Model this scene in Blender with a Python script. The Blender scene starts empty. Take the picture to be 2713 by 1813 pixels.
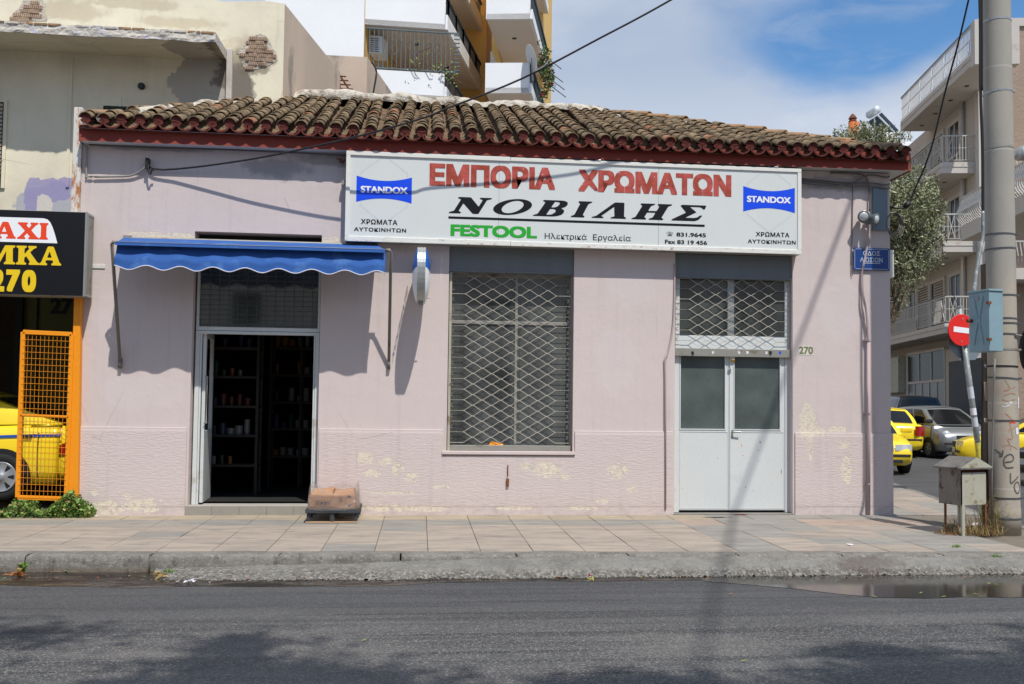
import bpy, math, random
import numpy as np
from mathutils import Vector, Matrix, noise as mnoise

random.seed(7)
SC = bpy.context.scene
COL = SC.collection

# ------------------------------------------------------------------ camera
IW, IH = 2713.0, 1813.0
FPX = IW * 35 / 36
CAM = Vector((0.0, -13.5, 1.462))
YAW, PIT, ROL = 0.113605, 0.046333, 0.011315
OSX, OSY = -58.918, 50.177
_f = Vector((math.sin(YAW), math.cos(YAW), 0)); _r = Vector((math.cos(YAW), -math.sin(YAW), 0)); _u = Vector((0, 0, 1))
FW = _f * math.cos(PIT) + _u * math.sin(PIT)
_u2 = _u * math.cos(PIT) - _f * math.sin(PIT)
RT = _r * math.cos(ROL) + _u2 * math.sin(ROL)
UP = _u2 * math.cos(ROL) - _r * math.sin(ROL)
cd = bpy.data.cameras.new('camera'); cam = bpy.data.objects.new('camera', cd); COL.objects.link(cam)
cd.lens = 35; cd.sensor_width = 36; cd.sensor_fit = 'HORIZONTAL'; cd.clip_end = 3000
cd.shift_x = OSX / IW; cd.shift_y = OSY / IW
m = Matrix((RT, UP, -FW)).transposed().to_4x4(); m.translation = CAM
cam.matrix_world = m
SC.camera = cam

# ------------------------------------------------------------------ world + sun
SUNV = Vector((0.35, -1.0, 1.8)).normalized()           # towards the sun
W = bpy.data.worlds.new('World'); SC.world = W; W.use_nodes = True
nt = W.node_tree; nt.nodes.clear()
wo = nt.nodes.new('ShaderNodeOutputWorld'); bg = nt.nodes.new('ShaderNodeBackground')
sky = nt.nodes.new('ShaderNodeTexSky'); sky.sky_type = 'NISHITA'; sky.sun_disc = False
sky.sun_elevation = math.asin(SUNV.z); sky.sun_rotation = math.atan2(SUNV.x, SUNV.y)
sky.altitude = 100; sky.air_density = 1.0; sky.dust_density = 0.3; sky.ozone_density = 2.0
tc = nt.nodes.new('ShaderNodeTexCoord')
L = nt.links.new
def wmath(op, a, b=None, clamp=False):
    q = nt.nodes.new('ShaderNodeMath'); q.operation = op; q.use_clamp = clamp
    for i, v in enumerate((a, b)):
        if v is None: continue
        if isinstance(v, bpy.types.NodeSocket): L(v, q.inputs[i])
        else: q.inputs[i].default_value = v
    return q.outputs[0]
hs = nt.nodes.new('ShaderNodeSeparateXYZ'); L(tc.outputs['Generated'], hs.inputs[0])
def wnoise(scale, sx, sz, det, ro, loc, dist=.3):
    mp = nt.nodes.new('ShaderNodeMapping'); mp.inputs['Scale'].default_value = (sx, sx, sz); mp.inputs['Location'].default_value = loc; L(tc.outputs['Generated'], mp.inputs['Vector'])
    q = nt.nodes.new('ShaderNodeTexNoise'); q.inputs['Scale'].default_value = scale; q.inputs['Detail'].default_value = det; q.inputs['Roughness'].default_value = ro; q.inputs['Distortion'].default_value = dist
    L(mp.outputs['Vector'], q.inputs['Vector']); return q.outputs['Fac']
def wss(v, a, b, hi=1.0):
    q = nt.nodes.new('ShaderNodeMapRange'); q.interpolation_type = 'SMOOTHSTEP'; q.inputs['From Min'].default_value = a; q.inputs['From Max'].default_value = b; q.inputs['To Max'].default_value = hi; L(v, q.inputs['Value']); return q.outputs[0]
# a mostly clouded sky with open blue gaps (direction of each gap, its width)
gap = None
for d_, r_ in (((.41, .86, .355), .17), ((.50, .80, .42), .20), ((.37, .82, .47), .15), ((.2, -.75, .75), .45), ((-.6, -.5, .5), .35)):
    v_ = nt.nodes.new('ShaderNodeVectorMath'); v_.operation = 'DISTANCE'; L(tc.outputs['Generated'], v_.inputs[0]); v_.inputs[1].default_value = Vector(d_).normalized()
    g_ = wmath('SUBTRACT', 1.0, wmath('DIVIDE', v_.outputs['Value'], r_)); gap = g_ if gap is None else wmath('MAXIMUM', gap, g_)
big = wnoise(4.2, 1.0, 1.9, 9, .52, (0.7, .2, .9))
lowc = wmath('MULTIPLY', wss(hs.outputs['Z'], .345, .285), 1.0)
t_ = wmath('SUBTRACT', wmath('ADD', wmath('ADD', wmath('MULTIPLY', wmath('SUBTRACT', big, .5), 3.0), .42), lowc), wmath('MULTIPLY', wmath('MAXIMUM', gap, -.4), 1.7))
thin = wmath('MULTIPLY', wss(wnoise(9, .8, 3.0, 7, .6, (3, 1, 0)), .48, .72), .35)
cov = wmath('MAXIMUM', wss(t_, -.25, .75, .93), thin)
cc = nt.nodes.new('ShaderNodeMix'); cc.data_type = 'RGBA'; cc.inputs['A'].default_value = (5.3, 6.2, 7.8, 1); cc.inputs['B'].default_value = (7.9, 8.5, 9.6, 1)
bright = wmath('ADD', wss(wnoise(3.6, 1.0, 2.0, 6, .55, (5.2, 2.2, 1.4)), .44, .70, .7), wss(hs.outputs['Z'], .34, .26, .55), True)
L(bright, cc.inputs['Factor'])
hsv_ = nt.nodes.new('ShaderNodeHueSaturation'); hsv_.inputs['Saturation'].default_value = 1.25; hsv_.inputs['Value'].default_value = 1.72; L(sky.outputs[0], hsv_.inputs['Color'])
mx = nt.nodes.new('ShaderNodeMix'); mx.data_type = 'RGBA'; L(cov, mx.inputs['Factor']); L(hsv_.outputs[0], mx.inputs['A']); L(cc.outputs['Result'], mx.inputs['B'])
L(mx.outputs['Result'], bg.inputs['Color']); L(bg.outputs[0], wo.inputs[0])
bg.inputs['Strength'].default_value = .085
sd = bpy.data.lights.new('sun', 'SUN'); sd.energy = 4.2; sd.angle = math.radians(.53); sd.color = (1, .955, .88)
so = bpy.data.objects.new('sun', sd); COL.objects.link(so)
so.rotation_euler = SUNV.to_track_quat('Z', 'Y').to_euler()
vs = SC.view_settings; vs.view_transform = 'Standard'; vs.look = 'None'; vs.gamma = 1; vs.use_curve_mapping = False
vs.exposure = 0.04
SC.cycles.max_bounces = 6; SC.cycles.transparent_max_bounces = 12
SC.cycles.use_denoising = True
SC.cycles.sample_clamp_indirect = 6

# ------------------------------------------------------------------ measuring: where a line of sight meets a plane of the place
def ray(px, py): return FW + RT * ((px + OSX - IW / 2) / FPX) - UP * ((py - OSY - IH / 2) / FPX)
def P(px, py, Y=0.0): d = ray(px, py); return CAM + d * ((Y - CAM.y) / d.y)
def G(px, py, z=0.0): d = ray(px, py); return CAM + d * ((z - CAM.z) / d.z)

# ------------------------------------------------------------------ mesh builder
class MB:
    def __init__(s): s.v = []; s.f = []; s.mi = []; s.cur = 0
    def face(s, pts):
        b = len(s.v); s.v += [tuple(p) for p in pts]; s.f.append(tuple(range(b, b + len(pts)))); s.mi.append(s.cur); return s
    def raw(s, vs_, fs_):
        b = len(s.v); s.v += [tuple(p) for p in vs_]
        for q in fs_: s.f.append(tuple(b + i for i in q)); s.mi.append(s.cur)
        return s
    def box(s, a, b, M=None):
        x0, y0, z0 = [min(a[i], b[i]) for i in range(3)]; x1, y1, z1 = [max(a[i], b[i]) for i in range(3)]
        vs_ = [(x0, y0, z0), (x1, y0, z0), (x1, y1, z0), (x0, y1, z0), (x0, y0, z1), (x1, y0, z1), (x1, y1, z1), (x0, y1, z1)]
        if M is not None: vs_ = [M @ Vector(v) for v in vs_]
        return s.raw(vs_, [(0, 3, 2, 1), (4, 5, 6, 7), (0, 1, 5, 4), (1, 2, 6, 5), (2, 3, 7, 6), (3, 0, 4, 7)])
    def tube(s, path, r, n=8, cap=True):
        path = [Vector(p) for p in path]; k = len(path); rr = r if isinstance(r, (list, tuple)) else [r] * k
        vs_ = []; ref = None
        for i, p in enumerate(path):
            t = (path[min(i + 1, k - 1)] - path[max(i - 1, 0)]).normalized()
            if ref is None:
                ref = Vector((0, 0, 1)) if abs(t.z) < .9 else Vector((1, 0, 0))
            a = t.cross(ref).normalized(); b = t.cross(a).normalized(); ref = -b if False else b.cross(t) * 0 + ref
            a = t.cross(ref)
            if a.length < 1e-4: a = t.cross(Vector((1, 0, 0)))
            a.normalize(); b = a.cross(t)
            for j in range(n):
                w = 2 * math.pi * j / n; vs_.append(p + (a * math.cos(w) + b * math.sin(w)) * rr[i])
        fs_ = []
        for i in range(k - 1):
            for j in range(n):
                fs_.append((i * n + j, i * n + (j + 1) % n, (i + 1) * n + (j + 1) % n, (i + 1) * n + j))
        if cap: fs_.append(tuple(range(n - 1, -1, -1))); fs_.append(tuple((k - 1) * n + j for j in range(n)))
        return s.raw(vs_, fs_)
    def bar(s, a, b, w, h=None):
        h = h or w; a = Vector(a); b = Vector(b); t = (b - a).normalized()
        ref = Vector((0, 0, 1)) if abs(t.z) < .95 else Vector((0, 1, 0))
        x = t.cross(ref).normalized() * (w / 2); y = x.cross(t).normalized() * (h / 2)
        vs_ = [a - x - y, a + x - y, a + x + y, a - x + y, b - x - y, b + x - y, b + x + y, b - x + y]
        return s.raw(vs_, [(0, 3, 2, 1), (4, 5, 6, 7), (0, 1, 5, 4), (1, 2, 6, 5), (2, 3, 7, 6), (3, 0, 4, 7)])
    def prism(s, pts, d):
        """pts: planar loop (3d); d: extrusion vector"""
        pts = [Vector(p) for p in pts]; d = Vector(d); n = len(pts)
        fs_ = [tuple(range(n)), tuple(range(2 * n - 1, n - 1, -1))] + [(i, i + n, (i + 1) % n + n, (i + 1) % n) for i in range(n)]
        return s.raw(pts + [p + d for p in pts], fs_)
    def grid(s, fn, nu, nv):
        vs_ = [fn(i / nu, j / nv) for j in range(nv + 1) for i in range(nu + 1)]
        return s.raw(vs_, [(j * (nu + 1) + i, j * (nu + 1) + i + 1, (j + 1) * (nu + 1) + i + 1, (j + 1) * (nu + 1) + i) for j in range(nv) for i in range(nu)])
    def lathe(s, c, prof, n=16, axis='Z'):
        """prof: list of (r, h) along axis from point c"""
        c = Vector(c); vs_ = []
        for r, h in prof:
            for j in range(n):
                w = 2 * math.pi * j / n; a, b = r * math.cos(w), r * math.sin(w)
                vs_.append(c + (Vector((a, b, h)) if axis == 'Z' else Vector((h, a, b)) if axis == 'X' else Vector((a, h, b))))
        k = len(prof)
        fs_ = [(i * n + j, i * n + (j + 1) % n, (i + 1) * n + (j + 1) % n, (i + 1) * n + j) for i in range(k - 1) for j in range(n)]
        fs_ += [tuple(range(n - 1, -1, -1)), tuple((k - 1) * n + j for j in range(n))]
        return s.raw(vs_, fs_)
    def build(s, name, mats, parent=None, smooth=False, bevel=0, rough=0):
        me = bpy.data.meshes.new(name); me.from_pydata(s.v, [], s.f); me.update()
        for mt in (mats if isinstance(mats, (list, tuple)) else [mats]): me.materials.append(mt)
        if any(s.mi): me.polygons.foreach_set('material_index', s.mi)
        if smooth: me.polygons.foreach_set('use_smooth', [True] * len(me.polygons))
        o = bpy.data.objects.new(name, me); COL.objects.link(o)
        if parent is not None: o.parent = parent
        if bevel:
            b = o.modifiers.new('bevel', 'BEVEL'); b.width = bevel; b.segments = 2; b.limit_method = 'ANGLE'; b.angle_limit = math.radians(40)
        return o

def tag(o, label=None, cat=None, group=None, kind=None):
    if label: o['label'] = label
    if cat: o['category'] = cat
    if group: o['group'] = group
    if kind: o['kind'] = kind
    return o
def thing(name, label, cat, group=None, loc=None):
    o = bpy.data.objects.new(name, None); COL.objects.link(o)
    o.empty_display_size = .2
    if loc is not None: o.location = loc
    return tag(o, label, cat, group)
def copy_tree(o, parent=None):
    c = o.copy(); COL.objects.link(c)
    if parent is not None: c.parent = parent
    for ch in list(o.children): copy_tree(ch, c)
    return c

# ------------------------------------------------------------------ materials
def lin(c): return c / 12.92 if c <= .04045 else ((c + .055) / 1.055) ** 2.4
def rgb(r, g, b): return (lin(r / 255), lin(g / 255), lin(b / 255), 1)
class N:
    def __init__(s, name):
        s.m = bpy.data.materials.new(name); s.m.use_nodes = True; s.nt = s.m.node_tree
        s.b = s.nt.nodes['Principled BSDF']; s._pos = None
    def new(s, t): return s.nt.nodes.new(t)
    def link(s, a, b): s.nt.links.new(a, b)
    def put(s, sock, v):
        if v is None: return
        if isinstance(v, bpy.types.NodeSocket): s.link(v, sock)
        else: sock.default_value = v
    def pos(s, scale=(1, 1, 1), loc=(0, 0, 0), rot=(0, 0, 0)):
        if s._pos is None: s._pos = s.new('ShaderNodeNewGeometry').outputs['Position']
        mpn = s.new('ShaderNodeMapping'); s.link(s._pos, mpn.inputs['Vector']); mpn.inputs['Scale'].default_value = scale
        mpn.inputs['Location'].default_value = loc; mpn.inputs['Rotation'].default_value = rot; return mpn.outputs[0]
    def noise(s, vec, scale=1, detail=4, rough=.5, dist=0):
        n = s.new('ShaderNodeTexNoise'); s.link(vec, n.inputs['Vector']); n.inputs['Scale'].default_value = scale
        n.inputs['Detail'].default_value = detail; n.inputs['Roughness'].default_value = rough; n.inputs['Distortion'].default_value = dist
        return n.outputs['Fac']
    def voro(s, vec, scale, feature='F1'):
        n = s.new('ShaderNodeTexVoronoi'); s.link(vec, n.inputs['Vector']); n.inputs['Scale'].default_value = scale; n.feature = feature
        return n.outputs['Distance']
    def math(s, op, a, b=None, c=None, clamp=False):
        n = s.new('ShaderNodeMath'); n.operation = op; n.use_clamp = clamp; s.put(n.inputs[0], a); s.put(n.inputs[1], b)
        if c is not None: s.put(n.inputs[2], c)
        return n.outputs[0]
    def mix(s, fac, a, b, mode='MIX'):
        n = s.new('ShaderNodeMix'); n.data_type = 'RGBA'; n.blend_type = mode
        s.put(n.inputs['Factor'], fac); s.put(n.inputs['A'], a); s.put(n.inputs['B'], b); return n.outputs['Result']
    def ss(s, v, a, b, lo=0.0, hi=1.0):
        n = s.new('ShaderNodeMapRange'); n.interpolation_type = 'SMOOTHSTEP'; s.put(n.inputs['Value'], v)
        n.inputs['From Min'].default_value = a; n.inputs['From Max'].default_value = b
        n.inputs['To Min'].default_value = lo; n.inputs['To Max'].default_value = hi; return n.outputs[0]
    def xyz(s):
        n = s.new('ShaderNodeSeparateXYZ'); s.pos(); s.link(s._pos, n.inputs[0]); return n.outputs
    def bump(s, h, strength=.3, dist=.01, prev=None):
        n = s.new('ShaderNodeBump'); s.link(h, n.inputs['Height']); n.inputs['Strength'].default_value = strength; n.inputs['Distance'].default_value = dist
        if prev is not None: s.link(prev, n.inputs['Normal'])
        return n.outputs[0]
    def blobs(s, lst, k=1.0, nscale=5, edge=.08, ax=('X', 'Z'), detail=6):
        """ragged patches of a material, each (a, b, ra, rb) in metres"""
        o = s.xyz(); nz = s.noise(s.pos(), nscale, detail, .62); best = None
        for (a, b, ra, rb) in lst:
            u = s.math('DIVIDE', s.math('SUBTRACT', o[ax[0]], a), ra); v = s.math('DIVIDE', s.math('SUBTRACT', o[ax[1]], b), rb)
            d = s.math('SQRT', s.math('ADD', s.math('MULTIPLY', u, u), s.math('MULTIPLY', v, v)))
            w = s.math('SUBTRACT', 1.0, d); best = w if best is None else s.math('MAXIMUM', best, w)
        t = s.math('ADD', best, s.math('MULTIPLY', s.math('SUBTRACT', nz, .5), k * 2.5))
        return s.ss(t, 0, edge)
    def col(s, c): s.put(s.b.inputs['Base Color'], c); return s
def mat(name, c, rough=.75, metal=0.0, var=.12, vs_=1.5, fine=.06, fs=30, bump=.15, bs=60, stretch=(1, 1, 1), bd=.004, c2=None, c2amt=0, spec=None, rnd=0, coat=0, trans=0, alpha=None):
    n = N(name); p = n.pos(stretch)
    base = c
    if c2 is not None:
        base = n.mix(n.ss(n.noise(p, vs_ * 1.7, 7, .62), .62 - c2amt, .72 - c2amt * .6), c, c2)
    big = n.noise(p, vs_, 6, .55); sm = n.noise(p, fs, 3, .6)
    v = n.math('ADD', n.math('MULTIPLY', n.math('SUBTRACT', big, .5), var * 3), n.math('MULTIPLY', n.math('SUBTRACT', sm, .5), fine * 3))
    if rnd:
        oi = n.new('ShaderNodeObjectInfo'); v = n.math('ADD', v, n.math('MULTIPLY', n.math('SUBTRACT', oi.outputs['Random'], .5), rnd))
    v = n.math('ADD', v, 1.0)
    hv = n.new('ShaderNodeHueSaturation'); n.put(hv.inputs['Color'], base); n.link(v, hv.inputs['Value'])
    n.col(hv.outputs[0])
    if fine > 0.0: n.put(n.b.inputs['Roughness'], n.math('ADD', rough, n.math('MULTIPLY', n.math('SUBTRACT', sm, .5), .15), clamp=True))
    else: n.b.inputs['Roughness'].default_value = rough
    n.b.inputs['Metallic'].default_value = metal
    if spec is not None: n.b.inputs['Specular IOR Level'].default_value = spec
    if coat: n.b.inputs['Coat Weight'].default_value = coat; n.b.inputs['Coat Roughness'].default_value = .08
    if trans: n.b.inputs['Transmission Weight'].default_value = trans
    if alpha is not None: n.b.inputs['Alpha'].default_value = alpha
    if bump: n.link(n.bump(n.noise(p, bs, 4, .6), bump, bd), n.b.inputs['Normal'])
    n.hsv = hv; n.m['_'] = 0
    del n.m['_']
    return n.m

M = {}
def K(key, *a, **k): M[key] = mat(key, *a, **k); return M[key]
K('white_paint', rgb(214, 217, 217), .45, var=.04, bump=.05)
K('rail_cream', rgb(186, 184, 178), .6, var=.05, bump=0)
K('door_white', rgb(210, 214, 213), .4, var=.03, bump=.03, c2=rgb(186, 183, 174), c2amt=.0)
K('alu', rgb(170, 174, 172), .35, .55, var=.06, bump=.05)
K('alu_old', rgb(150, 148, 140), .55, .3, var=.1, bump=.1, c2=rgb(112, 96, 76), c2amt=.06)
K('grey_box', rgb(112, 118, 121), .6, .1, var=.12, stretch=(3, 3, .4), bump=.05)
K('grille', rgb(182, 177, 166), .5, .15, var=.08, bump=0)
K('black', rgb(20, 20, 22), .6, var=.1, bump=.05)
K('cable', rgb(22, 22, 24), .55, var=.1, bump=0)
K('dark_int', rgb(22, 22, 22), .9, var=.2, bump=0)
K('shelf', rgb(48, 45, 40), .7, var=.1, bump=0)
K('pipe_pink', rgb(178, 160, 160), .7, var=.12, bump=.1)
K('pipe_grey', rgb(120, 118, 112), .6, .2, var=.15, bump=.1, c2=rgb(85, 60, 45), c2amt=.05)
K('old_cable', rgb(105, 98, 95), .8, var=.2, bump=.2)
K('fascia', rgb(132, 54, 42), .8, var=.1, vs_=2, bump=.2, bs=25)
K('soffit', rgb(205, 205, 203), .85, var=.06, bump=.1)
K('red_mortar', rgb(96, 42, 36), .95, var=.25, vs_=12, fine=.2, fs=60, bump=1.0, bs=45, bd=.015)
K('mortar', rgb(196, 189, 176), .95, var=.25, vs_=4, fine=.15, fs=25, bump=1.0, bs=30, bd=.03, c2=rgb(126, 116, 102), c2amt=.14)
K('ridge_tile', rgb(158, 124, 90), .9, var=.25, vs_=3, fine=.12, bump=.6, bs=40, bd=.01, c2=rgb(118, 104, 84), c2amt=.16)
K('chan_tile', rgb(120, 98, 74), .92, var=.3, vs_=7, fine=.15, bump=.8, bs=40, bd=.01, c2=rgb(70, 62, 52), c2amt=.14)
K('plaster_white', rgb(236, 237, 238), .85, var=.05, vs_=.6, bump=.1, bs=12, bd=.01)
K('yellow_wall', rgb(224, 184, 106), .85, var=.06, vs_=.5, bump=.1)
K('soffit_beige', rgb(226, 216, 206), .85, var=.04, bump=.05)
K('rail_dark', rgb(42, 52, 58), .5, .2, var=.1, bump=0)
K('rail_grey', rgb(92, 104, 108), .6, .2, var=.1, bump=0)
K('tan_wall', rgb(196, 178, 160), .9, var=.16, vs_=.9, fine=.05, bump=.3, bs=20, bd=.01, c2=rgb(150, 140, 128), c2amt=.08, stretch=(1, 1, .5))
K('rust', rgb(116, 70, 44), .85, var=.3, vs_=14, bump=.3, c2=rgb(70, 48, 40), c2amt=.12)
K('orange', rgb(240, 150, 10), .5, var=.05, bump=.1, bs=20)
K('taxi', rgb(246, 214, 40), .28, var=.03, fine=0, bump=0, coat=.6)
K('car_silver', rgb(140, 142, 142), .32, .5, var=.03, fine=0, bump=0, coat=.4)
K('car_dark', rgb(28, 30, 34), .3, .2, var=.03, fine=0, bump=0, coat=.5)
K('tyre', rgb(28, 28, 29), .85, var=.1, bump=.3)
K('rim', rgb(165, 168, 172), .4, .5, var=.05, fine=0, bump=0)
K('car_glass', rgb(16, 20, 24), .08, var=0, fine=0, bump=0, spec=.45)
K('trim', rgb(38, 38, 40), .7, var=.05, bump=0)
K('headlight', rgb(205, 210, 210), .12, .3, var=.1, vs_=20, fine=0, bump=0, coat=.8)
K('tail_red', rgb(150, 18, 14), .15, var=.1, fine=0, bump=0, coat=.8)
K('blue_stripe', rgb(28, 86, 170), .4, var=.02, bump=0)
K('brass', rgb(176, 140, 60), .35, .8, var=.05, bump=0)
K('cardboard', rgb(172, 128, 92), .85, var=.07, vs_=5, stretch=(1, 1, 6), bump=.15)
K('card_print', rgb(50, 44, 48), .8, var=.1, bump=0)
K('wood_pale', rgb(176, 146, 116), .9, var=.2, vs_=4, stretch=(1, 8, 8), bump=.4)
K('wood_grey', rgb(92, 82, 72), .95, var=.3, vs_=3, stretch=(9, 9, .6), bump=.7, bs=40, bd=.01)
K('pallet_dark', rgb(60, 62, 66), .8, var=.2, bump=.3)
K('cab_blue', rgb(132, 160, 170), .55, var=.1, vs_=5, bump=.1, c2=rgb(120, 142, 150), c2amt=.0)
K('cab_cream', rgb(172, 170, 152), .6, var=.1, vs_=4, bump=.1, c2=rgb(128, 112, 88), c2amt=.05)
K('cab_steel', rgb(118, 114, 108), .5, .25, var=.25, vs_=5, stretch=(1, 1, .5), bump=.1, c2=rgb(78, 56, 42), c2amt=.1)
K('sign_back', rgb(120, 132, 138), .5, .2, var=.06, bump=0)
K('sign_red', rgb(226, 32, 24), .4, var=.02, bump=.02)
K('sign_pole', rgb(142, 148, 148), .5, .3, var=.12, vs_=8, bump=.1, c2=rgb(196, 198, 198), c2amt=.08)
K('strap', rgb(96, 98, 100), .45, .5, var=.2, vs_=14, bump=0)
K('build_beige', rgb(184, 176, 166), .88, var=.06, vs_=.8, bump=.1)
K('build_trim', rgb(194, 188, 180), .85, var=.05, vs_=1.5, bump=.1, c2=rgb(180, 170, 160), c2amt=.04)
K('build_rough', rgb(158, 138, 122), .95, var=.1, vs_=2, fine=.1, bump=.8, bs=10, bd=.03)
K('marble_dark', rgb(44, 50, 58), .6, var=.3, vs_=2, bump=0)
K('shutter', rgb(176, 162, 142), .8, var=.1, bump=0)
K('win_glass', rgb(44, 54, 50), .2, var=.3, vs_=1.2, fine=0, bump=0, spec=.12)
K('leaf_olive', rgb(122, 130, 96), .6, var=.25, vs_=6, bump=0, rnd=0)
K('leaf_green', rgb(92, 126, 52), .6, var=.3, vs_=9, bump=0)
K('leaf_tree', rgb(70, 96, 48), .6, var=.25, vs_=3, bump=0)
K('bark', rgb(96, 84, 70), .95, var=.25, bump=.8, bs=20, bd=.02)
K('dry_grass', rgb(168, 146, 96), .9, var=.25, vs_=10, bump=0)
K('dead_leaf', rgb(150, 96, 52), .8, var=.4, vs_=12, bump=0)
K('paper', rgb(228, 228, 232), .8, var=.04, bump=.1)
K('red_plastic', rgb(168, 34, 60), .5, var=.05, bump=0)
K('blue_fabric', rgb(40, 86, 154), .9, var=.12, vs_=2.0, c2=rgb(64, 108, 168), c2amt=.10, bump=.25, bs=120, bd=.002)
K('white_trim', rgb(205, 205, 215), .8, var=.04, bump=0)
K('print_black', rgb(14, 14, 18), .35, var=.05, fine=0, bump=0)
K('print_green', rgb(34, 168, 44), .4, var=.04, fine=0, bump=0)
K('print_blue', rgb(6, 74, 232), .4, var=.02, fine=0, bump=0)
K('print_white', rgb(240, 242, 244), .5, var=.02, fine=0, bump=0)
K('print_ghost', rgb(202, 209, 210), .4, var=.02, fine=0, bump=0)
K('print_yellow', rgb(236, 200, 24), .4, var=.03, fine=0, bump=0)
K('print_redorange', rgb(238, 70, 30), .4, var=.02, fine=0, bump=0)
K('olive_sign', rgb(108, 104, 44), .6, var=.06, bump=0)
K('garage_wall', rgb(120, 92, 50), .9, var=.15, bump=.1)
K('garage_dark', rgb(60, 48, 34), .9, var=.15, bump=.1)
K('sign_plate_blue', rgb(32, 66, 130), .35, var=.06, vs_=8, bump=.03)
K('plate_white', rgb(196, 204, 210), .5, var=.08, vs_=12, bump=0)
K('olive_num', rgb(120, 120, 76), .7, var=.15, vs_=20, bump=0)
K('num_plate', rgb(216, 215, 209), .7, var=.1, vs_=12, bump=0)
K('panel_sign', rgb(214, 218, 216), .3, var=.03, vs_=1.4, fine=.012, stretch=(2.2, 1, .5), bump=.0)
K('seam', rgb(105, 96, 88), .8, var=.1, bump=0)
K('solar_white', rgb(200, 208, 212), .35, .3, var=.04, bump=0)
K('solar_panel', rgb(46, 58, 70), .15, var=.05, fine=0, bump=0)
K('chimney_orange', rgb(196, 104, 40), .8, var=.25, vs_=8, bump=.2, c2=rgb(90, 50, 34), c2amt=.08)
K('far_brick', rgb(196, 140, 112), .9, var=.1, bump=.2)
K('tile_riser', rgb(150, 146, 136), .5, var=.06, vs_=6, bump=.05)
K('step_top', rgb(168, 164, 156), .75, var=.08, vs_=4, c2=rgb(150, 140, 108), c2amt=.06)
K('brick_hollow', rgb(172, 148, 126), .95, var=.25, vs_=7, fine=.15, bump=.6, bs=50, bd=.01, c2=rgb(150, 122, 104), c2amt=.12)
K('slab_edge', rgb(196, 190, 180), .9, var=.2, vs_=2.5, fine=.1, bump=.9, bs=14, bd=.03, c2=rgb(168, 172, 196), c2amt=.1)
K('frosted', rgb(84, 93, 91), .3, var=.38, vs_=2.4, fine=.06, fs=18, bump=0)
K('lamp_head', rgb(120, 122, 122), .35, .5, var=.1, bump=0)
K('junction_box', rgb(112, 128, 138), .7, var=.1, vs_=6, bump=.2)
K('rock', rgb(140, 136, 128), .9, var=.25, vs_=20, fine=.2, bump=.5)

# roof tile: lichen-brown, each tile its own tone
n = N('roof_tile_clay'); p = n.pos(); oi = n.new('ShaderNodeObjectInfo').outputs['Random']
c0 = n.mix(n.ss(n.noise(p, 5, 6, .6), .4, .6), rgb(134, 114, 88), rgb(98, 85, 66))
c0 = n.mix(n.ss(n.noise(p, 14, 5, .7), .55, .62), c0, rgb(66, 56, 46))
c0 = n.mix(n.math('MULTIPLY', n.ss(oi, .93, .95), .5), c0, rgb(150, 92, 68))
hv = n.new('ShaderNodeHueSaturation'); n.link(c0, hv.inputs['Color']); n.link(n.math('ADD', n.math('MULTIPLY', oi, .5), .78), hv.inputs['Value'])
n.col(hv.outputs[0]); n.b.inputs['Roughness'].default_value = .95
n.link(n.bump(n.noise(p, 40, 5, .65), .7, .008), n.b.inputs['Normal']); M['roof_tile'] = n.m

# pink stucco with flaked patches of older cream paint
FL = [(5.42, 1.30, .13, .27), (5.5, 1.17, .22, .07), (5.86, 1.2, .14, .05), (5.98, .62, .08, .2), (5.95, .98, .08, .06), (5.45, .95, .04, .2),
      (-.72, .76, .1, .1), (-.45, .72, .09, .06), (-.62, .56, .12, .06), (-.28, .62, .08, .09), (-.1, .5, .09, .06), (.3, .38, .12, .03),
      (1.45, .66, .10, .06), (1.72, .62, .2, .11), (1.95, .52, .1, .05), (2.7, .6, .15, .1), (2.9, .35, .08, .05), (2.5, .2, .1, .04),
      (-4.0, .1, .25, .09), (-3.55, .13, .2, .1), (-4.15, .3, .05, .04), (-3.75, .25, .06, .04), (-.4, .1, .3, .05), (.1, .09, .3, .04), (-.9, .1, .2, .04), (1.3, .1, .25, .03), (2.2, .1, .25, .03),
      (-.75, 3.63, .1, .08), (5.0, 3.63, .1, .04), (-3.6, 3.66, .25, .06), (-3.2, 3.66, .2, .05), (-1.2, 3.66, .15, .06), (.26, 3.35, .02, .2), (-.35, .3, .3, .02)]
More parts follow.
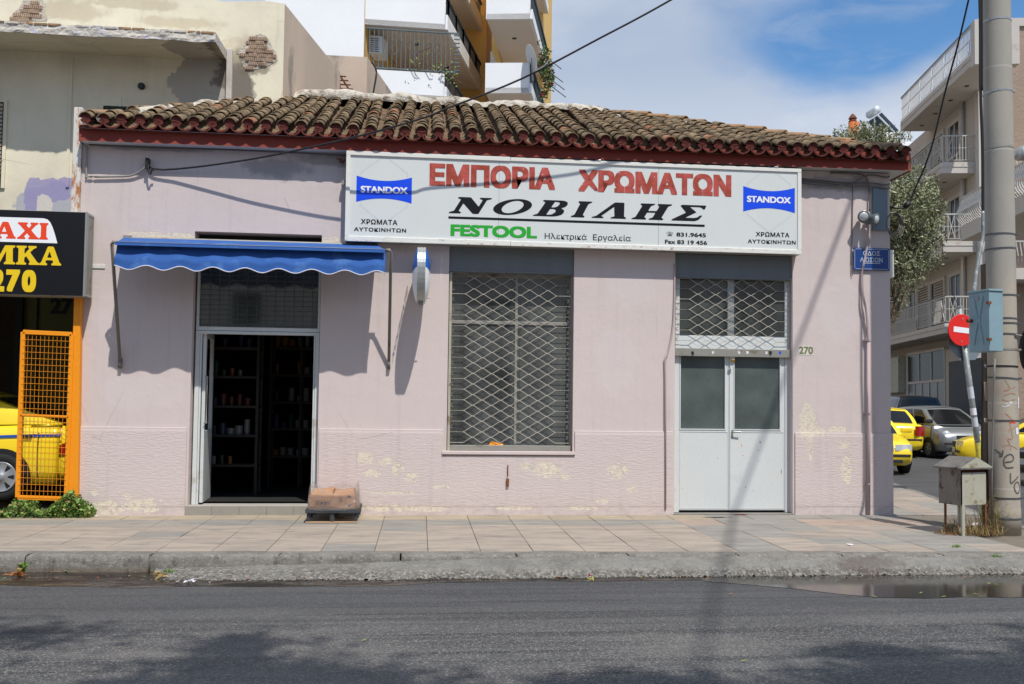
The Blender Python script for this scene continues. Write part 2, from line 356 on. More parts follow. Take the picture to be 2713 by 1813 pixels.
def pink(name, rough_tex):
    n = N(name); p = n.pos(); o = n.xyz()
    c = n.mix(n.ss(n.noise(p, .7, 5, .55), .3, .7), rgb(208, 194, 190), rgb(204, 191, 187))
    c = n.mix(n.math('MULTIPLY', n.ss(n.noise(n.pos((6, 6, .35)), 1.6, 5, .6), .5, .75), .16), c, rgb(158, 145, 146))
    c = n.mix(n.math('MULTIPLY', n.ss(n.noise(p, 9, 6, .65), .52, .75), .22), c, rgb(214, 204, 203))
    rp2 = n.blobs([(-3.9, 2.6, .35, .5), (2.7, 2.1, .35, .45), (-.8, 2.9, .5, .3), (2.9, 3.1, .4, .3), (5.9, 2.9, .4, .5), (-3.6, 1.6, .6, .25)], .5, 2.2, .25)
    c = n.mix(n.math('MULTIPLY', rp2, .35), c, rgb(212, 202, 202))
    rn = n.math('MULTIPLY', n.ss(n.noise(n.pos((13, 13, .55), (1, 0, 0)), 1.0, 5, .7), .60, .72), n.ss(n.noise(p, 1.1, 3), .42, .6))
    c = n.mix(n.math('MULTIPLY', rn, .28), c, rgb(146, 134, 136))
    # dirt towards the ground and dirty runs under the eave: real grime
    g = n.math('MULTIPLY', n.ss(o['Z'], .0, .35, 1, 0), n.ss(n.noise(n.pos((2, 2, 4)), 4, 5, .7), .35, .75))
    c = n.mix(n.math('MULTIPLY', g, .4), c, rgb(150, 132, 124))
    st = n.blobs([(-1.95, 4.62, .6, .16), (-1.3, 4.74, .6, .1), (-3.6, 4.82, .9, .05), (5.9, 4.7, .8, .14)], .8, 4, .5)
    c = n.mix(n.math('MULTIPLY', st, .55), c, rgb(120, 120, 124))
    fl = n.blobs(FL, .62, 11, .06)
    fl = n.math('MULTIPLY', fl, n.ss(n.noise(n.pos((1, 1, 1.6), (3, 0, 2)), 24, 6, .72), .43, .50))
    sp = n.math('MULTIPLY', n.ss(n.noise(p, 13, 6, .7), .665, .68), n.ss(o['Z'], 1.15, .8, 0, 1))
    fl = n.math('MAXIMUM', fl, sp)
    cream = n.mix(n.ss(n.noise(p, 16, 4, .6), .55, .68), rgb(226, 216, 192), rgb(182, 178, 172))
    c = n.mix(n.math('MULTIPLY', fl, .82), c, cream)
    pit = n.math('MULTIPLY', n.ss(n.noise(p, 26, 5, .7), .72, .74), n.ss(o['Z'], 1.1, .9, .15, 1))
    c = n.mix(n.math('MULTIPLY', pit, .8), c, rgb(95, 88, 84))
    ckk = n.math('MULTIPLY', n.ss(n.voro(n.pos((.7, .7, .45), (2.3, 0, .4)), 1.0, 'DISTANCE_TO_EDGE'), .0, .0035, 1, 0), n.ss(n.noise(n.pos((1, 1, 1), (5, 0, 3)), 1.3, 4, .6), .54, .60))
    c = n.mix(n.math('MULTIPLY', ckk, .45), c, rgb(140, 122, 118))
    n.col(c); n.b.inputs['Roughness'].default_value = .9
    if rough_tex:
        wv = n.noise(n.pos((11, 11, 58)), 1.0, 3, .6, .6)
        inb = n.math('MULTIPLY', n.ss(o['Z'], .10, .13), n.ss(o['Z'], 1.12, 1.09))
        h = n.math('MULTIPLY', wv, inb)
        bb = n.bump(h, .34, .02); bb = n.bump(n.noise(p, 60, 4, .6), .35, .004, bb)
    else:
        bb = n.bump(n.noise(p, 2.2, 6, .6), .35, .03); bb = n.bump(n.noise(p, 45, 4, .6), .25, .004, bb)
    bb = n.bump(fl, .4, -.004, bb)
    n.link(bb, n.b.inputs['Normal']); return n.m
M['pink'] = pink('pink_stucco', False); M['dado'] = pink('pink_combed_stucco', True)

# cream plaster of the neighbour
n = N('cream_plaster'); p = n.pos(); o = n.xyz()
c = n.mix(n.ss(n.noise(p, .8, 6, .6), .35, .7), rgb(236, 225, 188), rgb(222, 210, 176))
c = n.mix(n.math('MULTIPLY', n.ss(n.noise(n.pos((3, 3, .5)), 2, 6, .65), .55, .7), .5), c, rgb(214, 204, 186))
ncream = n; ccream = c
def cream(name, extra):
    n = N(name); p = n.pos()
    c = n.mix(n.ss(n.noise(p, .8, 6, .6), .35, .7), rgb(232, 225, 200), rgb(214, 206, 184))
    c = n.mix(n.math('MULTIPLY', n.ss(n.noise(n.pos((3, 3, .6)), 2, 6, .65), .52, .7), .45), c, rgb(206, 196, 178))
    for lst, k, sc, edge, colr, amt in extra:
        c = n.mix(n.math('MULTIPLY', n.blobs(lst, k, sc, edge), amt), c, colr)
    ck = n.math('MULTIPLY', n.ss(n.voro(n.pos((.55, .55, .8), (3.1, 0, 1.7)), 1.0, 'DISTANCE_TO_EDGE'), .0, .006, 1, 0), n.ss(n.noise(p, .9, 2), .5, .6))
    c = n.mix(n.math('MULTIPLY', ck, .5), c, rgb(140, 128, 108))
    n.col(c); n.b.inputs['Roughness'].default_value = .92
    bb = n.bump(n.noise(p, 3, 6, .6), .3, .03); bb = n.bump(n.noise(p, 30, 4, .6), .3, .006, bb)
    n.link(bb, n.b.inputs['Normal']); return n.m

# ================================================================== GROUND
def zg(y):                                   # the side street climbs gently away from the main road
    return .011 * y if y < 0 else .021 * min(max(0, y - .3), 70)
def yk(x): return -3.10 - .036 * x            # back edge of the main kerb
def xc(y): return 8.617 + (y - 2.345) * .194  # kerb line of the side street
def zroad(y): return -.20 if y < -3.2 else -.20 + (zg(y) + .036) * min(1, (y + 3.2) / 3) if y < 0 else zg(y) - .15

# asphalt
n = N('asphalt'); p = n.pos(); o = n.xyz()
c = n.mix(n.ss(n.noise(n.pos((.25, 1.3, 1)), 1.2, 6, .6, .6), .35, .7), rgb(68, 68, 69), rgb(84, 84, 84))
c = n.mix(n.math('MULTIPLY', n.ss(n.noise(n.pos((.10, 3.0, 1), (.3, 0, 0)), 1.6, 4, .6, .3), .52, .62), .7), c, rgb(52, 53, 56))
c = n.mix(n.math('MULTIPLY', n.ss(n.noise(n.pos((.16, 7.5, 1), (2.3, 1, 0)), 1.3, 3, .5, .2), .60, .66), .8), c, rgb(44, 45, 48))
c = n.mix(n.math('MULTIPLY', n.ss(n.math('ADD', o['Y'], n.math('MULTIPLY', n.noise(n.pos((.3, .3, 1)), 1.5, 4), .8)), -5.2, -4.6), .45), c, rgb(62, 63, 66))
c = n.mix(n.math('MULTIPLY', n.ss(n.noise(n.pos((.35, .9, 1)), 1.0, 3), .5, .75), n.ss(o['Y'], -5.2, -6.2, 0, 1)), c, rgb(98, 95, 93))
ag = n.voro(n.pos((1, 1.0, 1)), 95); agc = n.new('ShaderNodeTexVoronoi'); agc.inputs['Scale'].default_value = 95; n.link(n.pos(), agc.inputs['Vector'])
bw = n.new('ShaderNodeSeparateColor'); n.link(agc.outputs['Color'], bw.inputs[0])
near = n.ss(o['Y'], -5.0, -6.4, .35, 1)
c = n.mix(n.math('MULTIPLY', n.ss(bw.outputs[0], .62, .98), n.math('MULTIPLY', near, .55)), c, rgb(150, 147, 142))
c = n.mix(n.math('MULTIPLY', n.ss(bw.outputs[1], .6, .95), .4), c, rgb(40, 42, 46))
c = n.mix(n.math('MULTIPLY', n.blobs([(-3.6, -7.3, 1.0, 1.2)], .5, 1.2, .9, ('X', 'Y'), 3), .45), c, rgb(92, 76, 52))  # brownish reflected glow in the left foreground, painted into the asphalt colour
n.col(c); n.put(n.b.inputs['Roughness'], n.math('ADD', .62, n.math('MULTIPLY', n.noise(p, 9, 3), .25)))
n.link(n.bump(n.math('SUBTRACT', 1.0, ag), .55, .006), n.b.inputs['Normal']); M['asphalt'] = n.m
b = MB()
xs = [-80, -40, -20, -12] + [-8 + i for i in range(21)] + [16, 20, 26, 34, 45, 60, 90, 140]
ys = [-90, -50, -30, -20, -15, -13, -11, -9, -8, -7, -6, -5, -4.4, -3.9, -3.5, -3.2, -2.2, -1.2, 0, .3, 1, 2, 4, 7, 10, 15, 20, 30, 45, 70.3, 110, 200, 400]
vv = [(x, y, zroad(y)) for y in ys for x in xs]; nx = len(xs)
b.raw(vv, [(j * nx + i, j * nx + i + 1, (j + 1) * nx + i + 1, (j + 1) * nx + i) for j in range(len(ys) - 1) for i in range(nx - 1)])
tag(b.build('road', M['asphalt'], smooth=True), kind='structure')

# wet gutter: standing water and wet silt along the kerb
n = N('wet_gutter'); p = n.pos()
c = n.mix(n.ss(n.noise(n.pos((1.2, 3, 1)), 3, 6, .65), .45, .62), rgb(32, 27, 24), rgb(62, 53, 46))
c = n.mix(n.ss(n.noise(p, 60, 3, .7), .62, .7), c, rgb(96, 84, 72))
n.col(c); n.put(n.b.inputs['Roughness'], n.ss(n.noise(n.pos((1, 2.5, 1)), 2.5, 4, .6), .42, .58, .05, .5))
n.link(n.bump(n.noise(p, 50, 4, .6), .12, .004), n.b.inputs['Normal']); M['wet'] = n.m
n = N('puddle_water'); p = n.pos()
c = n.mix(n.ss(n.noise(p, 55, 3, .7), .55, .7), rgb(44, 42, 40), rgb(66, 62, 58)); n.col(c)
n.b.inputs['Roughness'].default_value = .09; n.b.inputs['Specular IOR Level'].default_value = .6
n.link(n.bump(n.noise(p, 40, 3, .6), .05, .003), n.b.inputs['Normal']); M['puddle'] = n.m
def strip(name, pts_far, pts_near, z, mt):
    b = MB(); k = len(pts_far)
    for i in range(k - 1):
        b.face([(pts_near[i][0], pts_near[i][1], z), (pts_near[i + 1][0], pts_near[i + 1][1], z), (pts_far[i + 1][0], pts_far[i + 1][1], z), (pts_far[i][0], pts_far[i][1], z)])
    return tag(b.build(name, mt), kind='structure')
rx = random.Random(3)
far, near_ = [], []
for i in range(61):
    x = -9 + i * .27
    yy = -3.86 - .27 * min(1, max(0, (x + 3.9) / 1.3)) - (.08 * max(0, min(1, (x + 1) / 3)) * -1)
    if x > 0: yy += .07
    yy += .03 * math.sin(x * 2.3) + .02 * math.sin(x * 6.1 + 1)
    far.append((x, -3.1)); near_.append((x, yy))
strip('gutter_water', far, near_, -.1975, M['wet'])
pn = [(2.75, -4.05), (3.1, -4.25), (3.5, -4.50), (3.8, -4.78), (4.1, -4.95), (4.5, -5.02), (4.9, -4.97), (5.3, -5.03), (5.8, -4.98), (6.4, -4.92), (7.0, -5.0), (7.8, -4.8), (8.6, -4.4)]
strip('puddle', [(x, -3.4) for x, y in pn], pn, -.1962, M['puddle'])

# pavement bed (grout and dirt), corner included
def paving_mat(name, ca, cb, cd_, ribs=0):
    n = N(name); p = n.pos(); oi = n.new('ShaderNodeObjectInfo').outputs['Random']
    c = n.mix(n.ss(n.noise(n.pos((1.1, 4.5, 1)), 1.3, 6, .62, .3), .38, .64), ca, cb)
    c = n.mix(n.math('MULTIPLY', n.ss(n.noise(n.pos((1, 2.6, 1), (4, 2, 0)), 2.3, 6, .7), .52, .68), .75), c, cd_)
    c = n.mix(n.math('MULTIPLY', n.ss(n.noise(p, 45, 4, .7), .6, .7), .5), c, rgb(122, 116, 108))
    hv = n.new('ShaderNodeHueSaturation'); n.link(c, hv.inputs['Color']); n.link(n.math('ADD', n.math('MULTIPLY', oi, .10), .94), hv.inputs['Value'])
    n.col(hv.outputs[0]); n.b.inputs['Roughness'].default_value = .88
    bb = n.bump(n.noise(p, 70, 4, .6), .3, .003)
    if ribs:
        w = n.new('ShaderNodeTexWave'); w.wave_type = 'BANDS'; w.bands_direction = 'Y'; w.inputs['Scale'].default_value = 6.5; n.link(n.pos(), w.inputs['Vector'])
        bb = n.bump(w.outputs['Fac'], .3, .004, bb)
    n.link(bb, n.b.inputs['Normal']); return n.m
M['pav_beige'] = paving_mat('paving_beige', rgb(162, 149, 136), rgb(144, 134, 124), rgb(122, 118, 114))
M['pav_grey'] = paving_mat('paving_grey', rgb(144, 140, 132), rgb(130, 126, 121), rgb(116, 113, 109))
M['pav_buff'] = paving_mat('paving_buff', rgb(166, 152, 130), rgb(150, 138, 120), rgb(130, 122, 110), 1)
M['pav_pink'] = paving_mat('paving_pink', rgb(162, 142, 128), rgb(148, 134, 122), rgb(126, 120, 114))
K('grout', rgb(112, 104, 92), .95, var=.25, vs_=3, fine=.15, bump=.4, bs=50)
b = MB()
top = []
YS = [-3.25, -2.2, -1.1, 0.0, .3, 1, 2, 3.5, 5, 8, 12, 18, 26, 40, 60]
for y in YS:
    xr = xc(y) - .14
    for x in ([-30.0, 0.0, 4.0, xr] if y <= 0 else [6.4, 6.6, 7.2, xr]):
        yy = y
        if y == -3.25: yy = yk(x)
        top.append((x, yy, zg(yy) - .022))
k = 4
fs_ = []
for j in range(len(YS) - 1):
    for i in range(k - 1):
        if YS[j] == 0.0 and i == 0: continue
        if YS[j] == 0.0: pass
        fs_.append((j * k + i, j * k + i + 1, (j + 1) * k + i + 1, (j + 1) * k + i))
b.raw(top, fs_)
pave = tag(b.build('pavement', M['grout']), kind='structure')
fr = [0, .157, .333, .515, .685, .845, 1.0]
rp_ = random.Random(11)
def quad_tile(c4, th, mt, parent, name='paving_tile', gap=.0028):
    cx = sum(p[0] for p in c4) / 4; cy = sum(p[1] for p in c4) / 4; b = MB(); lo = []
    tz = rp_.uniform(-.0022, .0022); ta, tb = rp_.uniform(-.004, .004), rp_.uniform(-.004, .004)
    up = []
    for (x, y) in c4:
        dx, dy = x - cx, y - cy; l = math.hypot(dx, dy); f = (l - gap * 1.4) / l
        x, y = cx + dx * f, cy + dy * f; up.append(Vector((x, y, zg(y) + tz + ta * (x - cx) + tb * (y - cy))))
    ins = [Vector((cx, cy, 0)) + (v - Vector((cx, cy, 0))) for v in up]
    c0 = Vector((cx, cy, sum(v.z for v in up) / 4))
    inn = [c0 + (v - c0) * .985 for v in up]; up2 = [Vector((v.x, v.y, v.z - .003)) for v in up]; dn = [Vector((v.x, v.y, v.z - th)) for v in up]
    b.raw(inn + up2 + dn, [(0, 1, 2, 3)] + [(i + 4, (i + 1) % 4 + 4, (i + 1) % 4, i) for i in range(4)] + [(i + 8, (i + 1) % 4 + 8, (i + 1) % 4 + 4, i + 4) for i in range(4)])
    return b.build(name, mt, parent)
x0 = -3.717 - .545 * 7
for i in range(26):
    xa, xb = x0 + i * .5455, x0 + (i + 1) * .5455
    if xb > 7.45: break
    for r in range(6):
        q = []
        for (x, f) in ((xa, fr[r + 1]), (xb, fr[r + 1]), (xb, fr[r]), (xa, fr[r])):
            q.append((x, (yk(x) + .012) * f - (.003 if f == 0 else 0)))
        if r == 0: mt = M['pav_buff'] if xa < 3.6 else M['pav_grey']
        elif r == 1: mt = M['pav_grey'] if xa < 3.0 else rp_.choice([M['pav_pink'], M['pav_grey'], M['pav_pink']])
        elif xa > 3.2: mt = rp_.choice([M['pav_grey'], M['pav_grey'], M['pav_beige']])
        else: mt = M['pav_beige'] if rp_.random() < .92 else M['pav_grey']
        quad_tile(q, .03, mt, pave)
# the corner: bigger, tired slabs running up the side street
for j in range(16):
    ya = .0 + j * .8; yb = ya + .8
    for i in range(3):
        w0 = 6.68; wa, wb = (xc(ya) - .16 - w0), (xc(yb) - .16 - w0)
        q = [(w0 + wa * i / 3, ya), (w0 + wa * (i + 1) / 3, ya), (w0 + wb * (i + 1) / 3, yb), (w0 + wb * i / 3, yb)]
        quad_tile(q, .03, rp_.choice([M['pav_beige'], M['pav_grey'], M['pav_beige']]), pave, gap=.007)

# kerb stones
n = N('kerb_concrete'); p = n.pos(); o = n.xyz()
c = n.mix(n.ss(n.noise(p, 5, 6, .65), .4, .65), rgb(124, 121, 115), rgb(104, 101, 96))
c = n.mix(n.math('MULTIPLY', n.ss(n.noise(p, 30, 4, .7), .5, .7), .7), c, rgb(158, 153, 145))
c = n.mix(n.math('MULTIPLY', n.ss(n.noise(p, 22, 4, .7), .56, .68), .8), c, rgb(84, 80, 76))
c = n.mix(n.math('MULTIPLY', n.ss(o['Z'], -.12, -.19, 0, 1), .6), c, rgb(96, 82, 66))
c = n.mix(n.math('MULTIPLY', n.ss(n.noise(n.pos((6, 6, 1.2)), 1.2, 4, .6), .6, .7), .6), c, rgb(70, 62, 56))
n.col(c); n.b.inputs['Roughness'].default_value = .93
n.link(n.bump(n.noise(p, 38, 5, .7), .9, .012), n.b.inputs['Normal']); M['kerb'] = n.m
kerb = tag(bpy.data.objects.new('kerb', None), kind='structure'); COL.objects.link(kerb)
kj = [-10.5, -9.4, -8.3, -7.15, -6.05, -4.95, -3.80, -2.62, -1.37, -.17, 1.0, 2.15, 3.3, 4.4, 5.5, 6.6, 7.6]
def kprof(t, x, amp):   # t 0..1 from back edge over the nosing to the gutter
    if t < .45: y, z = -.20 * t / .45, -.002
    elif t < .65: a = (t - .45) / .2 * math.pi / 2; y, z = -.20 - .045 * math.sin(a), -.002 - .045 * (1 - math.cos(a))
    else: y, z = -.245 - .03 * (t - .65) / .35, -.047 - .16 * (t - .65) / .35
    nn = mnoise.noise(Vector((x * 9, t * 7, 1.3))) * amp
    return y - nn, z + nn * .6
for a, bx in zip(kj[:-1], kj[1:]):
    b = MB(); amp = .006 if a < -1.5 else .012
    a2, b2 = a + .010, bx - .010
    def fn(u, v):
        x = a2 + (b2 - a2) * u; e = min(u, 1 - u) * (b2 - a2); sh = .012 * max(0, 1 - e / .02)
        y, z = kprof(v, x, amp); yb_ = yk(x) - .006
        return (x, yb_ + y + sh * (1 if v > .4 else 0), zg(yb_) + z - sh * .6)
    b.grid(lambda u, v: fn(1 - u, v), 26, 12)
    b.box((a2, yk(a2) - .23, -.25), (b2, yk(a2) - .02, zg(-3.2) - .02))
    b.build('kerb_stone', M['kerb'], kerb, smooth=True)
# side-street kerb
for j in range(14):
    ya = -3.0 + j * 1.1; yb = ya + 1.08; b = MB()
    q = [(xc(ya) - .15, ya), (xc(ya), ya), (xc(yb), yb), (xc(yb) - .15, yb)]
    b.prism([(x, y, zg(y) - .3) for x, y in q], (0, 0, .29)); b.build('kerb_stone', M['kerb'], kerb, bevel=.012)

# rough concrete ramp poured against the kerb
n = N('ramp_concrete'); p = n.pos(); o = n.xyz()
c = n.mix(n.ss(n.noise(p, 3, 6, .65), .4, .65), rgb(122, 120, 115), rgb(106, 104, 99))
vd = n.new('ShaderNodeTexVoronoi'); vd.inputs['Scale'].default_value = 34; n.link(n.pos((1, 1, 1)), vd.inputs['Vector'])
sc_ = n.new('ShaderNodeSeparateColor'); n.link(vd.outputs['Color'], sc_.inputs[0])
low = n.ss(n.math('ADD', o['Z'], n.math('MULTIPLY', n.math('SUBTRACT', n.noise(p, 3.5, 4), .5), .06)), -.115, -.165, .22, 1)
c = n.mix(n.math('MULTIPLY', n.ss(sc_.outputs[0], .45, .9), n.math('MULTIPLY', low, .8)), c, rgb(152, 148, 141))
c = n.mix(n.math('MULTIPLY', n.ss(sc_.outputs[1], .6, .9), n.math('MULTIPLY', low, .8)), c, rgb(88, 82, 76))
c = n.mix(n.math('MULTIPLY', n.blobs([(4.6, -3.65, .5, .25), (4.2, -3.4, .5, .12)], .8, 6, .6, ('X', 'Y')), .5), c, rgb(84, 72, 66))
n.col(c); n.b.inputs['Roughness'].default_value = .92
n.link(n.bump(n.math('MULTIPLY', vd.outputs['Distance'], low), 1.0, .03), n.b.inputs['Normal']); M['ramp'] = n.m
b = MB()
def ramp(u, v):
    x = -2.55 + u * 10.2; h = min(1, max(.25, .25 + (x + 2.2) / 4.2 * .75)); h = h * h * (3 - 2 * h) if h > .5 else h
    yb_ = yk(x) - .235; yf = -3.70 - .12 * min(1, (x + 2.55) / .8) + .05 * mnoise.noise(Vector((x * 1.7, 0, 0))) + .03 * mnoise.noise(Vector((x * 7, 0, 4)))
    if x > 2: yf += .02
    if x < -2.4: yf = yb_ - .12
    back = -.185 + (.130 * h); y = yb_ + .05 + (yf - yb_ - .05) * v
    z = back + (-.205 - back) * (v ** 2.2)
    if 0.03 < v: z += (.003 + .020 * v * v) * mnoise.noise(Vector((x * 14, y * 14, 0))) + .014 * v ** 3 * mnoise.noise(Vector((x * 34, y * 34, 5)))
    z += .01 * mnoise.noise(Vector((x * 2.3, y * 3, 0)))
    return (x, y, z)
b.grid(lambda u, v: ramp(u, 1 - v), 620, 26)
tag(b.build('gutter_ramp', M['ramp'], smooth=False), kind='structure')
# stones broken out of the ramp edge
b = MB(); rr = random.Random(5)
for i in range(520):
    x = -2.3 + rr.random() ** .9 * 9.6; y = -3.80 + rr.gauss(0, .035) - (.02 if x < 0 else 0); s = rr.uniform(.006, .017)
    z = -.19 + rr.uniform(-.004, .012); d = [Vector((rr.gauss(0, 1), rr.gauss(0, 1), rr.gauss(0, .6))).normalized() * s for _ in range(1)]
    A = Matrix.Rotation(rr.random() * 6, 3, 'Z') @ Matrix.Rotation(rr.random() * 3, 3, 'X')
    vs_ = [A @ Vector(v) * s * rr.uniform(.7, 1.3) + Vector((x, y, z)) for v in ((1, 0, 0), (-1, 0, 0), (0, 1, 0), (0, -1, 0), (0, 0, .7), (0, 0, -.7))]
    b.raw(vs_, [(0, 2, 4), (2, 1, 4), (1, 3, 4), (3, 0, 4), (2, 0, 5), (1, 2, 5), (3, 1, 5), (0, 3, 5)])
tag(b.build('gravel', M['rock']), kind='stuff')

# ================================================================== SHOP BUILDING
shop = thing('shop_building', 'single-storey pink paint shop with old clay tile roof and red-brown eave', 'building')
XL, XR = -4.45, 6.65
D1 = (-2.995, -1.344, .13, 3.735); WI = (.363, 2.081, .86, 3.64); D2 = (3.505, 5.203, .02, 3.64)
ZW = 4.87
def wall_cells(b, x0, x1, z0, z1, holes, y):
    X = sorted({x0, x1, *[v for h in holes for v in h[:2]]}); Z = sorted({z0, z1, *[v for h in holes for v in h[2:]]})
    X = [v for v in X if x0 <= v <= x1]; Z = [v for v in Z if z0 <= v <= z1]
    for i in range(len(X) - 1):
        for j in range(len(Z) - 1):
            cx, cz = (X[i] + X[i + 1]) / 2, (Z[j] + Z[j + 1]) / 2
            if any(h[0] < cx < h[1] and h[2] < cz < h[3] for h in holes): continue
            b.face([(X[i], y, Z[j]), (X[i + 1], y, Z[j]), (X[i + 1], y, Z[j + 1]), (X[i], y, Z[j + 1])])
def reveal(b, h, y0, y1, bottom=True):
    xa, xb, za, zb = h
    b.face([(xa, y0, za), (xa, y0, zb), (xa, y1, zb), (xa, y1, za)]); b.face([(xb, y0, za), (xb, y1, za), (xb, y1, zb), (xb, y0, zb)])
    b.face([(xa, y0, zb), (xb, y0, zb), (xb, y1, zb), (xa, y1, zb)])
    if bottom: b.face([(xa, y0, za), (xa, y1, za), (xb, y1, za), (xb, y0, za)])
holes = [(D1[0], D1[1], -.3, D1[3]), WI, (D2[0], D2[1], -.3, D2[3])]
b = MB(); wall_cells(b, XL, XR, -.25, ZW, holes, 0); wall_cells(b, XL, XR, -.25, ZW, holes, .3)
for h in holes: reveal(b, h, 0, .3)
b.face([(XR, 0, -.25), (XR, 7, -.25), (XR, 7, ZW), (XR, 0, ZW)]); b.face([(XL, 0, -.25), (XL, 0, ZW), (XL, 7, ZW), (XL, 7, -.25)])
b.face([(XL, 7, -.25), (XL, 7, ZW), (XR, 7, ZW), (XR, 7, -.25)])
b.build('wall', M['pink'], shop)
# combed plinth, a finger thick, between the openings
T = .022
for xa, xb in ((XL - .0, D1[0] - .03), (D1[1] + .02, D2[0] - .03), (D2[1] + .03, XR + T)):
    cuts = [(xa, xb, 1.146)]
    if xa < 1 < xb: cuts = [(xa, WI[0] - .05, 1.146), (WI[0] - .05, WI[1] + .03, .80), (WI[1] + .03, xb, 1.146)]
    for (a, c, zt) in cuts:
        b = MB()
        b.face([(a, -T, -.2), (c, -T, -.2), (c, -T, zt - .005), (a, -T, zt - .005)])
        b.face([(a, -T, zt - .005), (c, -T, zt - .005), (c, -.004, zt), (a, -.004, zt)])
        b.face([(a, -T, -.2), (a, -T, zt - .005), (a, 0, zt), (a, 0, -.2)]); b.face([(c, -T, -.2), (c, 0, -.2), (c, 0, zt), (c, -T, zt - .005)])
        b.build('plinth', M['dado'], shop)
b = MB()
b.face([(XR + T, -T, -.2), (XR + T, 7, -.2), (XR + T, 7, 1.14), (XR + T, -T, 1.14)])
b.build('plinth', M['dado'], shop)
# inside: a dark shop room
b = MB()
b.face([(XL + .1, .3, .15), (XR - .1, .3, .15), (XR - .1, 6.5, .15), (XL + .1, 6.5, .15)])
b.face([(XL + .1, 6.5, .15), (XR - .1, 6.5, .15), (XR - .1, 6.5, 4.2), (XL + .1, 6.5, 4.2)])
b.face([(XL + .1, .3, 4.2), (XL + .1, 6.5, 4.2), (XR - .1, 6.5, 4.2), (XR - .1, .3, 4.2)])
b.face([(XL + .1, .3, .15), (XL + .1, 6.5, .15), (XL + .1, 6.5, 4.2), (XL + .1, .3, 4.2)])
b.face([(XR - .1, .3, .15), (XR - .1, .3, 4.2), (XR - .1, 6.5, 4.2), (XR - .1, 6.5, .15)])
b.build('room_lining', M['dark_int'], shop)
# step with tiled riser
b = MB(); b.box((D1[0] - .04, -.004, -.15), (D1[1] + .06, .34, .125)); b.build('step', M['step_top'], shop, bevel=.004)
for i in range(5):
    w = (D1[1] + .06 - D1[0] + .04) / 5; xa = D1[0] - .04 + i * w
    b = MB(); b.box((xa + .002, -.016, -.04), (xa + w - .002, -.0045, .122)); b.build('riser_tile', M['tile_riser'], shop, bevel=.002)
b = MB(); b.box((D2[0] - .01, .0, -.02), (D2[1] + .01, .3, .015)); b.build('threshold', M['pav_grey'], shop)
b = MB(); b.box((D2[0], .22, .0), (D2[1], .3, .08)); b.build('door_gap', M['black'], shop)

# eave: soffit + painted fascia
EO = .21; XA, XB = -4.43, 6.86
b = MB()
def eave_z(x): return 4.842 + .0036 * (x + 4.4)
b.raw([(XA, -EO, eave_z(XA)), (XB, -EO, eave_z(XB)), (XB, 7, 4.87), (XA, 7, 4.85), (XA, -EO, 5.0), (XB, -EO, 5.03), (XB, 7, 5.03), (XA, 7, 5.0)],
      [(0, 3, 2, 1), (4, 5, 6, 7)])
b.build('soffit', M['soffit'], shop)
b = MB()
pts = 60
def fas(u, v):
    x = XA + (XB - XA) * u; w = .006 * mnoise.noise(Vector((x * 1.3, 0, 0)))
    return (x, -EO - .0025 + .03 * v, eave_z(x) - .012 + w + v * (.215 + .05 * max(0, (x - 4.5) / 2.3)))
b.grid(fas, pts, 1); b.grid(lambda u, v: (XB + .002, -EO + 7 * u, 4.86 + .26 * v), 4, 1)
b.grid(lambda u, v: (XA - .002, -EO + 7 * (1 - u), 4.83 + .2 * v), 4, 1)
b.face([(XA, -EO - .0025, eave_z(XA) - .012), (XB, -EO - .0025, eave_z(XB) - .012), (XB, -EO + .02, eave_z(XB) - .006), (XA, -EO + .02, eave_z(XA) - .006)][::-1])
b.build('fascia', M['fascia'], shop)

# roof: hipped, tiles in columns. RX0/RX1: ridge ends
RY, RZ, RX0, RX1 = 3.45, 6.56, -2.35, 3.05
EY = -.27; EZ = 5.04
SL = (RZ - EZ) / (RY - EY)
def roof_z(x, y): return EZ + (y - EY) * SL + .02 * mnoise.noise(Vector((x * .6, y * .7, 0)))
roof = MB()
ex0, ex1 = -4.385, 6.84
roof.face([(ex0, EY, EZ - .05), (ex1, EY, EZ - .05), (RX1, RY, RZ - .05), (RX0, RY, RZ - .05)])
roof.face([(ex1, EY, EZ - .05), (ex1, 7.2, EZ - .05), (RX1, RY, RZ - .05)])
roof.face([(ex0, EY, EZ - .05), (RX0, RY, RZ - .05), (ex0, 7.2, EZ - .05)])
roof.face([(ex1, 7.2, EZ - .05), (ex0, 7.2, EZ - .05), (RX0, RY, RZ - .05), (RX1, RY, RZ - .05)])
roof_o = roof.build('roof', M['chan_tile'], shop)
def barrel(L_, r0, r1, th, up=True, seg=8):
    """half-round tapered tile along +Y, wide end at y=0"""
    b = MB(); vs_ = []; fs_ = []
    for (r, y) in ((r0, 0), (r1, L_), (r0 - th, 0), (r1 - th, L_)):
        for j in range(seg + 1):
            a = math.pi * j / seg; s = 1 if up else -1
            vs_.append((-math.cos(a) * r, y, s * math.sin(a) * r * .88))
    k = seg + 1
    for j in range(seg):
        if up: fs_ += [(j, j + 1, k + j + 1, k + j), (2 * k + j + 1, 2 * k + j, 3 * k + j, 3 * k + j + 1), (j + 1, j, 2 * k + j, 2 * k + j + 1)]
        else: fs_ += [(j + 1, j, k + j, k + j + 1), (2 * k + j, 2 * k + j + 1, 3 * k + j + 1, 3 * k + j), (j, j + 1, 2 * k + j + 1, 2 * k + j)]
    fs_ += [(0, k, 3 * k, 2 * k), (k - 1, 3 * k - 1, 4 * k - 1, 2 * k - 1)]
    b.raw(vs_, fs_); me = bpy.data.meshes.new('tile'); me.from_pydata(b.v, [], b.f); me.update()
    me.polygons.foreach_set('use_smooth', [True] * len(me.polygons)); return me
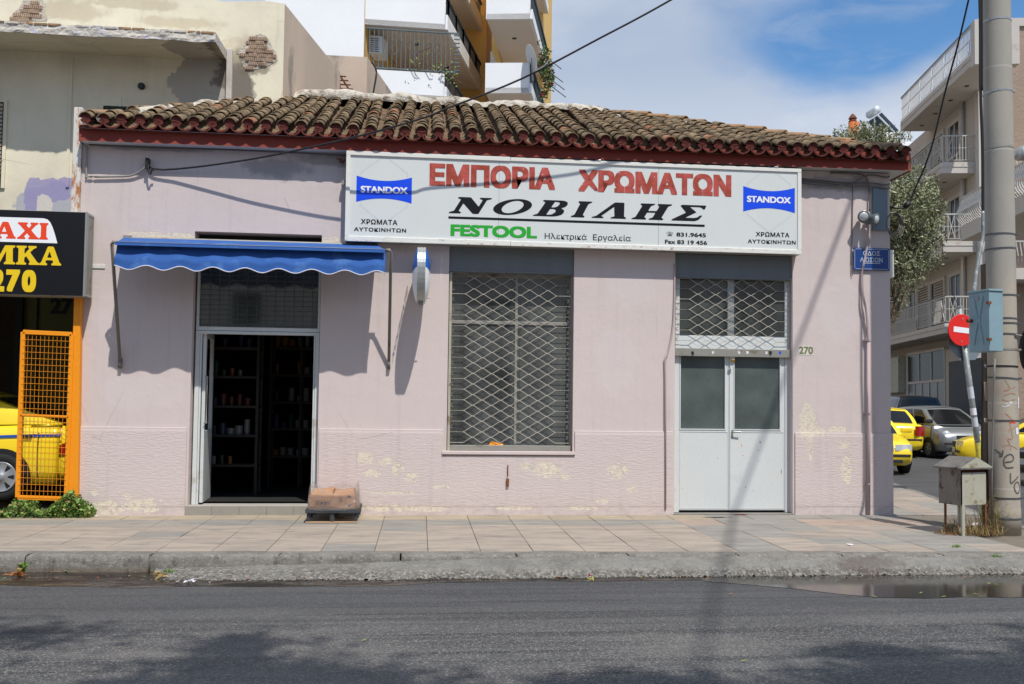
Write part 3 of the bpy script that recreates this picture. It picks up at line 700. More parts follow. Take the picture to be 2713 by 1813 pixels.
cap_me = barrel(.40, .086, .070, .016); cap_me.materials.append(M['roof_tile'])
pan_me = barrel(.40, .116, .098, .016, False); pan_me.materials.append(M['chan_tile'])
pitch = .2262; ncol = int((ex1 - ex0) / pitch); expo = .30
ang = math.atan(SL); rt = random.Random(21)
def limit_y(x):
    ym = RY
    if x < RX0: ym = min(ym, EY + (x - ex0) / (RX0 - ex0) * (RY - EY))
    if x > RX1: ym = min(ym, EY + (ex1 - x) / (ex1 - RX1) * (RY - EY))
    return ym
caps = []; pans = []
for c_ in range(ncol + 1):
    xcap = ex0 + .05 + c_ * pitch; xpan = xcap + pitch / 2; drift = rt.uniform(-.02, .02)
    for kind, x, lst in (('cap', xcap, caps), ('pan', xpan, pans)):
        if kind == 'pan' and c_ == ncol: continue
        k_ = 0
        while True:
            s = k_ * expo + (rt.uniform(-.015, .015) if k_ else 0)
            y = EY - .022 + s * math.cos(ang)
            if y > limit_y(x) - .12 and k_ > 0: break
            if y > RY - .1: break
            lst.append((k_, x + drift * k_ * .3 + rt.uniform(-.006, .006), y, s)); k_ += 1
            if k_ > 16: break
caps.sort(key=lambda t: (t[0], t[1])); pans.sort(key=lambda t: (t[0], t[1]))
def tile_mat(x, y, up, kk):
    base = Vector((x, y, roof_z(x, y) + (.092 if up else .062) + rt.uniform(-.006, .006)))
    return Matrix.Translation(base) @ Matrix.Rotation(ang - (.035 if up else .02) + rt.uniform(-.02, .02), 4, 'X') @ Matrix.Rotation(rt.uniform(-.05, .05), 4, 'Z') @ Matrix.Rotation(rt.uniform(-.06, .06), 4, 'Y')
rest_c = MB(); rest_p = MB()
for i, (k_, x, y, s) in enumerate(caps):
    A = tile_mat(x, y, True, k_)
    if i < 290:
        o_ = bpy.data.objects.new('roof_tile', cap_me); COL.objects.link(o_); o_.matrix_world = A; o_.parent = roof_o
    else:
        rest_c.raw([A @ v.co for v in cap_me.vertices], [tuple(q.vertices) for q in cap_me.polygons])
for i, (k_, x, y, s) in enumerate(pans):
    A = tile_mat(x, y, False, k_)
    if k_ == 0:
        o_ = bpy.data.objects.new('channel_tile', pan_me); COL.objects.link(o_); o_.matrix_world = A; o_.parent = roof_o
    else:
        rest_p.raw([A @ v.co for v in pan_me.vertices], [tuple(q.vertices) for q in pan_me.polygons])
tag(rest_c.build('upper_roof_tiles', M['roof_tile'], roof_o, smooth=True), kind='stuff')
tag(rest_p.build('upper_channel_tiles', M['chan_tile'], roof_o, smooth=True), kind='stuff')
# painted mortar stopping the mouths of the eave tiles
b = MB()
for k_, x, y, s in caps:
    if k_ == 0:
        y += .012; z = roof_z(x, y) + .090; r = .070
        pts_ = [(x - math.cos(math.pi * j / 8) * r, y - .004 + rt.uniform(-.006, .004), z + math.sin(math.pi * j / 8) * r * .85 - .002) for j in range(9)]
        pts_ += [(x - r * .95, y, z - .03), (x - r * .7, y, z - .06), (x, y - .003, z - .075), (x + r * .7, y, z - .06), (x + r * .95, y, z - .03)]
        b.prism(pts_, (0, .12, .04))
for k_, x, y, s in pans:
    if k_ == 0:                                    # painted rim of the channel tiles
        z = roof_z(x, y) + .062; r0, r1 = .119, .098
        for j in range(8):
            a0, a1 = math.pi * j / 8, math.pi * (j + 1) / 8
            q = [(x - math.cos(a) * r, y - .006, z - math.sin(a) * r * .88) for a, r in ((a0, r0), (a1, r0), (a1, r1), (a0, r1))]
            b.prism(q, (0, .03, 0))
b.build('eave_mortar', M['red_mortar'], roof_o)
# ridge and hip mortar with half-buried ridge tiles
def mortar_run(b, A, B, w, h, seed):
    A = Vector(A); B = Vector(B); L_ = (B - A).length; t = (B - A).normalized(); sd_ = t.cross(Vector((0, 0, 1))).normalized(); nn = int(L_ / .07)
    def fn(u, v):
        a = math.pi * v; c = A + (B - A) * u; q = mnoise.noise(Vector((u * L_ * 1.7, v * 2.0, seed))) ; q2 = mnoise.noise(Vector((u * L_ * 7, v * 5, seed + 4)))
        r = 1 + .55 * q + .22 * q2
        return c + sd_ * (-math.cos(a) * w * r) + Vector((0, 0, -.05 + math.sin(a) * h * r))
    b.grid(lambda u, v: fn(u, v), nn, 10)
b = MB()
mortar_run(b, (RX0, RY - .05, RZ + .03), (RX1, RY - .05, RZ + .03), .30, .17, 1)
mortar_run(b, (RX0 - .1, RY, RZ), (ex0 + .45, EY + .55, EZ + .30), .16, .13, 9)
mortar_run(b, (RX1, RY, RZ + .02), (ex1 - .25, EY + .28, EZ + .17), .15, .10, 17)
b.build('ridge_mortar', M['mortar'], roof_o, smooth=True)
def ridge_tiles(A, B, step, r, lift, skip=0.0, mt='ridge_tile'):
    A = Vector(A); B = Vector(B); L_ = (B - A).length; t = (B - A).normalized(); k = int(L_ / step)
    for i in range(k):
        if rt.random() < skip: continue
        c = A + t * (i * step) + Vector((0, 0, lift + rt.uniform(-.015, .015)))
        X = Vector((0, 0, 1)).cross(t).normalized() * -1; Z = X.cross(t).normalized()
        if Z.z < 0: Z = -Z
        X = t.cross(Z)
        A4 = Matrix((X, t, Z)).transposed().to_4x4(); A4.translation = c
        A4 = A4 @ Matrix.Rotation(-.05, 4, 'X') @ Matrix.Diagonal((r / .098, step * 1.15 / .40, r / .098 * .8, 1))
        o_ = bpy.data.objects.new('ridge_cap', ridge_me); COL.objects.link(o_); o_.matrix_world = A4; o_.parent = roof_o
ridge_me = cap_me.copy(); ridge_me.materials.clear(); ridge_me.materials.append(M['ridge_tile'])
ridge_tiles((RX0, RY, RZ), (RX1, RY, RZ), .42, .13, .06, .35)
ridge_tiles((ex1 - .1, EY + .12, EZ + .07), (RX1, RY, RZ + .02), .36, .125, .085, .08)
ridge_tiles((ex0 + .05, EY + .15, EZ + .07), (RX0, RY, RZ), .38, .12, .08, .25)
# corner tiles curling up at the left end of the eave
b = MB()

# ================================================================== OPENINGS OF THE SHOP
def glass_mat(name, tint, dust, dustamt, rough=.04, see=.5):
    n = N(name); nt_ = n.nt; out = nt_.nodes['Material Output']
    tr = n.new('ShaderNodeBsdfTransparent'); tr.inputs[0].default_value = tint
    p = n.pos(); d = n.math('MULTIPLY', n.ss(n.noise(n.pos((2, 2, .8)), 1.2, 5, .55), .0, .9), dustamt * 1.6)
    n.b.inputs['Base Color'].default_value = dust; n.b.inputs['Roughness'].default_value = .8; n.b.inputs['Specular IOR Level'].default_value = 0
    gl = n.new('ShaderNodeBsdfGlossy'); gl.inputs['Roughness'].default_value = rough; gl.inputs[0].default_value = (1, 1, 1, 1)
    fr_ = n.new('ShaderNodeFresnel'); fr_.inputs[0].default_value = 1.6
    m1 = n.new('ShaderNodeMixShader'); n.link(d, m1.inputs[0]); n.link(tr.outputs[0], m1.inputs[1]); n.link(n.b.outputs[0], m1.inputs[2])
    m2_ = n.new('ShaderNodeMixShader'); n.link(n.math('MULTIPLY', fr_.outputs[0], 2.6), m2_.inputs[0]); n.link(m1.outputs[0], m2_.inputs[1]); n.link(gl.outputs[0], m2_.inputs[2])
    n.link(m2_.outputs[0], out.inputs[0]); return n.m
M['shop_glass'] = glass_mat('shop_glass', (.22, .23, .22, 1), rgb(128, 132, 126), .24)
M['window_glass'] = glass_mat('window_glass', (.74, .76, .74, 1), rgb(104, 108, 105), .62)
M['dusty_glass'] = glass_mat('dusty_glass', (.10, .11, .11, 1), rgb(86, 92, 90), .60)

def wire_mesh(width, a, h, end, r, flip):
    """one zigzag grille bar from 0 to width; nodes every a; amplitude h/2"""
    b = MB(); s = -1 if flip else 1; n_ = int(round((width - 2 * end) / a * 2)); n_ -= n_ % 2; st = (width - 2 * end) / n_
    pts = [(0, 0, s * h / 2), (end * .75, 0, s * h / 2)]
    for i in range(n_ + 1):
        zz = s * h / 2 * (1 if i % 2 == 0 else -1); x = end + i * st
        if i == 0: pts += [(x, 0, zz)]
        else: pts += [(x - st * .84, 0, -zz * .80), (x - st * .16, 0, zz * .80), (x, 0, zz)]
    pts += [(width - end * .75, 0, pts[-1][2]), (width, 0, pts[-1][2])]
    b.tube(pts, r, 5, False)
    me = bpy.data.meshes.new('wire'); me.from_pydata(b.v, [], b.f); me.update(); me.materials.append(M['grille']); me.polygons.foreach_set('use_smooth', [True] * len(me.polygons)); return me
def grille(parent, x0, x1, z0, z1, Y, a=.226, h=.0725, ends=.20):
    g = bpy.data.objects.new('window_grille', None); COL.objects.link(g); g.parent = parent
    A = wire_mesh(x1 - x0, a, h, ends, .0038, False); B = wire_mesh(x1 - x0, a, h, ends, .0038, True)
    k = int((z1 - z0) / h)
    for i in range(k):
        o_ = bpy.data.objects.new('grille_bar', A if i % 2 == 0 else B); COL.objects.link(o_); o_.parent = g; o_.location = (x0, Y, z1 - h * .5 - i * h)
    for x in (x0 - .004, x1 + .004): b = MB(); b.box((x - .012, Y - .012, z0), (x + .012, Y + .016, z1)); b.build('guide_rail', M['alu_old'], g)
    b = MB()
    for j in range(k // 2):                       # curled link plates at the guide rails
        z = z1 - h * (2 * j + 1)
        for x, s in ((x0 + .012, 1), (x1 - .012, -1)):
            b.tube([(x + s * .045, Y + .004, z + .022), (x + s * .022, Y + .004, z + .006), (x + s * .022, Y + .004, z - .006), (x + s * .045, Y + .004, z - .022)], .004, 4)
    tag(b.build('link_plates', M['alu_old'], g), kind='stuff'); return g

# --- shop window
win = bpy.data.objects.new('shop_window', None); COL.objects.link(win); win.parent = shop
b = MB(); xa, xb, za, zb = WI
b.box((xa + .002, .035, 3.30), (xb - .002, .28, zb - .002)); b.box((xa + .002, .028, 3.296), (xb - .002, .045, 3.325))
b.build('shutter_housing', M['grey_box'], win, bevel=.004)
b = MB(); f = .22
for x0_, x1_ in ((xa, xa + .03), (xb - .04, xb), (1.29, 1.325)): b.box((x0_, f - .02, za), (x1_, f + .03, 3.3))
for z0_, z1_ in ((za, za + .05), (2.60, 2.645), (3.25, 3.3)): b.box((xa + .03, f - .018, z0_), (xb - .04, f + .028, z1_))
b.build('window_frame', M['alu_old'], win, bevel=.003)
for x0_, x1_ in ((xa + .03, 1.29), (1.325, xb - .04)):
    for z0_, z1_ in ((za + .05, 2.60), (2.645, 3.25)):
        b = MB(); b.face([(x0_, f, z0_), (x1_, f, z0_), (x1_, f, z1_), (x0_, f, z1_)]); b.build('window_pane', M['window_glass'], win)
gb = grille(shop, xa + .022, xb - .022, .94, 3.29, .10)
b = MB(); b.box((xa + .012, .06, .862), (xb - .012, .13, .935)); b.build('bottom_rail', M['alu_old'], gb, bevel=.004)
b = MB(); b.box((xa + .012, .05, .86), (xa + .045, .14, 3.29)); b.build('guide', M['cab_cream'], win)
b = MB(); b.box((xa - .06, -.045, .815), (xb + .03, .2, .858)); b.build('sill', M['pink'], win, bevel=.005)
# inside the window: brick pier at the left, and an added board imitating a reflected window
t = thing('reflection_board', 'added beige framed board imitating a reflected window, behind the right half of the grilled window', 'reflection')
bx0_, bx1_, bz0_, bz1_ = P(1380, 900, .5).x, P(1492, 900, .5).x, P(1430, 1062, .5).z, P(1430, 806, .5).z
K('reflection_beige', rgb(196, 182, 150), .8, var=.2, vs_=4, bump=0, c2=rgb(120, 96, 66), c2amt=.12)  # colours of the reflected house front, painted on the added board
b = MB(); b.box((bx0_ + .05, .50, bz0_), (bx1_ - .05, .53, bz1_ - .04)); b.build('board', M['reflection_beige'], t)
b = MB(); b.box((bx0_, .47, .25), (bx0_ + .05, .55, bz1_)); b.box((bx1_ - .05, .47, .25), (bx1_, .55, bz1_)); b.box((bx0_, .47, bz1_ - .04), (bx1_, .549, bz1_ + .01)); b.box((bx0_, .47, bz0_ - .05), (bx1_, .548, bz0_)); b.build('board_frame', M['build_trim'], t)
for i in range(17):
    b = MB(); z = .9 + i * .137; b.box((xa + .03 + rt.uniform(0, .01), .27, z), (xa + .155 + rt.uniform(-.012, .01), .40, z + .125)); b.build('pier_brick', M['brick_hollow'] if i % 5 else M['mortar'], win, bevel=.004)
t = thing('cardboard_scrap', 'orange cardboard scrap lying on the inner sill of the grilled window', 'cardboard')
b = MB(); b.prism([(.93, .19, .912), (1.12, .17, .914), (1.15, .20, .95), (.98, .205, .985)], (0, .006, 0)); b.build('scrap', M['orange'], t)

# --- double door with half-raised grille
dd = bpy.data.objects.new('double_door', None); COL.objects.link(dd); dd.parent = shop
xa, xb = D2[0], D2[1]
b = MB(); b.box((xa + .002, .035, 3.30), (xb - .002, .28, 3.63)); b.box((xa + .002, .028, 3.296), (xb - .002, .045, 3.325)); b.build('shutter_housing', M['grey_box'], dd, bevel=.004)
Yd = .14
def q(px): return P(px, 1000, Yd).x
def qz(py): return P(1930, py, Yd).z
XE = q(2080)
b = MB()
b.box((xa + .004, Yd - .02, .02), (q(1799), Yd + .05, 3.30)); b.box((q(2079), Yd - .02, .02), (q(2091), Yd + .05, 3.30))
b.box((xa + .06, Yd - .015, 2.235), (q(2079), Yd + .04, qz(891)))
b.build('transom_frame', M['door_white'], dd, bevel=.004); b = MB(); b.box((q(1927), Yd - .01, qz(891)), (q(1944), Yd + .04, 3.30)); b.build('transom_mullion', M['alu'], dd, bevel=.004); b = MB(); b.box((xa + .061, Yd - .017, 2.24), (q(2079) - .001, Yd - .0155, qz(895)))
b.build('door_frame', M['door_white'], dd, bevel=.004)
for x0_, x1_ in ((xa + .06, q(1927)), (q(1944), q(2079))):
    b = MB(); b.face([(x0_, Yd + .02, qz(891)), (x1_, Yd + .02, qz(891)), (x1_, Yd + .02, 3.3), (x0_, Yd + .02, 3.3)]); b.build('transom_pane', M['dusty_glass'], dd)
for s, (x0_, x1_, g0, g1) in enumerate(((q(1799.5), q(1931), q(1803), q(1920)), (q(1932), q(2078), q(1945), q(2065)))):
    lf = bpy.data.objects.new('door_leaf', None); COL.objects.link(lf); lf.parent = dd
    zt, zgb, zgt, zb_ = 2.225, qz(1137), qz(944), qz(1352)
    b = MB(); yf = Yd - .005 - .006 * s
    b.box((x0_, yf, zb_), (x1_, yf + .04, zgb)); b.box((x0_, yf, zgt), (x1_, yf + .04, zt)); b.box((x0_, yf, zgb), (g0, yf + .04, zgt)); b.box((g1, yf, zgb), (x1_, yf + .04, zgt))
    b.build('door_panel', M['door_white'], lf, bevel=.003)
    b = MB()
    for (u0, u1, w0, w1) in ((g0 - .014, g1 + .014, zgb - .014, zgb), (g0 - .014, g1 + .014, zgt, zgt + .014), (g0 - .014, g0, zgb, zgt), (g1, g1 + .014, zgb, zgt)): b.box((u0, yf - .009, w0), (u1, yf - .0005, w1))
    for (u0, u1, w0, w1) in ((x0_ + .012, x1_ - .012, zb_ + .02, zb_ + .028), (x0_ + .012, x1_ - .012, zgb - .045, zgb - .037), (x0_ + .012, x0_ + .02, zb_ + .028, zgb - .045), (x1_ - .02, x1_ - .012, zb_ + .028, zgb - .045)): b.box((u0, yf - .005, w0), (u1, yf - .0005, w1))
    b.build('glazing_bead', M['door_white'], lf)
    b = MB(); b.face([(g0, yf + .02, zgb), (g1, yf + .02, zgb), (g1, yf + .02, zgt), (g0, yf + .02, zgt)]); b.build('door_pane', M['frosted'], lf)
    if s:
        b = MB(); hx = q(1941); hz = qz(1143)
        b.box((hx - .02, yf - .006, hz - .10), (hx + .006, yf - .0005, hz + .02)); b.tube([(hx - .008, yf - .004, hz), (hx - .008, yf - .05, hz), (hx + .10, yf - .055, hz - .006)], .009, 7)
        b.build('door_handle', M['alu'], lf)
gd = grille(shop, xa + .022, q(2091) - .0, 2.29, 3.29, .085)
b = MB(); zt_, zb2 = P(1900, 924, .07).z, P(1900, 945, .07).z
b.box((xa + .008, .06, zb2), (q(2093), .105, zt_)); b.build('bottom_rail', M['alu_old'], gd, bevel=.004)
rs = random.Random(9)
for px, mt in ((1835, 'black'), (1888, 'paper'), (1958, 'paper'), (1980, 'paper'), (2030, 'paper'), (2041, 'black'), (2066, 'print_blue')):
    c_ = P(px, 934, .059); b = MB(); s = .024
    b.prism([(c_.x - s * rs.uniform(.5, 1), .0595, c_.z + s * rs.uniform(.3, 1)), (c_.x + s * rs.uniform(.2, 1), .0595, c_.z + s * .6), (c_.x + s * .8, .0595, c_.z - s * rs.uniform(.3, 1)), (c_.x - s * .2, .0595, c_.z - s * 1.2)], (0, -.002 if mt != 'black' else -.014, 0))
    b.build('sticker_scrap', M[mt], gd)
for px in (1938,):
    t = thing('padlock', 'small brass padlock hanging from the grille rail over the white doors', 'padlock')
    c_ = P(px + 4, 955, .05); b = MB(); b.box((c_.x - .024, .035, c_.z - .028), (c_.x + .024, .058, c_.z + .01)); b.build('body', M['brass'], t, bevel=.004)
    b = MB(); b.tube([(c_.x + math.cos(a) * .015, .046, c_.z + .01 + (.045 if 0.1 < a < 3.0 else 0) * 1 + math.sin(a) * .014) for a in [0, .4, .9, 1.57, 2.2, 2.7, 3.14]], .004, 6); b.build('shackle', M['alu'], t)
# specks of paint on the right leaf
b = MB()
for (px, py, w, h, mm) in ((1965, 1180, 3, 10, 0), (2010, 1193, 6, 3, 0), (2014, 1172, 5, 3, 1), (1968, 1207, 7, 1.5, 0), (2009, 1221, 2, 2, 1), (1975, 1290, 1.5, 6, 1), (2070, 1250, 2, 14, 1), (1902, 1214, 1.5, 4, 1), (1858, 1188, 1.5, 1.5, 1), (1996, 1300, 2, 2, 1), (1809, 1297, 2, 2, 1)):
    c_ = P(px, py, Yd - .013 if px > 1935 else Yd - .0062); w *= .0025; h *= .0025; b.cur = mm
    b.face([(c_.x - w, c_.y, c_.z - h * .4), (c_.x + w * .4, c_.y, c_.z - h), (c_.x + w, c_.y, c_.z + h * .6), (c_.x - w * .2, c_.y, c_.z + h)])
b.build('paint_speck', [M['orange'], M['card_print']], dd)

# --- open doorway with wired transom
dw = bpy.data.objects.new('shop_doorway', None); COL.objects.link(dw); dw.parent = shop
Yo = .12
def e(px, py, Y=Yo): return P(px, py, Y)
xl, xr = D1[0] + .003, D1[1] - .003
zt1, zr0, zr1 = 3.50, e(680, 887).z, e(680, 868).z
b = MB(); b.box((xl, .05, 3.48), (xr, .28, 3.52)); b.box((xl, .27, 3.48), (xr, .29, 3.73)); b.build('shutter_slot', M['black'], dw)
b = MB()
b.box((xl + .02, Yo, zr1), (xl + .055, Yo + .05, 3.48)); b.box((xr - .04, Yo, zr1), (xr - .012, Yo + .05, 3.48)); b.box((xl + .02, Yo - .004, zr0 + .045), (xr - .012, Yo + .05, zr1)); 
b.box((xl + .02, Yo - .012, zr0), (xr - .012, Yo + .055, zr0 + .04))
b.box((xl + .02, Yo - .01, .126), (xl + .075, Yo + .05, zr0)); b.box((xl + .078, Yo - .002, .126), (xl + .10, Yo + .05, zr0))
b.box((xr - .062, Yo - .01, .126), (xr - .012, Yo + .05, zr0)); b.box((xr - .085, Yo - .002, .126), (xr - .066, Yo + .05, zr0))
b.build('door_frame', M['door_white'], dw, bevel=.003)
b = MB(); b.face([(xl + .05, Yo + .03, zr1), (xr - .04, Yo + .03, zr1), (xr - .04, Yo + .03, 3.48), (xl + .05, Yo + .03, 3.48)]); b.build('transom_pane', M['shop_glass'], dw)
b = MB()
for i in range(13): x = xl + .06 + i * .122; b.box((x, Yo + .006, zr1), (x + .005, Yo + .011, 3.48))
for i in range(14): z = zr1 + .03 + i * .066; b.box((xl + .055, Yo + .001, z), (xr - .04, Yo + .0055, z + .0045))
b.build('transom_mesh', M['rail_grey'], dw)
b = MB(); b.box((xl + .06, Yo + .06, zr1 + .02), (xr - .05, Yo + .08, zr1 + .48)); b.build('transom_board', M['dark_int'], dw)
# open leaf, folded inwards at the left
b = MB(); A = Vector((xl + .11, Yo + .03, .15)); d = Vector((-.05, .75, 0)); w = Vector((.045, -.01, 0))
b.prism([A, A + w, A + w + d, A + d], (0, 0, .95))
b.prism([A + Vector((0, 0, .95)), A + w + Vector((0, 0, .95)), A + w + d * .1 + Vector((0, 0, .95)), A + d * .1 + Vector((0, 0, .95))], (0, 0, zr0 - 1.12))
b.prism([A + d * .9 + Vector((0, 0, .95)), A + w + d * .9 + Vector((0, 0, .95)), A + w + d + Vector((0, 0, .95)), A + d + Vector((0, 0, .95))], (0, 0, zr0 - 1.12))
b.prism([A + Vector((0, 0, zr0 - .19)), A + w + Vector((0, 0, zr0 - .19)), A + w + d + Vector((0, 0, zr0 - .19)), A + d + Vector((0, 0, zr0 - .19))], (0, 0, .07))
lf = b.build('open_leaf', M['door_white'], dw, bevel=.003)
b = MB(); b.face([A + w * .5 + Vector((0, 0, .95)), A + w * .5 + d + Vector((0, 0, .95)), A + w * .5 + d + Vector((0, 0, zr0 - .19)), A + w * .5 + Vector((0, 0, zr0 - .19))]); b.build('leaf_pane', M['shop_glass'], lf)
b = MB(); hp = A + w + Vector((.0, -.02, 1.05)); b.tube([hp, hp + Vector((.03, -.02, 0)), hp + Vector((.03, -.02, .62)), hp + Vector((0, 0, .62))], .012, 7); b.build('pull_bar', M['alu'], lf)

# --- shelves inside with tins
cans = [('tin_red', rgb(74, 30, 26)), ('tin_white', rgb(112, 114, 112)), ('tin_blue', rgb(34, 42, 66)), ('tin_green', rgb(26, 60, 34)), ('tin_orange', rgb(120, 78, 24)), ('tin_silver', rgb(110, 112, 115))]
for k_, c_ in cans: K(k_, c_, .4, .1, var=.05, bump=0)
canm = {}
for k_, _ in cans:
    b = MB(); b.lathe((0, 0, 0), [(.048, 0), (.05, .004), (.05, .125), (.046, .13), (.046, .126)], 12); me = bpy.data.meshes.new('tin'); me.from_pydata(b.v, [], b.f); me.materials.append(M[k_]); canm[k_] = me
rc = random.Random(4)
tinlab = {'tin_red': 'red', 'tin_white': 'white', 'tin_blue': 'blue', 'tin_green': 'green', 'tin_orange': 'orange', 'tin_silver': 'silver'}
for (xs0, xs1, Ys, zs, nm) in ((-3.05, -2.35, 1.35, (.55, .98, 1.40, 1.83, 2.25), 'narrow pale shelf rack just inside the open leaf of the shop doorway'),
                          (-2.35, -.95, 2.6, (.62, 1.05, 1.47, 1.90, 2.33), 'long shelf rack of paint tins at the back of the dark shop doorway')):
    t = thing('shelf_rack', nm, 'shelf')
    b = MB(); k_ = max(1, round((xs1 - xs0) / .47))
    for i in range(k_ + 1):
        x = xs0 + (xs1 - xs0) * i / k_
        for yy in (Ys, Ys + .35): b.box((x - .02, yy - .015, .15), (x + .02, yy + .015, 2.75))
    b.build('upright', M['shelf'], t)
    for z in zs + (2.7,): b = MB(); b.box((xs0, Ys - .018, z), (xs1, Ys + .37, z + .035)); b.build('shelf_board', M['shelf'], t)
    for zi, z in enumerate(zs):
        x = xs0 + .09; colr = rc.choice(cans)[0]
        while x < xs1 - .08:
            if rc.random() < .45: colr = rc.choice(cans)[0]
            if rc.random() < .8:
                o_ = bpy.data.objects.new('paint_tin', canm[colr]); COL.objects.link(o_); o_.location = (x, Ys + .08, z + .036); s = rc.choice([.7, .9, 1, 1.3, 1.7]); w_ = rc.choice([.6, .8, 1, 1, 1.15]); o_.scale = (w_, w_, s)
                rk = 'narrow rack by the open leaf' if xs0 < -3 else 'long rack at the back'
                lv = ['lowest', 'second', 'middle', 'fourth', 'top'][zi]
                tag(o_, '%s paint tin on the %s shelf of the %s' % (tinlab[colr], lv, rk), 'tin', '%s tins, %s shelf, %s' % (tinlab[colr], lv, rk))
            x += .115

# ================================================================== AWNING
aw = thing('awning', 'blue fabric awning with scalloped white-edged valance over the open doorway', 'awning')
axl, axr = -3.805, -.475; YB = -.64
n_ = 46
def topf(u, v):
    x = (axl + .0 + (axr - axl) * u); xw = -3.88 + (-.60 + 3.88) * u
    X = xw + (x - xw) * v; sag = -.02 * math.sin(math.pi * v) * (1 + .4 * math.sin(u * 17))
    return (X, -.06 + (YB - .045 + .06) * v, 3.615 + (3.455 - 3.615) * v + sag * .5)
b = MB(); b.grid(topf, 60, 8); b.grid(lambda u, v: (lambda p_: (p_[0], p_[1] + .008 * v - .004, p_[2] - .038 * (1 - v)))(topf(u, 1)), 60, 2); b.build('canopy', M['blue_fabric'], aw, smooth=True)
def scal(u): return .5 - .5 * math.cos(2 * math.pi * (u * 8.2 + .05))
def val(u, v):
    x = axl + (axr - axl) * u; hgt = .285 + .055 * scal(u) - (.012 * u); cr = 1.0 - math.exp(-v * 4)
    y = YB + .055 - .10 * min(1, v * 1.5) ** 1.3 + .012 * math.sin(v * 3.0) + .012 * math.sin(u * 23 + v * 2) * v + .008 * math.sin(u * 51) * v - .012 * v
    x += .01 * math.sin(u * 9) * v + (.035 * v if u < .02 else 0) * 0
    y += .010 * mnoise.noise(Vector((x * 3.1, v * 2.5, 2))) * v + .005 * mnoise.noise(Vector((x * 11, v * 5, 7)))
    return (x, y, 3.45 - hgt * v)
b = MB(); b.grid(lambda u, v: val(u, 1 - v), 130, 12)
b.build('valance', M['blue_fabric'], aw, smooth=True)
b = MB(); pth = [Vector(val(i / 130, 1)) + Vector((0, -.002, 0)) for i in range(131)]; b.tube(pth, .007, 5); b.build('valance_edging', M['white_trim'], aw, smooth=True)
b = MB(); b.tube([(axl - .03, YB + .05, 3.462), (axr + .06, YB + .05, 3.462)], .018, 8); b.build('front_bar', M['pipe_grey'], aw, smooth=True)
for pts_ in ([(axl + .01, YB + .05, 3.462), (axl - .045, YB + .03, 3.465), (axl - .055, YB + .03, 3.44), (-3.885, -.03, 1.985)], [(axr, YB + .05, 3.462), (axr + .055, YB + .03, 3.465), (axr + .07, YB + .03, 3.44), (-.425, -.03, 2.03)]):
    b = MB(); b.tube(pts_, .021, 9); e_ = pts_[-1]; b.box((e_[0] - .02, -.055, e_[2] - .08), (e_[0] + .02, 0, e_[2] + .05)); b.build('arm', M['pipe_grey'], aw, smooth=True)
b = MB()
for x in (-3.83,): b.box((x - .05, -.09, 3.555), (x + .05, 0, 3.64)); 
b.tube([(-3.80, -.05, 3.60), (-.6, -.05, 3.60)], .03, 8); b.build('wall_roller', M['alu_old'], aw)

# ================================================================== LETTERING
def fit_mesh(o, me, BL, BR, TL, mt, parent, name, shear=0.0):
    """lay a flat outline on a sign face: BL, BR, TL are its corners in the place"""
    v = np.array([q_.co[:2] for q_ in me.vertices]); lo = v.min(0); hi = v.max(0); BL, BR, TL = Vector(BL), Vector(BR), Vector(TL)
    for q_, (x, y) in zip(me.vertices, v):
        u = (x - lo[0]) / (hi[0] - lo[0]); w = (y - lo[1]) / (hi[1] - lo[1])
        lay = q_.co.z; nrm_ = (BR - BL).cross(TL - BL).normalized(); q_.co = BL + (BR - BL) * u + (TL - BL) * w + nrm_ * (lay * .00012)
    me.materials.clear(); me.materials.append(mt); ob = bpy.data.objects.new(name, me); COL.objects.link(ob); ob.parent = parent
    return ob
def text(body, BL, BR, TL, mt, parent, name='lettering', bold=.02, shear=0, space=1.0, lines=None):
    cu = bpy.data.curves.new('t', 'FONT'); cu.body = body; cu.offset = min(bold, .008); cu.shear = shear; cu.space_character = space; cu.resolution_u = 5
    o_ = bpy.data.objects.new('t', cu); COL.objects.link(o_); me = bpy.data.meshes.new_from_object(o_); bpy.data.objects.remove(o_); bpy.data.curves.remove(cu); me.name = name
    n0 = len(me.vertices); vs_ = [v.co.copy() for v in me.vertices]; fs_ = [tuple(p_.vertices) for p_ in me.polygons]; sh_ = [(0, 0)]
    if bold > .012:
        for rr_ in ((1.0,) if bold < .03 else (.5, 1.0) if bold < .05 else (.35, .7, 1.0)): sh_ += [(rr_ * bold * 1.1 * sx_, rr_ * bold * .8 * sy_) for sx_ in (-1, 0, 1) for sy_ in (-1, 0, 1) if sx_ or sy_]
    V_ = []; F_ = []
    for k_, (dx, dy) in enumerate(sh_): F_ += [tuple(i + len(V_) for i in f) for f in fs_]; V_ += [(v.x + dx, v.y + dy, k_ * 1.0) for v in vs_]
    me = bpy.data.meshes.new(name); me.from_pydata(V_, [], F_); me.update()
    return fit_mesh(None, me, BL, BR, TL, mt, parent, name)
def outline(loops, res=1):
    cu = bpy.data.curves.new('c', 'CURVE'); cu.dimensions = '2D'; cu.fill_mode = 'BOTH'
    for lp in loops:
        sp = cu.splines.new('POLY'); sp.points.add(len(lp) - 1)
        for i, (x, y) in enumerate(lp): sp.points[i].co = (x, y, 0, 1)
        sp.use_cyclic_u = True
    o_ = bpy.data.objects.new('c', cu); COL.objects.link(o_); me = bpy.data.meshes.new_from_object(o_); bpy.data.objects.remove(o_); bpy.data.curves.remove(cu); return me
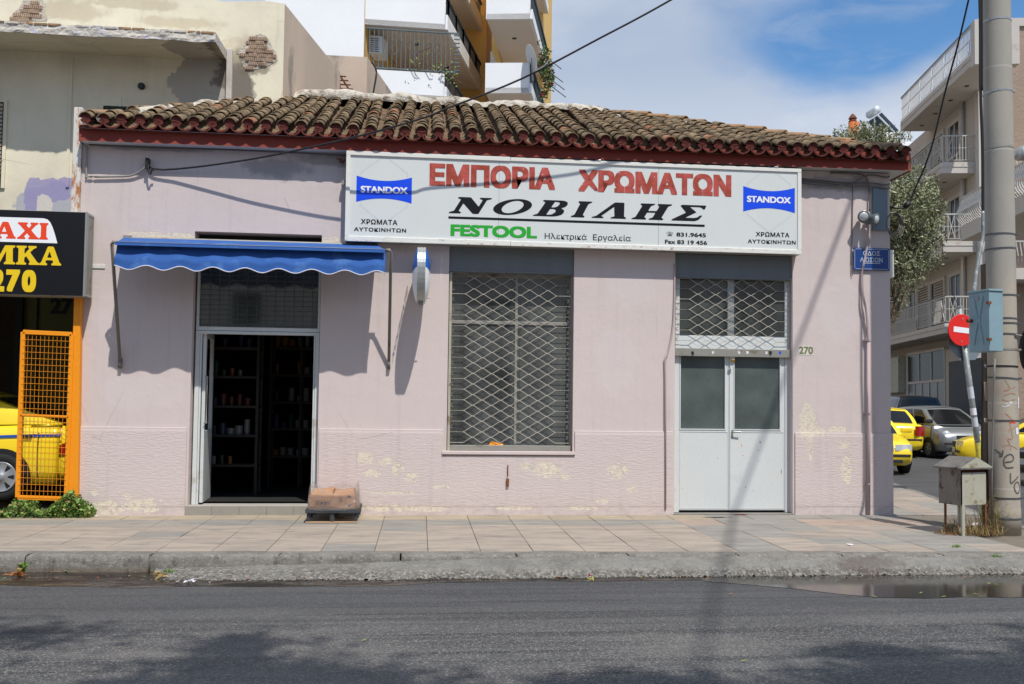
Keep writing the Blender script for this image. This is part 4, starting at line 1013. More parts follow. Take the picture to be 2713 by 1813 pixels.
def rnd_(lp, r=.03):
    out = []; n = len(lp)
    for i in range(n):
        a, c, d = Vector(lp[i - 1]), Vector(lp[i]), Vector(lp[(i + 1) % n]); la, ld = (a - c).length, (d - c).length
        if la < 1e-5 or ld < 1e-5: continue
        p0 = c + (a - c) / la * min(r, la * .45); p1 = c + (d - c) / ld * min(r, ld * .45)
        for k in (0, .33, .67, 1): out.append(tuple(p0 * (1 - k) ** 2 + c * 2 * k * (1 - k) + p1 * k * k))
    return out
def ell(cx, cy, rx_, ry, n=36): return [(cx + rx_ * math.cos(2 * math.pi * i / n), cy + ry * math.sin(2 * math.pi * i / n)) for i in range(n)]
S_ = .13
def serif_foot(x0, x1, y, d):    # stem x0..x1 with flared slab at y; d=+1 bottom, -1 top; left-to-right for bottom
    return [(x0 - S_, y), (x1 + S_, y), (x1 + S_, y + d * .07), (x1, y + d * .17)]
GL = {}
def Ig(x0, w): return [(x0 - S_, 0), (x0 + w + S_, 0), (x0 + w + S_, .07), (x0 + w, .16), (x0 + w, .84), (x0 + w + S_, .93), (x0 + w + S_, 1), (x0 - S_, 1), (x0 - S_, .93), (x0, .84), (x0, .16), (x0 - S_, .07)]
GL['I'] = [Ig(0, .42)]
GL['N'] = [[(0, 0), (.50, 0), (.50, .08), (.36, .15), (.36, .62), (1.02, 0), (1.26, 0), (1.26, .86), (1.42, .92), (1.42, 1), (.92, 1), (.92, .92), (1.08, .86), (1.08, .45), (.52, 1), (0, 1), (0, .92), (.16, .86), (.16, .15), (0, .08)]]
GL['O'] = [ell(.6, .5, .62, .53), ell(.6, .5, .33, .41)]
GL['B'] = [[(0, 0), (.78, 0), (.95, .04), (1.07, .13), (1.1, .27), (1.04, .42), (.88, .52), (1.0, .60), (1.04, .74), (.98, .9), (.84, .98), (.7, 1), (0, 1), (0, .93), (.13, .86), (.13, .14), (0, .07)],
           [(.48, .56), (.48, .90), (.60, .90), (.70, .85), (.72, .73), (.68, .60), (.58, .56)], [(.48, .10), (.48, .46), (.62, .46), (.73, .40), (.76, .28), (.70, .14), (.58, .10)]]
GL['L'] = [[(0, 0), (.46, 0), (.46, .07), (.33, .13), (.60, .72), (.86, .13), (.74, .07), (.74, 0), (1.36, 0), (1.36, .07), (1.24, .14), (.90, .98), (.84, 1), (.54, 1), (.50, .97), (.13, .13), (0, .07)]]
GL['H'] = [[(0, 0), (.62, 0), (.62, .07), (.50, .15), (.50, .44), (.86, .44), (.86, .15), (.74, .07), (.74, 0), (1.36, 0), (1.36, .07), (1.24, .15), (1.24, .85), (1.36, .93), (1.36, 1), (.74, 1), (.74, .93), (.86, .85), (.86, .55), (.50, .55), (.50, .85), (.62, .93), (.62, 1), (0, 1), (0, .93), (.12, .85), (.12, .15), (0, .07)]]
GL['S'] = [[(0, 0), (1.0, 0), (1.14, .08), (1.2, .36), (1.1, .38), (1.02, .24), (.88, .2), (.52, .2), (.86, .56), (.44, .88), (.86, .88), (1.0, .82), (1.06, .74), (1.14, .76), (1.1, 1), (.06, 1), (0, .94), (.42, .52), (0, .08)]]
GL['A'] = [[(0, 0), (.46, 0), (.46, .09), (.34, .14), (.39, .27), (.77, .27), (.82, .14), (.70, .09), (.70, 0), (1.28, 0), (1.28, .09), (1.18, .14), (.82, .97), (.76, 1), (.50, 1), (.46, .97), (.10, .14), (0, .09)], [(.44, .40), (.72, .40), (.58, .74)]]
GL['X'] = [[(0, 0), (.48, 0), (.48, .09), (.38, .14), (.56, .36), (.74, .14), (.64, .09), (.64, 0), (1.26, 0), (1.26, .09), (1.14, .14), (.80, .54), (1.08, .86), (1.2, .91), (1.2, 1), (.74, 1), (.74, .91), (.82, .86), (.66, .66), (.50, .86), (.6, .91), (.6, 1), (.02, 1), (.02, .91), (.12, .86), (.44, .50), (.12, .14), (0, .09)]]
GL['K'] = [[(0, 0), (.58, 0), (.58, .09), (.46, .14), (.46, .36), (.56, .46), (.80, .14), (.72, .09), (.72, 0), (1.32, 0), (1.32, .09), (1.2, .14), (.78, .66), (1.0, .86), (1.14, .91), (1.14, 1), (.66, 1), (.66, .91), (.74, .86), (.46, .56), (.46, .86), (.58, .91), (.58, 1), (0, 1), (0, .91), (.12, .86), (.12, .14), (0, .09)]]
GL['M'] = [[(0, 0), (.44, 0), (.44, .09), (.32, .14), (.34, .70), (.64, .08), (.76, .08), (1.06, .70), (1.06, .14), (.96, .09), (.96, 0), (1.52, 0), (1.52, .09), (1.40, .14), (1.38, .86), (1.5, .91), (1.5, 1), (1.0, 1), (.76, .50), (.52, 1), (.02, 1), (.02, .91), (.14, .86), (.12, .14), (0, .09)]]
GL['T'] = [[(.3, 0), (.92, 0), (.92, .09), (.78, .14), (.78, .86), (.96, .86), (1.08, .66), (1.18, .68), (1.14, 1), (.08, 1), (.04, .68), (.14, .66), (.26, .86), (.44, .86), (.44, .14), (.3, .09)]]
def glyph(k, BL, BR, TL, mt, parent, name='letter', shear=0, r=.035):
    lps = []
    for lp in GL[k]:
        if k not in 'O': lp = rnd_(lp, r)
        lps.append([(x + shear * y, y) for x, y in lp])
    return fit_mesh(None, outline(lps), BL, BR, TL, mt, parent, name)

# ================================================================== THE SHOP SIGN
SY = -.20
sg = thing('shop_sign', 'long white framed lightbox sign with red, black, green and blue Greek lettering under the eave', 'sign')
sx0, sx1 = P(921, 400, SY).x - .015, P(2123, 500, SY).x; sz0, sz1 = 3.640, 4.838
sz0 = (P(915, 642, SY).z + P(2120, 672, SY).z) / 2; sz1 = (P(923, 402, SY).z + P(2120, 445, SY).z) / 2
b = MB(); b.box((sx0 + .004, SY + .012, sz0 + .004), (sx1 - .004, -.004, sz1 - .004)); b.build('box', M['alu_old'], sg)
FY = SY - .0
def sp(px, py, dy=0): return P(px, py, FY + .0075 - dy)
n = N('rusty_white_frame'); p = n.pos(); o = n.xyz()
c = n.mix(n.math('MULTIPLY', n.ss(n.noise(n.pos((9, 9, 30)), 1.3, 5, .7), .57, .66), n.ss(o['Z'], sz0 + .09, sz0 + .02)), rgb(226, 226, 220), rgb(158, 104, 52))
c = n.mix(n.math('MULTIPLY', n.ss(n.noise(n.pos((3, 3, 12)), 2, 5, .7), .55, .7), .35), c, rgb(190, 176, 150))
n.col(c); n.b.inputs['Roughness'].default_value = .45; M['sign_frame'] = n.m
b = MB(); fw_ = .068
xm = P(1352, 420, SY).x; xm2 = P(1352, 650, SY).x
b.box((sx0, SY - .012, sz1 - fw_ * .85), (xm, SY + .02, sz1)); b.box((xm + .004, SY - .010, sz1 - fw_ * .8), (sx1, SY + .02, sz1 - .004))
b.box((sx0, SY - .012, sz0), (xm2, SY + .02, sz0 + fw_)); b.box((xm2 + .004, SY - .010, sz0), (sx1, SY + .02, sz0 + fw_ * .95))
b.box((sx0, SY - .0115, sz0 + fw_), (sx0 + .055, SY + .02, sz1 - fw_ * .85)); b.box((sx1 - .055, SY - .0095, sz0 + fw_ * .95), (sx1, SY + .02, sz1 - fw_ * .8 - .004))
b.build('frame', M['sign_frame'], sg, bevel=.004)
jx = [sx0 + .05, sp(1321.7, 530).x, sp(1745, 550).x, sx1 - .05]
for a, c_ in zip(jx[:-1], jx[1:]):
    b = MB(); b.box((a + .002, FY + .0075, sz0 + .05), (c_ - .002, FY + .011, sz1 - .04)); b.build('panel', M['panel_sign'], sg)
for px in (996, 1586, 2056):
    b = MB(); c_ = P(px, 402 + (px - 996) * .037, SY); b.box((c_.x - .03, SY - .016, c_.z - .02), (c_.x + .03, SY + .02, sz1 + .012)); b.build('clip', M['alu'], sg, bevel=.003)
n = N('faded_red_print'); p = n.pos()
c = n.mix(n.ss(n.noise(p, 4.5, 6, .62, .3), .40, .62), rgb(190, 84, 76), rgb(158, 62, 40))
c = n.mix(n.math('MULTIPLY', n.ss(n.noise(p, 15, 6, .7), .5, .68), .6), c, rgb(128, 48, 26))
c = n.mix(n.ss(n.noise(p, 24, 5, .7), .665, .69), c, rgb(212, 206, 200)); n.col(c); n.b.inputs['Roughness'].default_value = .45; M['print_red'] = n.m
def tx(body, bl, br, tl, mt, dy=.002, parent=sg, **k):
    BL, BR, TL = sp(*bl, dy), sp(*br, dy), sp(*tl, dy); BR.z = BL.z = (BL.z + BR.z) / 2; TL.x = BL.x
    return text(body, BL, BR, TL, M[mt], parent, **k)
tx('ΕΜΠΟΡΙΑ', (1137.7, 493.5), (1470.5, 503.4), (1139, 432.0), 'print_red', bold=.044)
tx('ΧΡΩΜΑΤΩΝ', (1532.4, 506.3), (1937.6, 522.3), (1532.4, 448.4), 'print_red', bold=.044)
def lineY(px, a, b_): return a[1] + (b_[1] - a[1]) * (px - a[0]) / (b_[0] - a[0])
zb_n = (sp(1189, 565).z + sp(1871, 587.5).z) / 2; zt_n = (sp(1205, 520.5).z + sp(1860, 546).z) / 2
for k, p0, p1 in (('N', 1189, 1303), ('O', 1306.5, 1409.5), ('B', 1412, 1504), ('I', 1512, 1569), ('L', 1567.5, 1659), ('H', 1673, 1781), ('S', 1779, 1871)):
    y = 560; BL = sp(p0, y, .002); BR = sp(p1, y, .002); BL.z = BR.z = zb_n; TL = BL.copy(); TL.z = zt_n
    glyph(k, BL, BR, TL, M['print_black'], sg, 'letter', .42)
b = MB(); a, c_ = sp(1188, 576, .002), sp(1867, 599, .002); zc = (a.z + c_.z) / 2
b.face([(a.x, a.y, zc - .016), (c_.x, a.y, zc - .016), (c_.x, a.y, zc + .016), (a.x, a.y, zc + .016)]); b.build('underline', M['print_black'], sg)
tx('FESTOOL', (1193.4, 624.8), (1422.7, 632.5), (1193.4, 594.2), 'print_green', bold=.035)
tx('Ηλεκτρικά', (1443, 637.5), (1554.5, 640.5), (1443, 617), 'print_black', bold=.010)
tx('Εργαλεία', (1571, 641), (1671, 644), (1571, 620.5), 'print_black', bold=.010)
tx('831.9645', (1792, 627), (1870.3, 629.2), (1792, 616), 'print_black', bold=.02)
tx('☎', (1766, 625.3), (1783, 626), (1766, 614), 'print_black', bold=0)
tx('Fax 83 19 456', (1761.7, 646.5), (1873.3, 648.9), (1761.7, 635.2), 'print_black', bold=.018)
tx('ΧΡΩΜΑΤΑ', (956.2, 594.6), (1052.8, 596), (956.2, 580.3), 'print_black', bold=.018, space=1.1)
tx('ΑΥΤΟΚΙΝΗΤΩΝ', (937.6, 613.2), (1075.9, 615.9), (937.6, 602), 'print_black', bold=.018, space=1.1)
tx('ΧΡΩΜΑΤΑ', (2002.7, 627), (2091.3, 629), (2002.7, 614.5), 'print_black', bold=.018, space=1.1)
tx('ΑΥΤΟΚΙΝΗΤΩΝ', (1981, 645.3), (2107.9, 647.8), (1981, 634.3), 'print_black', bold=.018, space=1.1)
for (x0_, x1_, yt, yb, ytm, ybm, yt2, yb2) in ((944.3, 1091, 465.3, 534.9, 479.6, 526.6, 471, 540), (1969.1, 2105.7, 492.7, 560.3, 506.7, 552.2, 498.8, 565.5)):
    zt_, zb2_, = (sp(x0_, yt).z + sp(x1_, yt2).z) / 2, (sp(x0_, yb).z + sp(x1_, yb2).z) / 2; mt_, mb_ = sp((x0_ + x1_) / 2, ytm).z, sp((x0_ + x1_) / 2, ybm).z
    X0, X1 = sp(x0_, 500).x, sp(x1_, 500).x; pts_ = []
    for i in range(17): u = i / 16; pts_.append((X0 + (X1 - X0) * u, zb2_ + (mb_ - zb2_) * 4 * u * (1 - u)))
    for i in range(17): u = 1 - i / 16; pts_.append((X0 + (X1 - X0) * u, zt_ + (mt_ - zt_) * 4 * u * (1 - u)))
    b = MB(); y = FY + .0055
    for i in range(16): b.face([(pts_[i][0], y, pts_[i][1]), (pts_[i + 1][0], y, pts_[i + 1][1]), (pts_[32 - i][0], y, pts_[32 - i][1]), (pts_[33 - i][0], y, pts_[33 - i][1])])
    b.build('logo_shape', M['print_blue'], sg)
    cx, cz = (X0 + X1) / 2, (zt_ + zb2_) / 2; rr_ = .46; hexp = [(cx + rr_ * .80 * sx_, cz + rr_ * sz_) for sx_, sz_ in ((0, 1.0), (.84, .48), (.84, -.48), (0, -1.0), (-.84, -.48), (-.84, .48))]
    b = MB()
    for i in range(6):
        a, c2_ = Vector(hexp[i]), Vector(hexp[(i + 1) % 6]); d_ = (c2_ - a).normalized(); nn_ = Vector((-d_.y, d_.x)) * .006
        b.face([(v.x, FY + .0065, v.y) for v in (a - nn_, a + nn_, c2_ + nn_, c2_ - nn_)])
    b.build('hexagon_outline', M['print_ghost'], sg)
tx('STANDOX', (955.5, 511), (1079.7, 514.4), (955.5, 492.5), 'print_white', dy=.0035, bold=.03)
tx('STANDOX', (1979, 535.8), (2094.9, 539.8), (1979, 519), 'print_white', dy=.0035, bold=.03)
b = MB(); c_ = P(912, 500, -.1); b.box((sx0 - .06, -.12, c_.z + .05), (sx0, -.06, c_.z + .11)); b.build('bracket', M['alu_old'], sg)

# ================================================================== LENS-SHAPED PROJECTING SIGN
K('sign_blue', rgb(28, 104, 200), .35, var=.02, bump=0)
ov = thing('projecting_sign', 'lens-shaped lightbox with blue and white faces projecting edge-on beside the awning', 'sign')
ox = -.012; zc, zh, yc, yh = 3.165, .365, -.43, .36
def oval(a, s=1.0):
    ca, sa = math.cos(a), math.sin(a); e_ = .72
    return (yc + yh * s * math.copysign(abs(ca) ** e_, ca), zc + zh * s * math.copysign(abs(sa) ** (e_ + .15), sa))
b = MB(); ns = 40
for dx, s0, s1 in ((-.052, 1, 1),):
    for i in range(ns):
        a0, a1 = 2 * math.pi * i / ns, 2 * math.pi * (i + 1) / ns; p0, p1 = oval(a0), oval(a1)
        for w0, w1, ss_ in ((-.052, -.026, 1), (-.026, -.018, .985), (-.018, .018, 1), (.018, .026, .985), (.026, .052, 1)):
            q0, q1 = oval(a0, ss_), oval(a1, ss_)
            b.face([(ox + w0, *q0), (ox + w0, *q1), (ox + w1, *q1), (ox + w1, *q0)])
b.build('rim', M['alu'], ov)
for s in (-1, 1):
    b = MB(); vs_ = []; fs_ = []; nr = 7
    for j in range(nr + 1):
        rr_ = 1 - j / nr; hx = .052 + .065 * (1 - rr_ ** 2.2) ** .8
        for i in range(ns): a0 = 2 * math.pi * i / ns; y, z = oval(a0, .985 * rr_ + .001); vs_.append((ox + s * hx, y, z))
    mi = []
    for j in range(nr):
        for i in range(ns):
            f_ = (j * ns + i, j * ns + (i + 1) % ns, (j + 1) * ns + (i + 1) % ns, (j + 1) * ns + i); zz = sum(vs_[k][2] for k in f_) / 4
            b.cur = 1 if zz > 3.20 else 0; b.raw([vs_[k] for k in f_], [(0, 1, 2, 3) if s > 0 else (3, 2, 1, 0)])
    b.build('face', [M['print_white'], M['sign_blue']], ov, smooth=False)
    # lettering across the blue band
    BLp = Vector((ox + s * .1235, yc - .27 if s > 0 else yc + .27, 3.27)); BRp = Vector((ox + s * .1235, yc + .27 if s > 0 else yc - .27, 3.27))
    text('STANDOX', BLp, BRp, BLp + Vector((0, 0, .12)), M['print_white'], ov, bold=.03)
b = MB(); b.box((ox - .03, -.56, zc - zh - .03), (ox + .03, -.30, zc - zh + .02)); b.box((ox - .03, -.12, zc - .25), (ox + .03, 0, zc + .3)); b.tube([(ox - .02, -.45, 2.86), (ox + .12, -.45, 2.87)], .006, 6)
b.build('bracket', M['alu_old'], ov)

# ================================================================== THINGS FIXED TO THE WALL
def vcable(name, label, pts, r, mt, cat='cable', n_=6, group=None):
    b = MB(); b.tube(pts, r, n_); o_ = b.build(name, M[mt], smooth=True); return tag(o_, label, cat, group)
def smooth_path(pts, k=6):
    pts = [Vector(p) for p in pts]; out = []
    for i in range(len(pts) - 1):
        p0 = pts[max(i - 1, 0)]; p1 = pts[i]; p2 = pts[i + 1]; p3 = pts[min(i + 2, len(pts) - 1)]
        for j in range(k):
            t = j / k; out.append(.5 * ((2 * p1) + (-p0 + p2) * t + (2 * p0 - 5 * p1 + 4 * p2 - p3) * t * t + (-p0 + 3 * p1 - 3 * p2 + p3) * t ** 3))
    return out + [pts[-1]]
vcable('conduit', 'thin pale pipe clipped along the wall under the eave at the far left',
       smooth_path([P(229, 386, -.03), P(229, 460, -.03), P(234, 468, -.03), P(300, 468, -.03), P(345, 466, -.03), P(370, 455, -.04), P(388, 440, -.06), P(391, 424, -.07)]), .014, 'alu_old', 'pipe')
hk = P(391, 424, -.06)
cab = smooth_path([hk, P(395, 436, -.065), P(405, 446, -.065), P(430, 450, -.07), P(452, 449, -.08), P(480, 447, -.10), P(567, 437, -.18), P(716, 413, -.33), P(942, 363, -.55), P(1118, 314, -.68), P(1181, 289, -.71), P(1382, 209, -.87), P(1594, 99, -1.08), P(1708, 39, -1.17), P(1818, -23, -1.26)], 5)
cab += [cab[-1] + (cab[-1] - cab[-2]).normalized() * d + Vector((0, 0, .012 * d * d)) for d in (1, 2, 3, 4.2)]
b = MB(); b.tube(cab, .013, 7); c2_ = b.build('overhead_cable', M['cable'], smooth=True)
tag(c2_, 'thick black overhead cable rising from a wall hook across the roof tiles', 'cable')
b = MB(); b.tube(smooth_path([hk, P(392, 440, -.09), P(394, 455, -.10), P(398, 462, -.10), P(402, 452, -.10), P(408, 450, -.1)]), .012, 6); b.box((hk.x - .02, -.1, hk.z - .12), (hk.x + .02, 0, hk.z + .02))
tag(b.build('wall_hook', M['cable'], smooth=False), 'iron hook bracket on the pink wall holding the thick black cable', 'hook')
vcable('wall_cable', 'loose cable with small clips pinned under the eave left of the long sign', smooth_path([P(236, 384, -.015), P(400, 391, -.02), P(600, 397, -.015), P(760, 404, -.02), P(915, 412, -.02)]), .009, 'old_cable')
b = MB(); hp = P(905, 425, -.06); b.tube(smooth_path([hp + Vector((-.07, 0, .02)), hp, hp + Vector((.02, -.02, -.04)), hp + Vector((.05, -.02, .01))]), .01, 5); b.box((hp.x - .03, -.06, hp.z - .02), (hp.x + .01, 0, hp.z + .02))
tag(b.build('wall_anchor', M['rust']), 'small rusty anchor on the wall at the upper left corner of the sign', 'anchor')
vcable('conduit', 'narrow pink-painted pipe running down the wall left of the white doors', smooth_path([P(1788, 700, -.01), P(1784, 850, -.015), P(1772, 925, -.02), P(1762, 950, -.03)]) + [P(1763, 1000, -.03), P(1763, 1350, -.03)], .013, 'pipe_pink', 'pipe')
b = MB(); b.box((P(243, 704).x, -.012, P(243, 711).z), (P(279, 700).x, -.001, P(243, 701).z)); b.tube([(P(250, 706).x, -.015, P(250, 706).z), (P(250, 706).x, -.001, P(250, 706).z)], .006, 6); b.tube([(P(272, 706).x, -.015, P(272, 706).z), (P(272, 706).x, -.001, P(272, 706).z)], .006, 6)
tag(b.build('fixing_strip', M['num_plate'], bevel=.002), 'short flat metal strip screwed to the wall beside the taxi sign', 'bracket')
# right corner: downpipe, cables, floodlights, boxes
t = thing('wall_pipe', 'pink-painted pipe standing at the right corner of the wall, in the pole shadow', 'pipe')
b = MB(); b.tube([P(2301, 905, -.05), P(2301, 1364, -.05)], .026, 9); b.build('tube', M['pipe_pink'], t, smooth=True)
for py in (902, 1095, 1283): 
    c_ = P(2301, py, -.05); b = MB(); b.tube([c_ + Vector((0, 0, -.012)), c_ + Vector((0, 0, .012))], .034, 9); b.box((c_.x - .06, -.05, c_.z - .01), (c_.x, 0, c_.z + .01)); b.build('clamp', M['pipe_pink'], t)
vcable('wall_cable', 'sagging pink cable pair looping down from the floodlights into the corner pipe', smooth_path([P(2300, 600, -.05), P(2296, 660, -.03), P(2284, 725, -.04), P(2286, 780, -.05), P(2296, 830, -.05), P(2301, 905, -.05)]), .016, 'pipe_pink')
vcable('wall_cable', 'thinner slack cable left of the sagging pair at the corner', smooth_path([P(2298, 640, -.02), P(2284, 720, -.02), P(2279, 810, -.02), P(2292, 860, -.03), P(2299, 900, -.04)]), .010, 'pipe_pink')
vcable('wall_cable', 'dark cable dropping straight beside the street name plate', smooth_path([P(2254, 483, -.02), P(2259, 500, -.02), P(2258, 600, -.02), P(2256, 700, -.02), P(2258, 731, -.02)]), .007, 'old_cable')
for i, (y0, y1, y2) in enumerate(((474, 485, 490), (480, 493, 500), (486, 488, 470))):
    vcable('wall_cable', ['upper', 'middle', 'lower'][i] + ' cable of the bundle under the eave right of the long sign', smooth_path([P(2124, y0, -.03 - i * .01), P(2190, y0 + 6, -.03 - i * .01), P(2250, y1, -.03 - i * .012), P(2300, y2 - 6, -.04), P(2345, y2, -.04), P(2357, y2 - 3, -.03)]), .010, 'old_cable')
vcable('wall_cable', 'vertical cable rising from the floodlights to the eave', smooth_path([P(2304, 560, -.04), P(2303, 500, -.04), P(2298, 478, -.04), P(2280, 462, -.04), P(2200, 458, -.03)]), .012, 'old_cable')
for i, (px, py, dx, sc_, lb) in enumerate(((2288, 574, -.25, 1.0, 'round grey floodlight on the wall above the street name plate, left one'), (2321, 582, .75, .95, 'dark floodlight turned sideways above the street name plate, right one'))):
    t = thing('floodlight', lb, 'lamp'); c_ = P(px, py, -.20); d_ = Vector((dx, -1, -.25)).normalized(); A4 = d_.to_track_quat('Z', 'Y').to_matrix().to_4x4(); A4.translation = c_
    b = MB(); b.lathe((0, 0, 0), [(.03, -.16), (.06, -.10), (.075, -.02), (.085, .0), (.085, .012), (.07, .012)], 18); b.v = [tuple(A4 @ Vector(v)) for v in b.v]; b.build('housing', M['lamp_head'] if i == 0 else M['rail_grey'], t, smooth=True)
    b = MB(); b.lathe((0, 0, 0), [(.068, .008), (.05, .022), (.01, .028)], 18); b.v = [tuple(A4 @ Vector(v)) for v in b.v]; b.build('lens', M['headlight'], t, smooth=True)
    b = MB(); b.tube([c_ - d_ * .12, c_ - d_ * .15 + Vector((0, .05, -.03)), (P(2303, 590).x, -.02, c_.z - .03)], .014, 7); b.build('bracket', M['rail_grey'], t)
b = MB(); jb = P(2330, 520, 0); b.box((P(2310, 500).x, -.035, P(2330, 612).z), (6.60, -.001, P(2330, 500).z)); b.build('x', M['junction_box']).name = 'mounting_board'
tag(bpy.data.objects['mounting_board'], 'blue-grey board on the shaded corner under the eave behind the floodlights', 'board')
b = MB()
for k in range(4):
    c_ = P(2366 + k * 2, 592 + k * 2, -.10 - .01 * k); rr_ = .12 + .012 * k
    b.tube([(c_.x + rr_ * math.cos(a), c_.y + .05 * math.cos(a), c_.z + rr_ * 1.15 * math.sin(a)) for a in [2 * math.pi * j / 20 for j in range(21)]], .007, 5)
tag(b.build('cable_coil', M['old_cable'], smooth=True), 'coil of spare cable hanging at the right corner of the building', 'cable')
b = MB(); cj = P(2403, 545, -.05); b.tube(smooth_path([P(2358, 548, .0), P(2380, 552, -.03), cj, P(2425, 500, -.1), P(2465, 400, -.3), P(2505, 240, -.6), P(2540, 110, -.9), P(2575, -40, -1.2), P(2600, -160, -1.5)]), .013, 7); b.tube([P(2398, 548, -.05), P(2410, 538, -.05)], .04, 8); b.tube([P(2358, 553, .0), P(2398, 547, -.04)], .008, 6)
tag(b.build('overhead_cable', M['cable'], smooth=True), 'black cable climbing steeply from the right corner of the shop beside the concrete pole', 'cable')
# street name plate
t = thing('street_name_plate', 'blue enamel street name plate reading ΟΔΟΣ ΛΙΟΣΙΩΝ at the right corner', 'sign')
pa, pb = P(2261, 658, -.03), P(2357, 718, -.03); pa.z += .01; pb.z -= .0
b = MB(); b.box((pa.x, -.034, pb.z), (pb.x, -.026, pa.z)); b.build('plate', M['sign_plate_blue'], t, bevel=.002)
b = MB(); i_ = .028
for (x0_, x1_, z0_, z1_) in ((pa.x + i_, pb.x - i_, pa.z - .02, pa.z - .015), (pa.x + i_, pb.x - i_, pb.z + .015, pb.z + .02), (pa.x + .015, pa.x + .02, pb.z + i_, pa.z - i_), (pb.x - .02, pb.x - .015, pb.z + i_, pa.z - i_)):
    b.face([(x0_, -.0355, z0_), (x1_, -.0355, z0_), (x1_, -.0355, z1_), (x0_, -.0355, z1_)])
b.build('border', M['plate_white'], t)
def pp(px, py): return P(px, py, -.036)
def ptx(body, px0, px1, py0, py1):
    BL, BR, TL = pp(px0, py0), pp(px1, py0), pp(px0, py1); BR.z = BL.z; TL.x = BL.x; text(body, BL, BR, TL, M['plate_white'], t, bold=.008)
ptx('ΟΔΟΣ', 2287, 2332, 677, 665); ptx('ΛΙΟΣΙΩΝ', 2279, 2338, 694, 682)
b = MB(); a = pp(2286, 697); c_ = pp(2332, 697); b.face([(a.x, a.y, a.z - .004), (c_.x, a.y, a.z - .004), (c_.x, a.y, a.z + .004), (a.x, a.y, a.z + .004)]); b.build('rule', M['plate_white'], t)
t = tag(MB().box((6.655, .02, P(2363, 735).z), (6.72, .16, P(2363, 662).z)).build('meter_box', M['num_plate'], bevel=.006), 'small white box on the side wall just behind the street name plate', 'box')
# house number
t = thing('house_number', 'painted olive number 270 on a pale patch right of the white doors', 'house number')
pa, pb = P(2116, 916, -.001), P(2152, 941, -.001)
b = MB(); b.box((pa.x, -.0035, pb.z), (pb.x, -.001, pa.z)); b.build('patch', M['num_plate'], t)
BL, BR, TL = P(2117, 938, -.005), P(2154, 938.5, -.005), P(2117, 918, -.005); BR.z = BL.z; text('270', BL, BR, TL, M['olive_num'], t, bold=.025)

# ================================================================== PALLET WITH BOXES BY THE STEP
g0, g1, g2 = G(809, 1387, -.01), G(948, 1387, -.01), G(958, 1371, -.01)
px0, px1, py0 = g0.x, g1.x, (g0.y + g1.y) / 2; py1 = -.04
t = thing('pallet', 'small dark pallet on the pavement carrying the wrapped carton beside the step', 'pallet')
def pz(py_): return P(870, py_, py0).z
for ya_ in (py0, py0 + .25, py1 - .09): b = MB(); b.box((px0, ya_, zg(py0) + .001), (px1, ya_ + .09, zg(py0) + .018)); b.build('bottom_board', M['wood_pale'], t, bevel=.003)
for i in range(3):
    b = MB(); y = (py0 + .045, (py0 + py1) / 2, py1 - .05)[i]; x = (px0 + px1) / 2
    for xx, r_ in ((x, .032), (px0 + .03, .02), (px1 - .03, .02)): b.lathe((xx, y, .017), [(r_, 0), (r_, pz(1359) - .017)], 12)
    b.build('block', M['pallet_dark'], t, smooth=False)
for i in range(5):
    yy = py0 + (py1 - py0 - .09) * i / 4; b = MB(); b.box((px0 - .005, yy, pz(1360)), (px1 + .005, yy + .09, pz(1350))); b.build('deck_board', M['wood_grey'] if i else M['pallet_dark'], t, bevel=.003)
zt = pz(1349.5)
ct = thing('carton', 'brown cardboard carton marked BODY under clear film on the small pallet', 'box')
bx0, bx1, bt = P(817, 1300, py0 + .02).x, P(942, 1300, py0 + .02).x, P(880, 1314, py0 + .02).z
b = MB(); b.box((bx0, py0 + .02, zt), (bx1, py1 - .03, bt)); b.build('carton_body', M['cardboard'], ct, bevel=.006)
b = MB(); b.prism([(bx0 + .01, py0 + .10, bt + .001), (bx1 - .28, py0 + .10, bt + .001), (bx1 - .28, py0 + .14, bt + .075), (bx0 + .03, py0 + .14, bt + .055)], (0, .3, 0)); b.prism([(bx1 - .27, py0 + .08, bt + .001), (bx1 - .01, py0 + .08, bt + .001), (bx1 - .03, py0 + .12, bt + .07), (bx1 - .27, py0 + .12, bt + .045)], (0, .3, 0)); b.build('upper_flaps', M['cardboard'], ct, bevel=.004)
def bp(px, py): return P(px, py, py0 + .0185)
def btx(body, x0_, x1_, yb, yt, **k):
    BL, BR, TL = bp(x0_, yb), bp(x1_, yb), bp(x0_, yt); BR.z = BL.z; TL.x = BL.x + k.pop('lean', 0); return text(body, BL, BR, TL, M['card_print'], ct, **k)
btx('BODY', 848, 873, 1337.5, 1329.5, bold=.035, lean=.008)
def frame(x0_, x1_, y0_, y1_, w, par=ct, mt='card_print', fn=bp, name='printed_frame'):
    a, c_ = fn(x0_, y0_), fn(x1_, y1_); b = MB(); y = a.y
    for (u0, u1, v0, v1) in ((a.x, c_.x, a.z - w, a.z), (a.x, c_.x, c_.z, c_.z + w), (a.x, a.x + w, c_.z + w, a.z - w), (c_.x - w, c_.x, c_.z + w, a.z - w)): b.face([(u0, y, v0), (u1, y, v0), (u1, y, v1), (u0, y, v1)])
    return b.build(name, M[mt], par)
frame(834.5, 877, 1327, 1340, .003); frame(837.5, 846, 1329.5, 1337.5, .006); frame(897.5, 907, 1318, 1332, .003)
b = MB(); 
for (x0_, x1_, ya_, yb_) in ((900, 901.2, 1320, 1329), (903.5, 904.7, 1320, 1329), (899, 905.8, 1329.6, 1330.4), (841.5, 842.2, 1330, 1337), (838.5, 845.5, 1333, 1334)):
    a, c_ = bp(x0_, ya_), bp(x1_, yb_); b.face([(a.x, a.y - .0005, c_.z), (c_.x, a.y - .0005, c_.z), (c_.x, a.y - .0005, a.z), (a.x, a.y - .0005, a.z)])
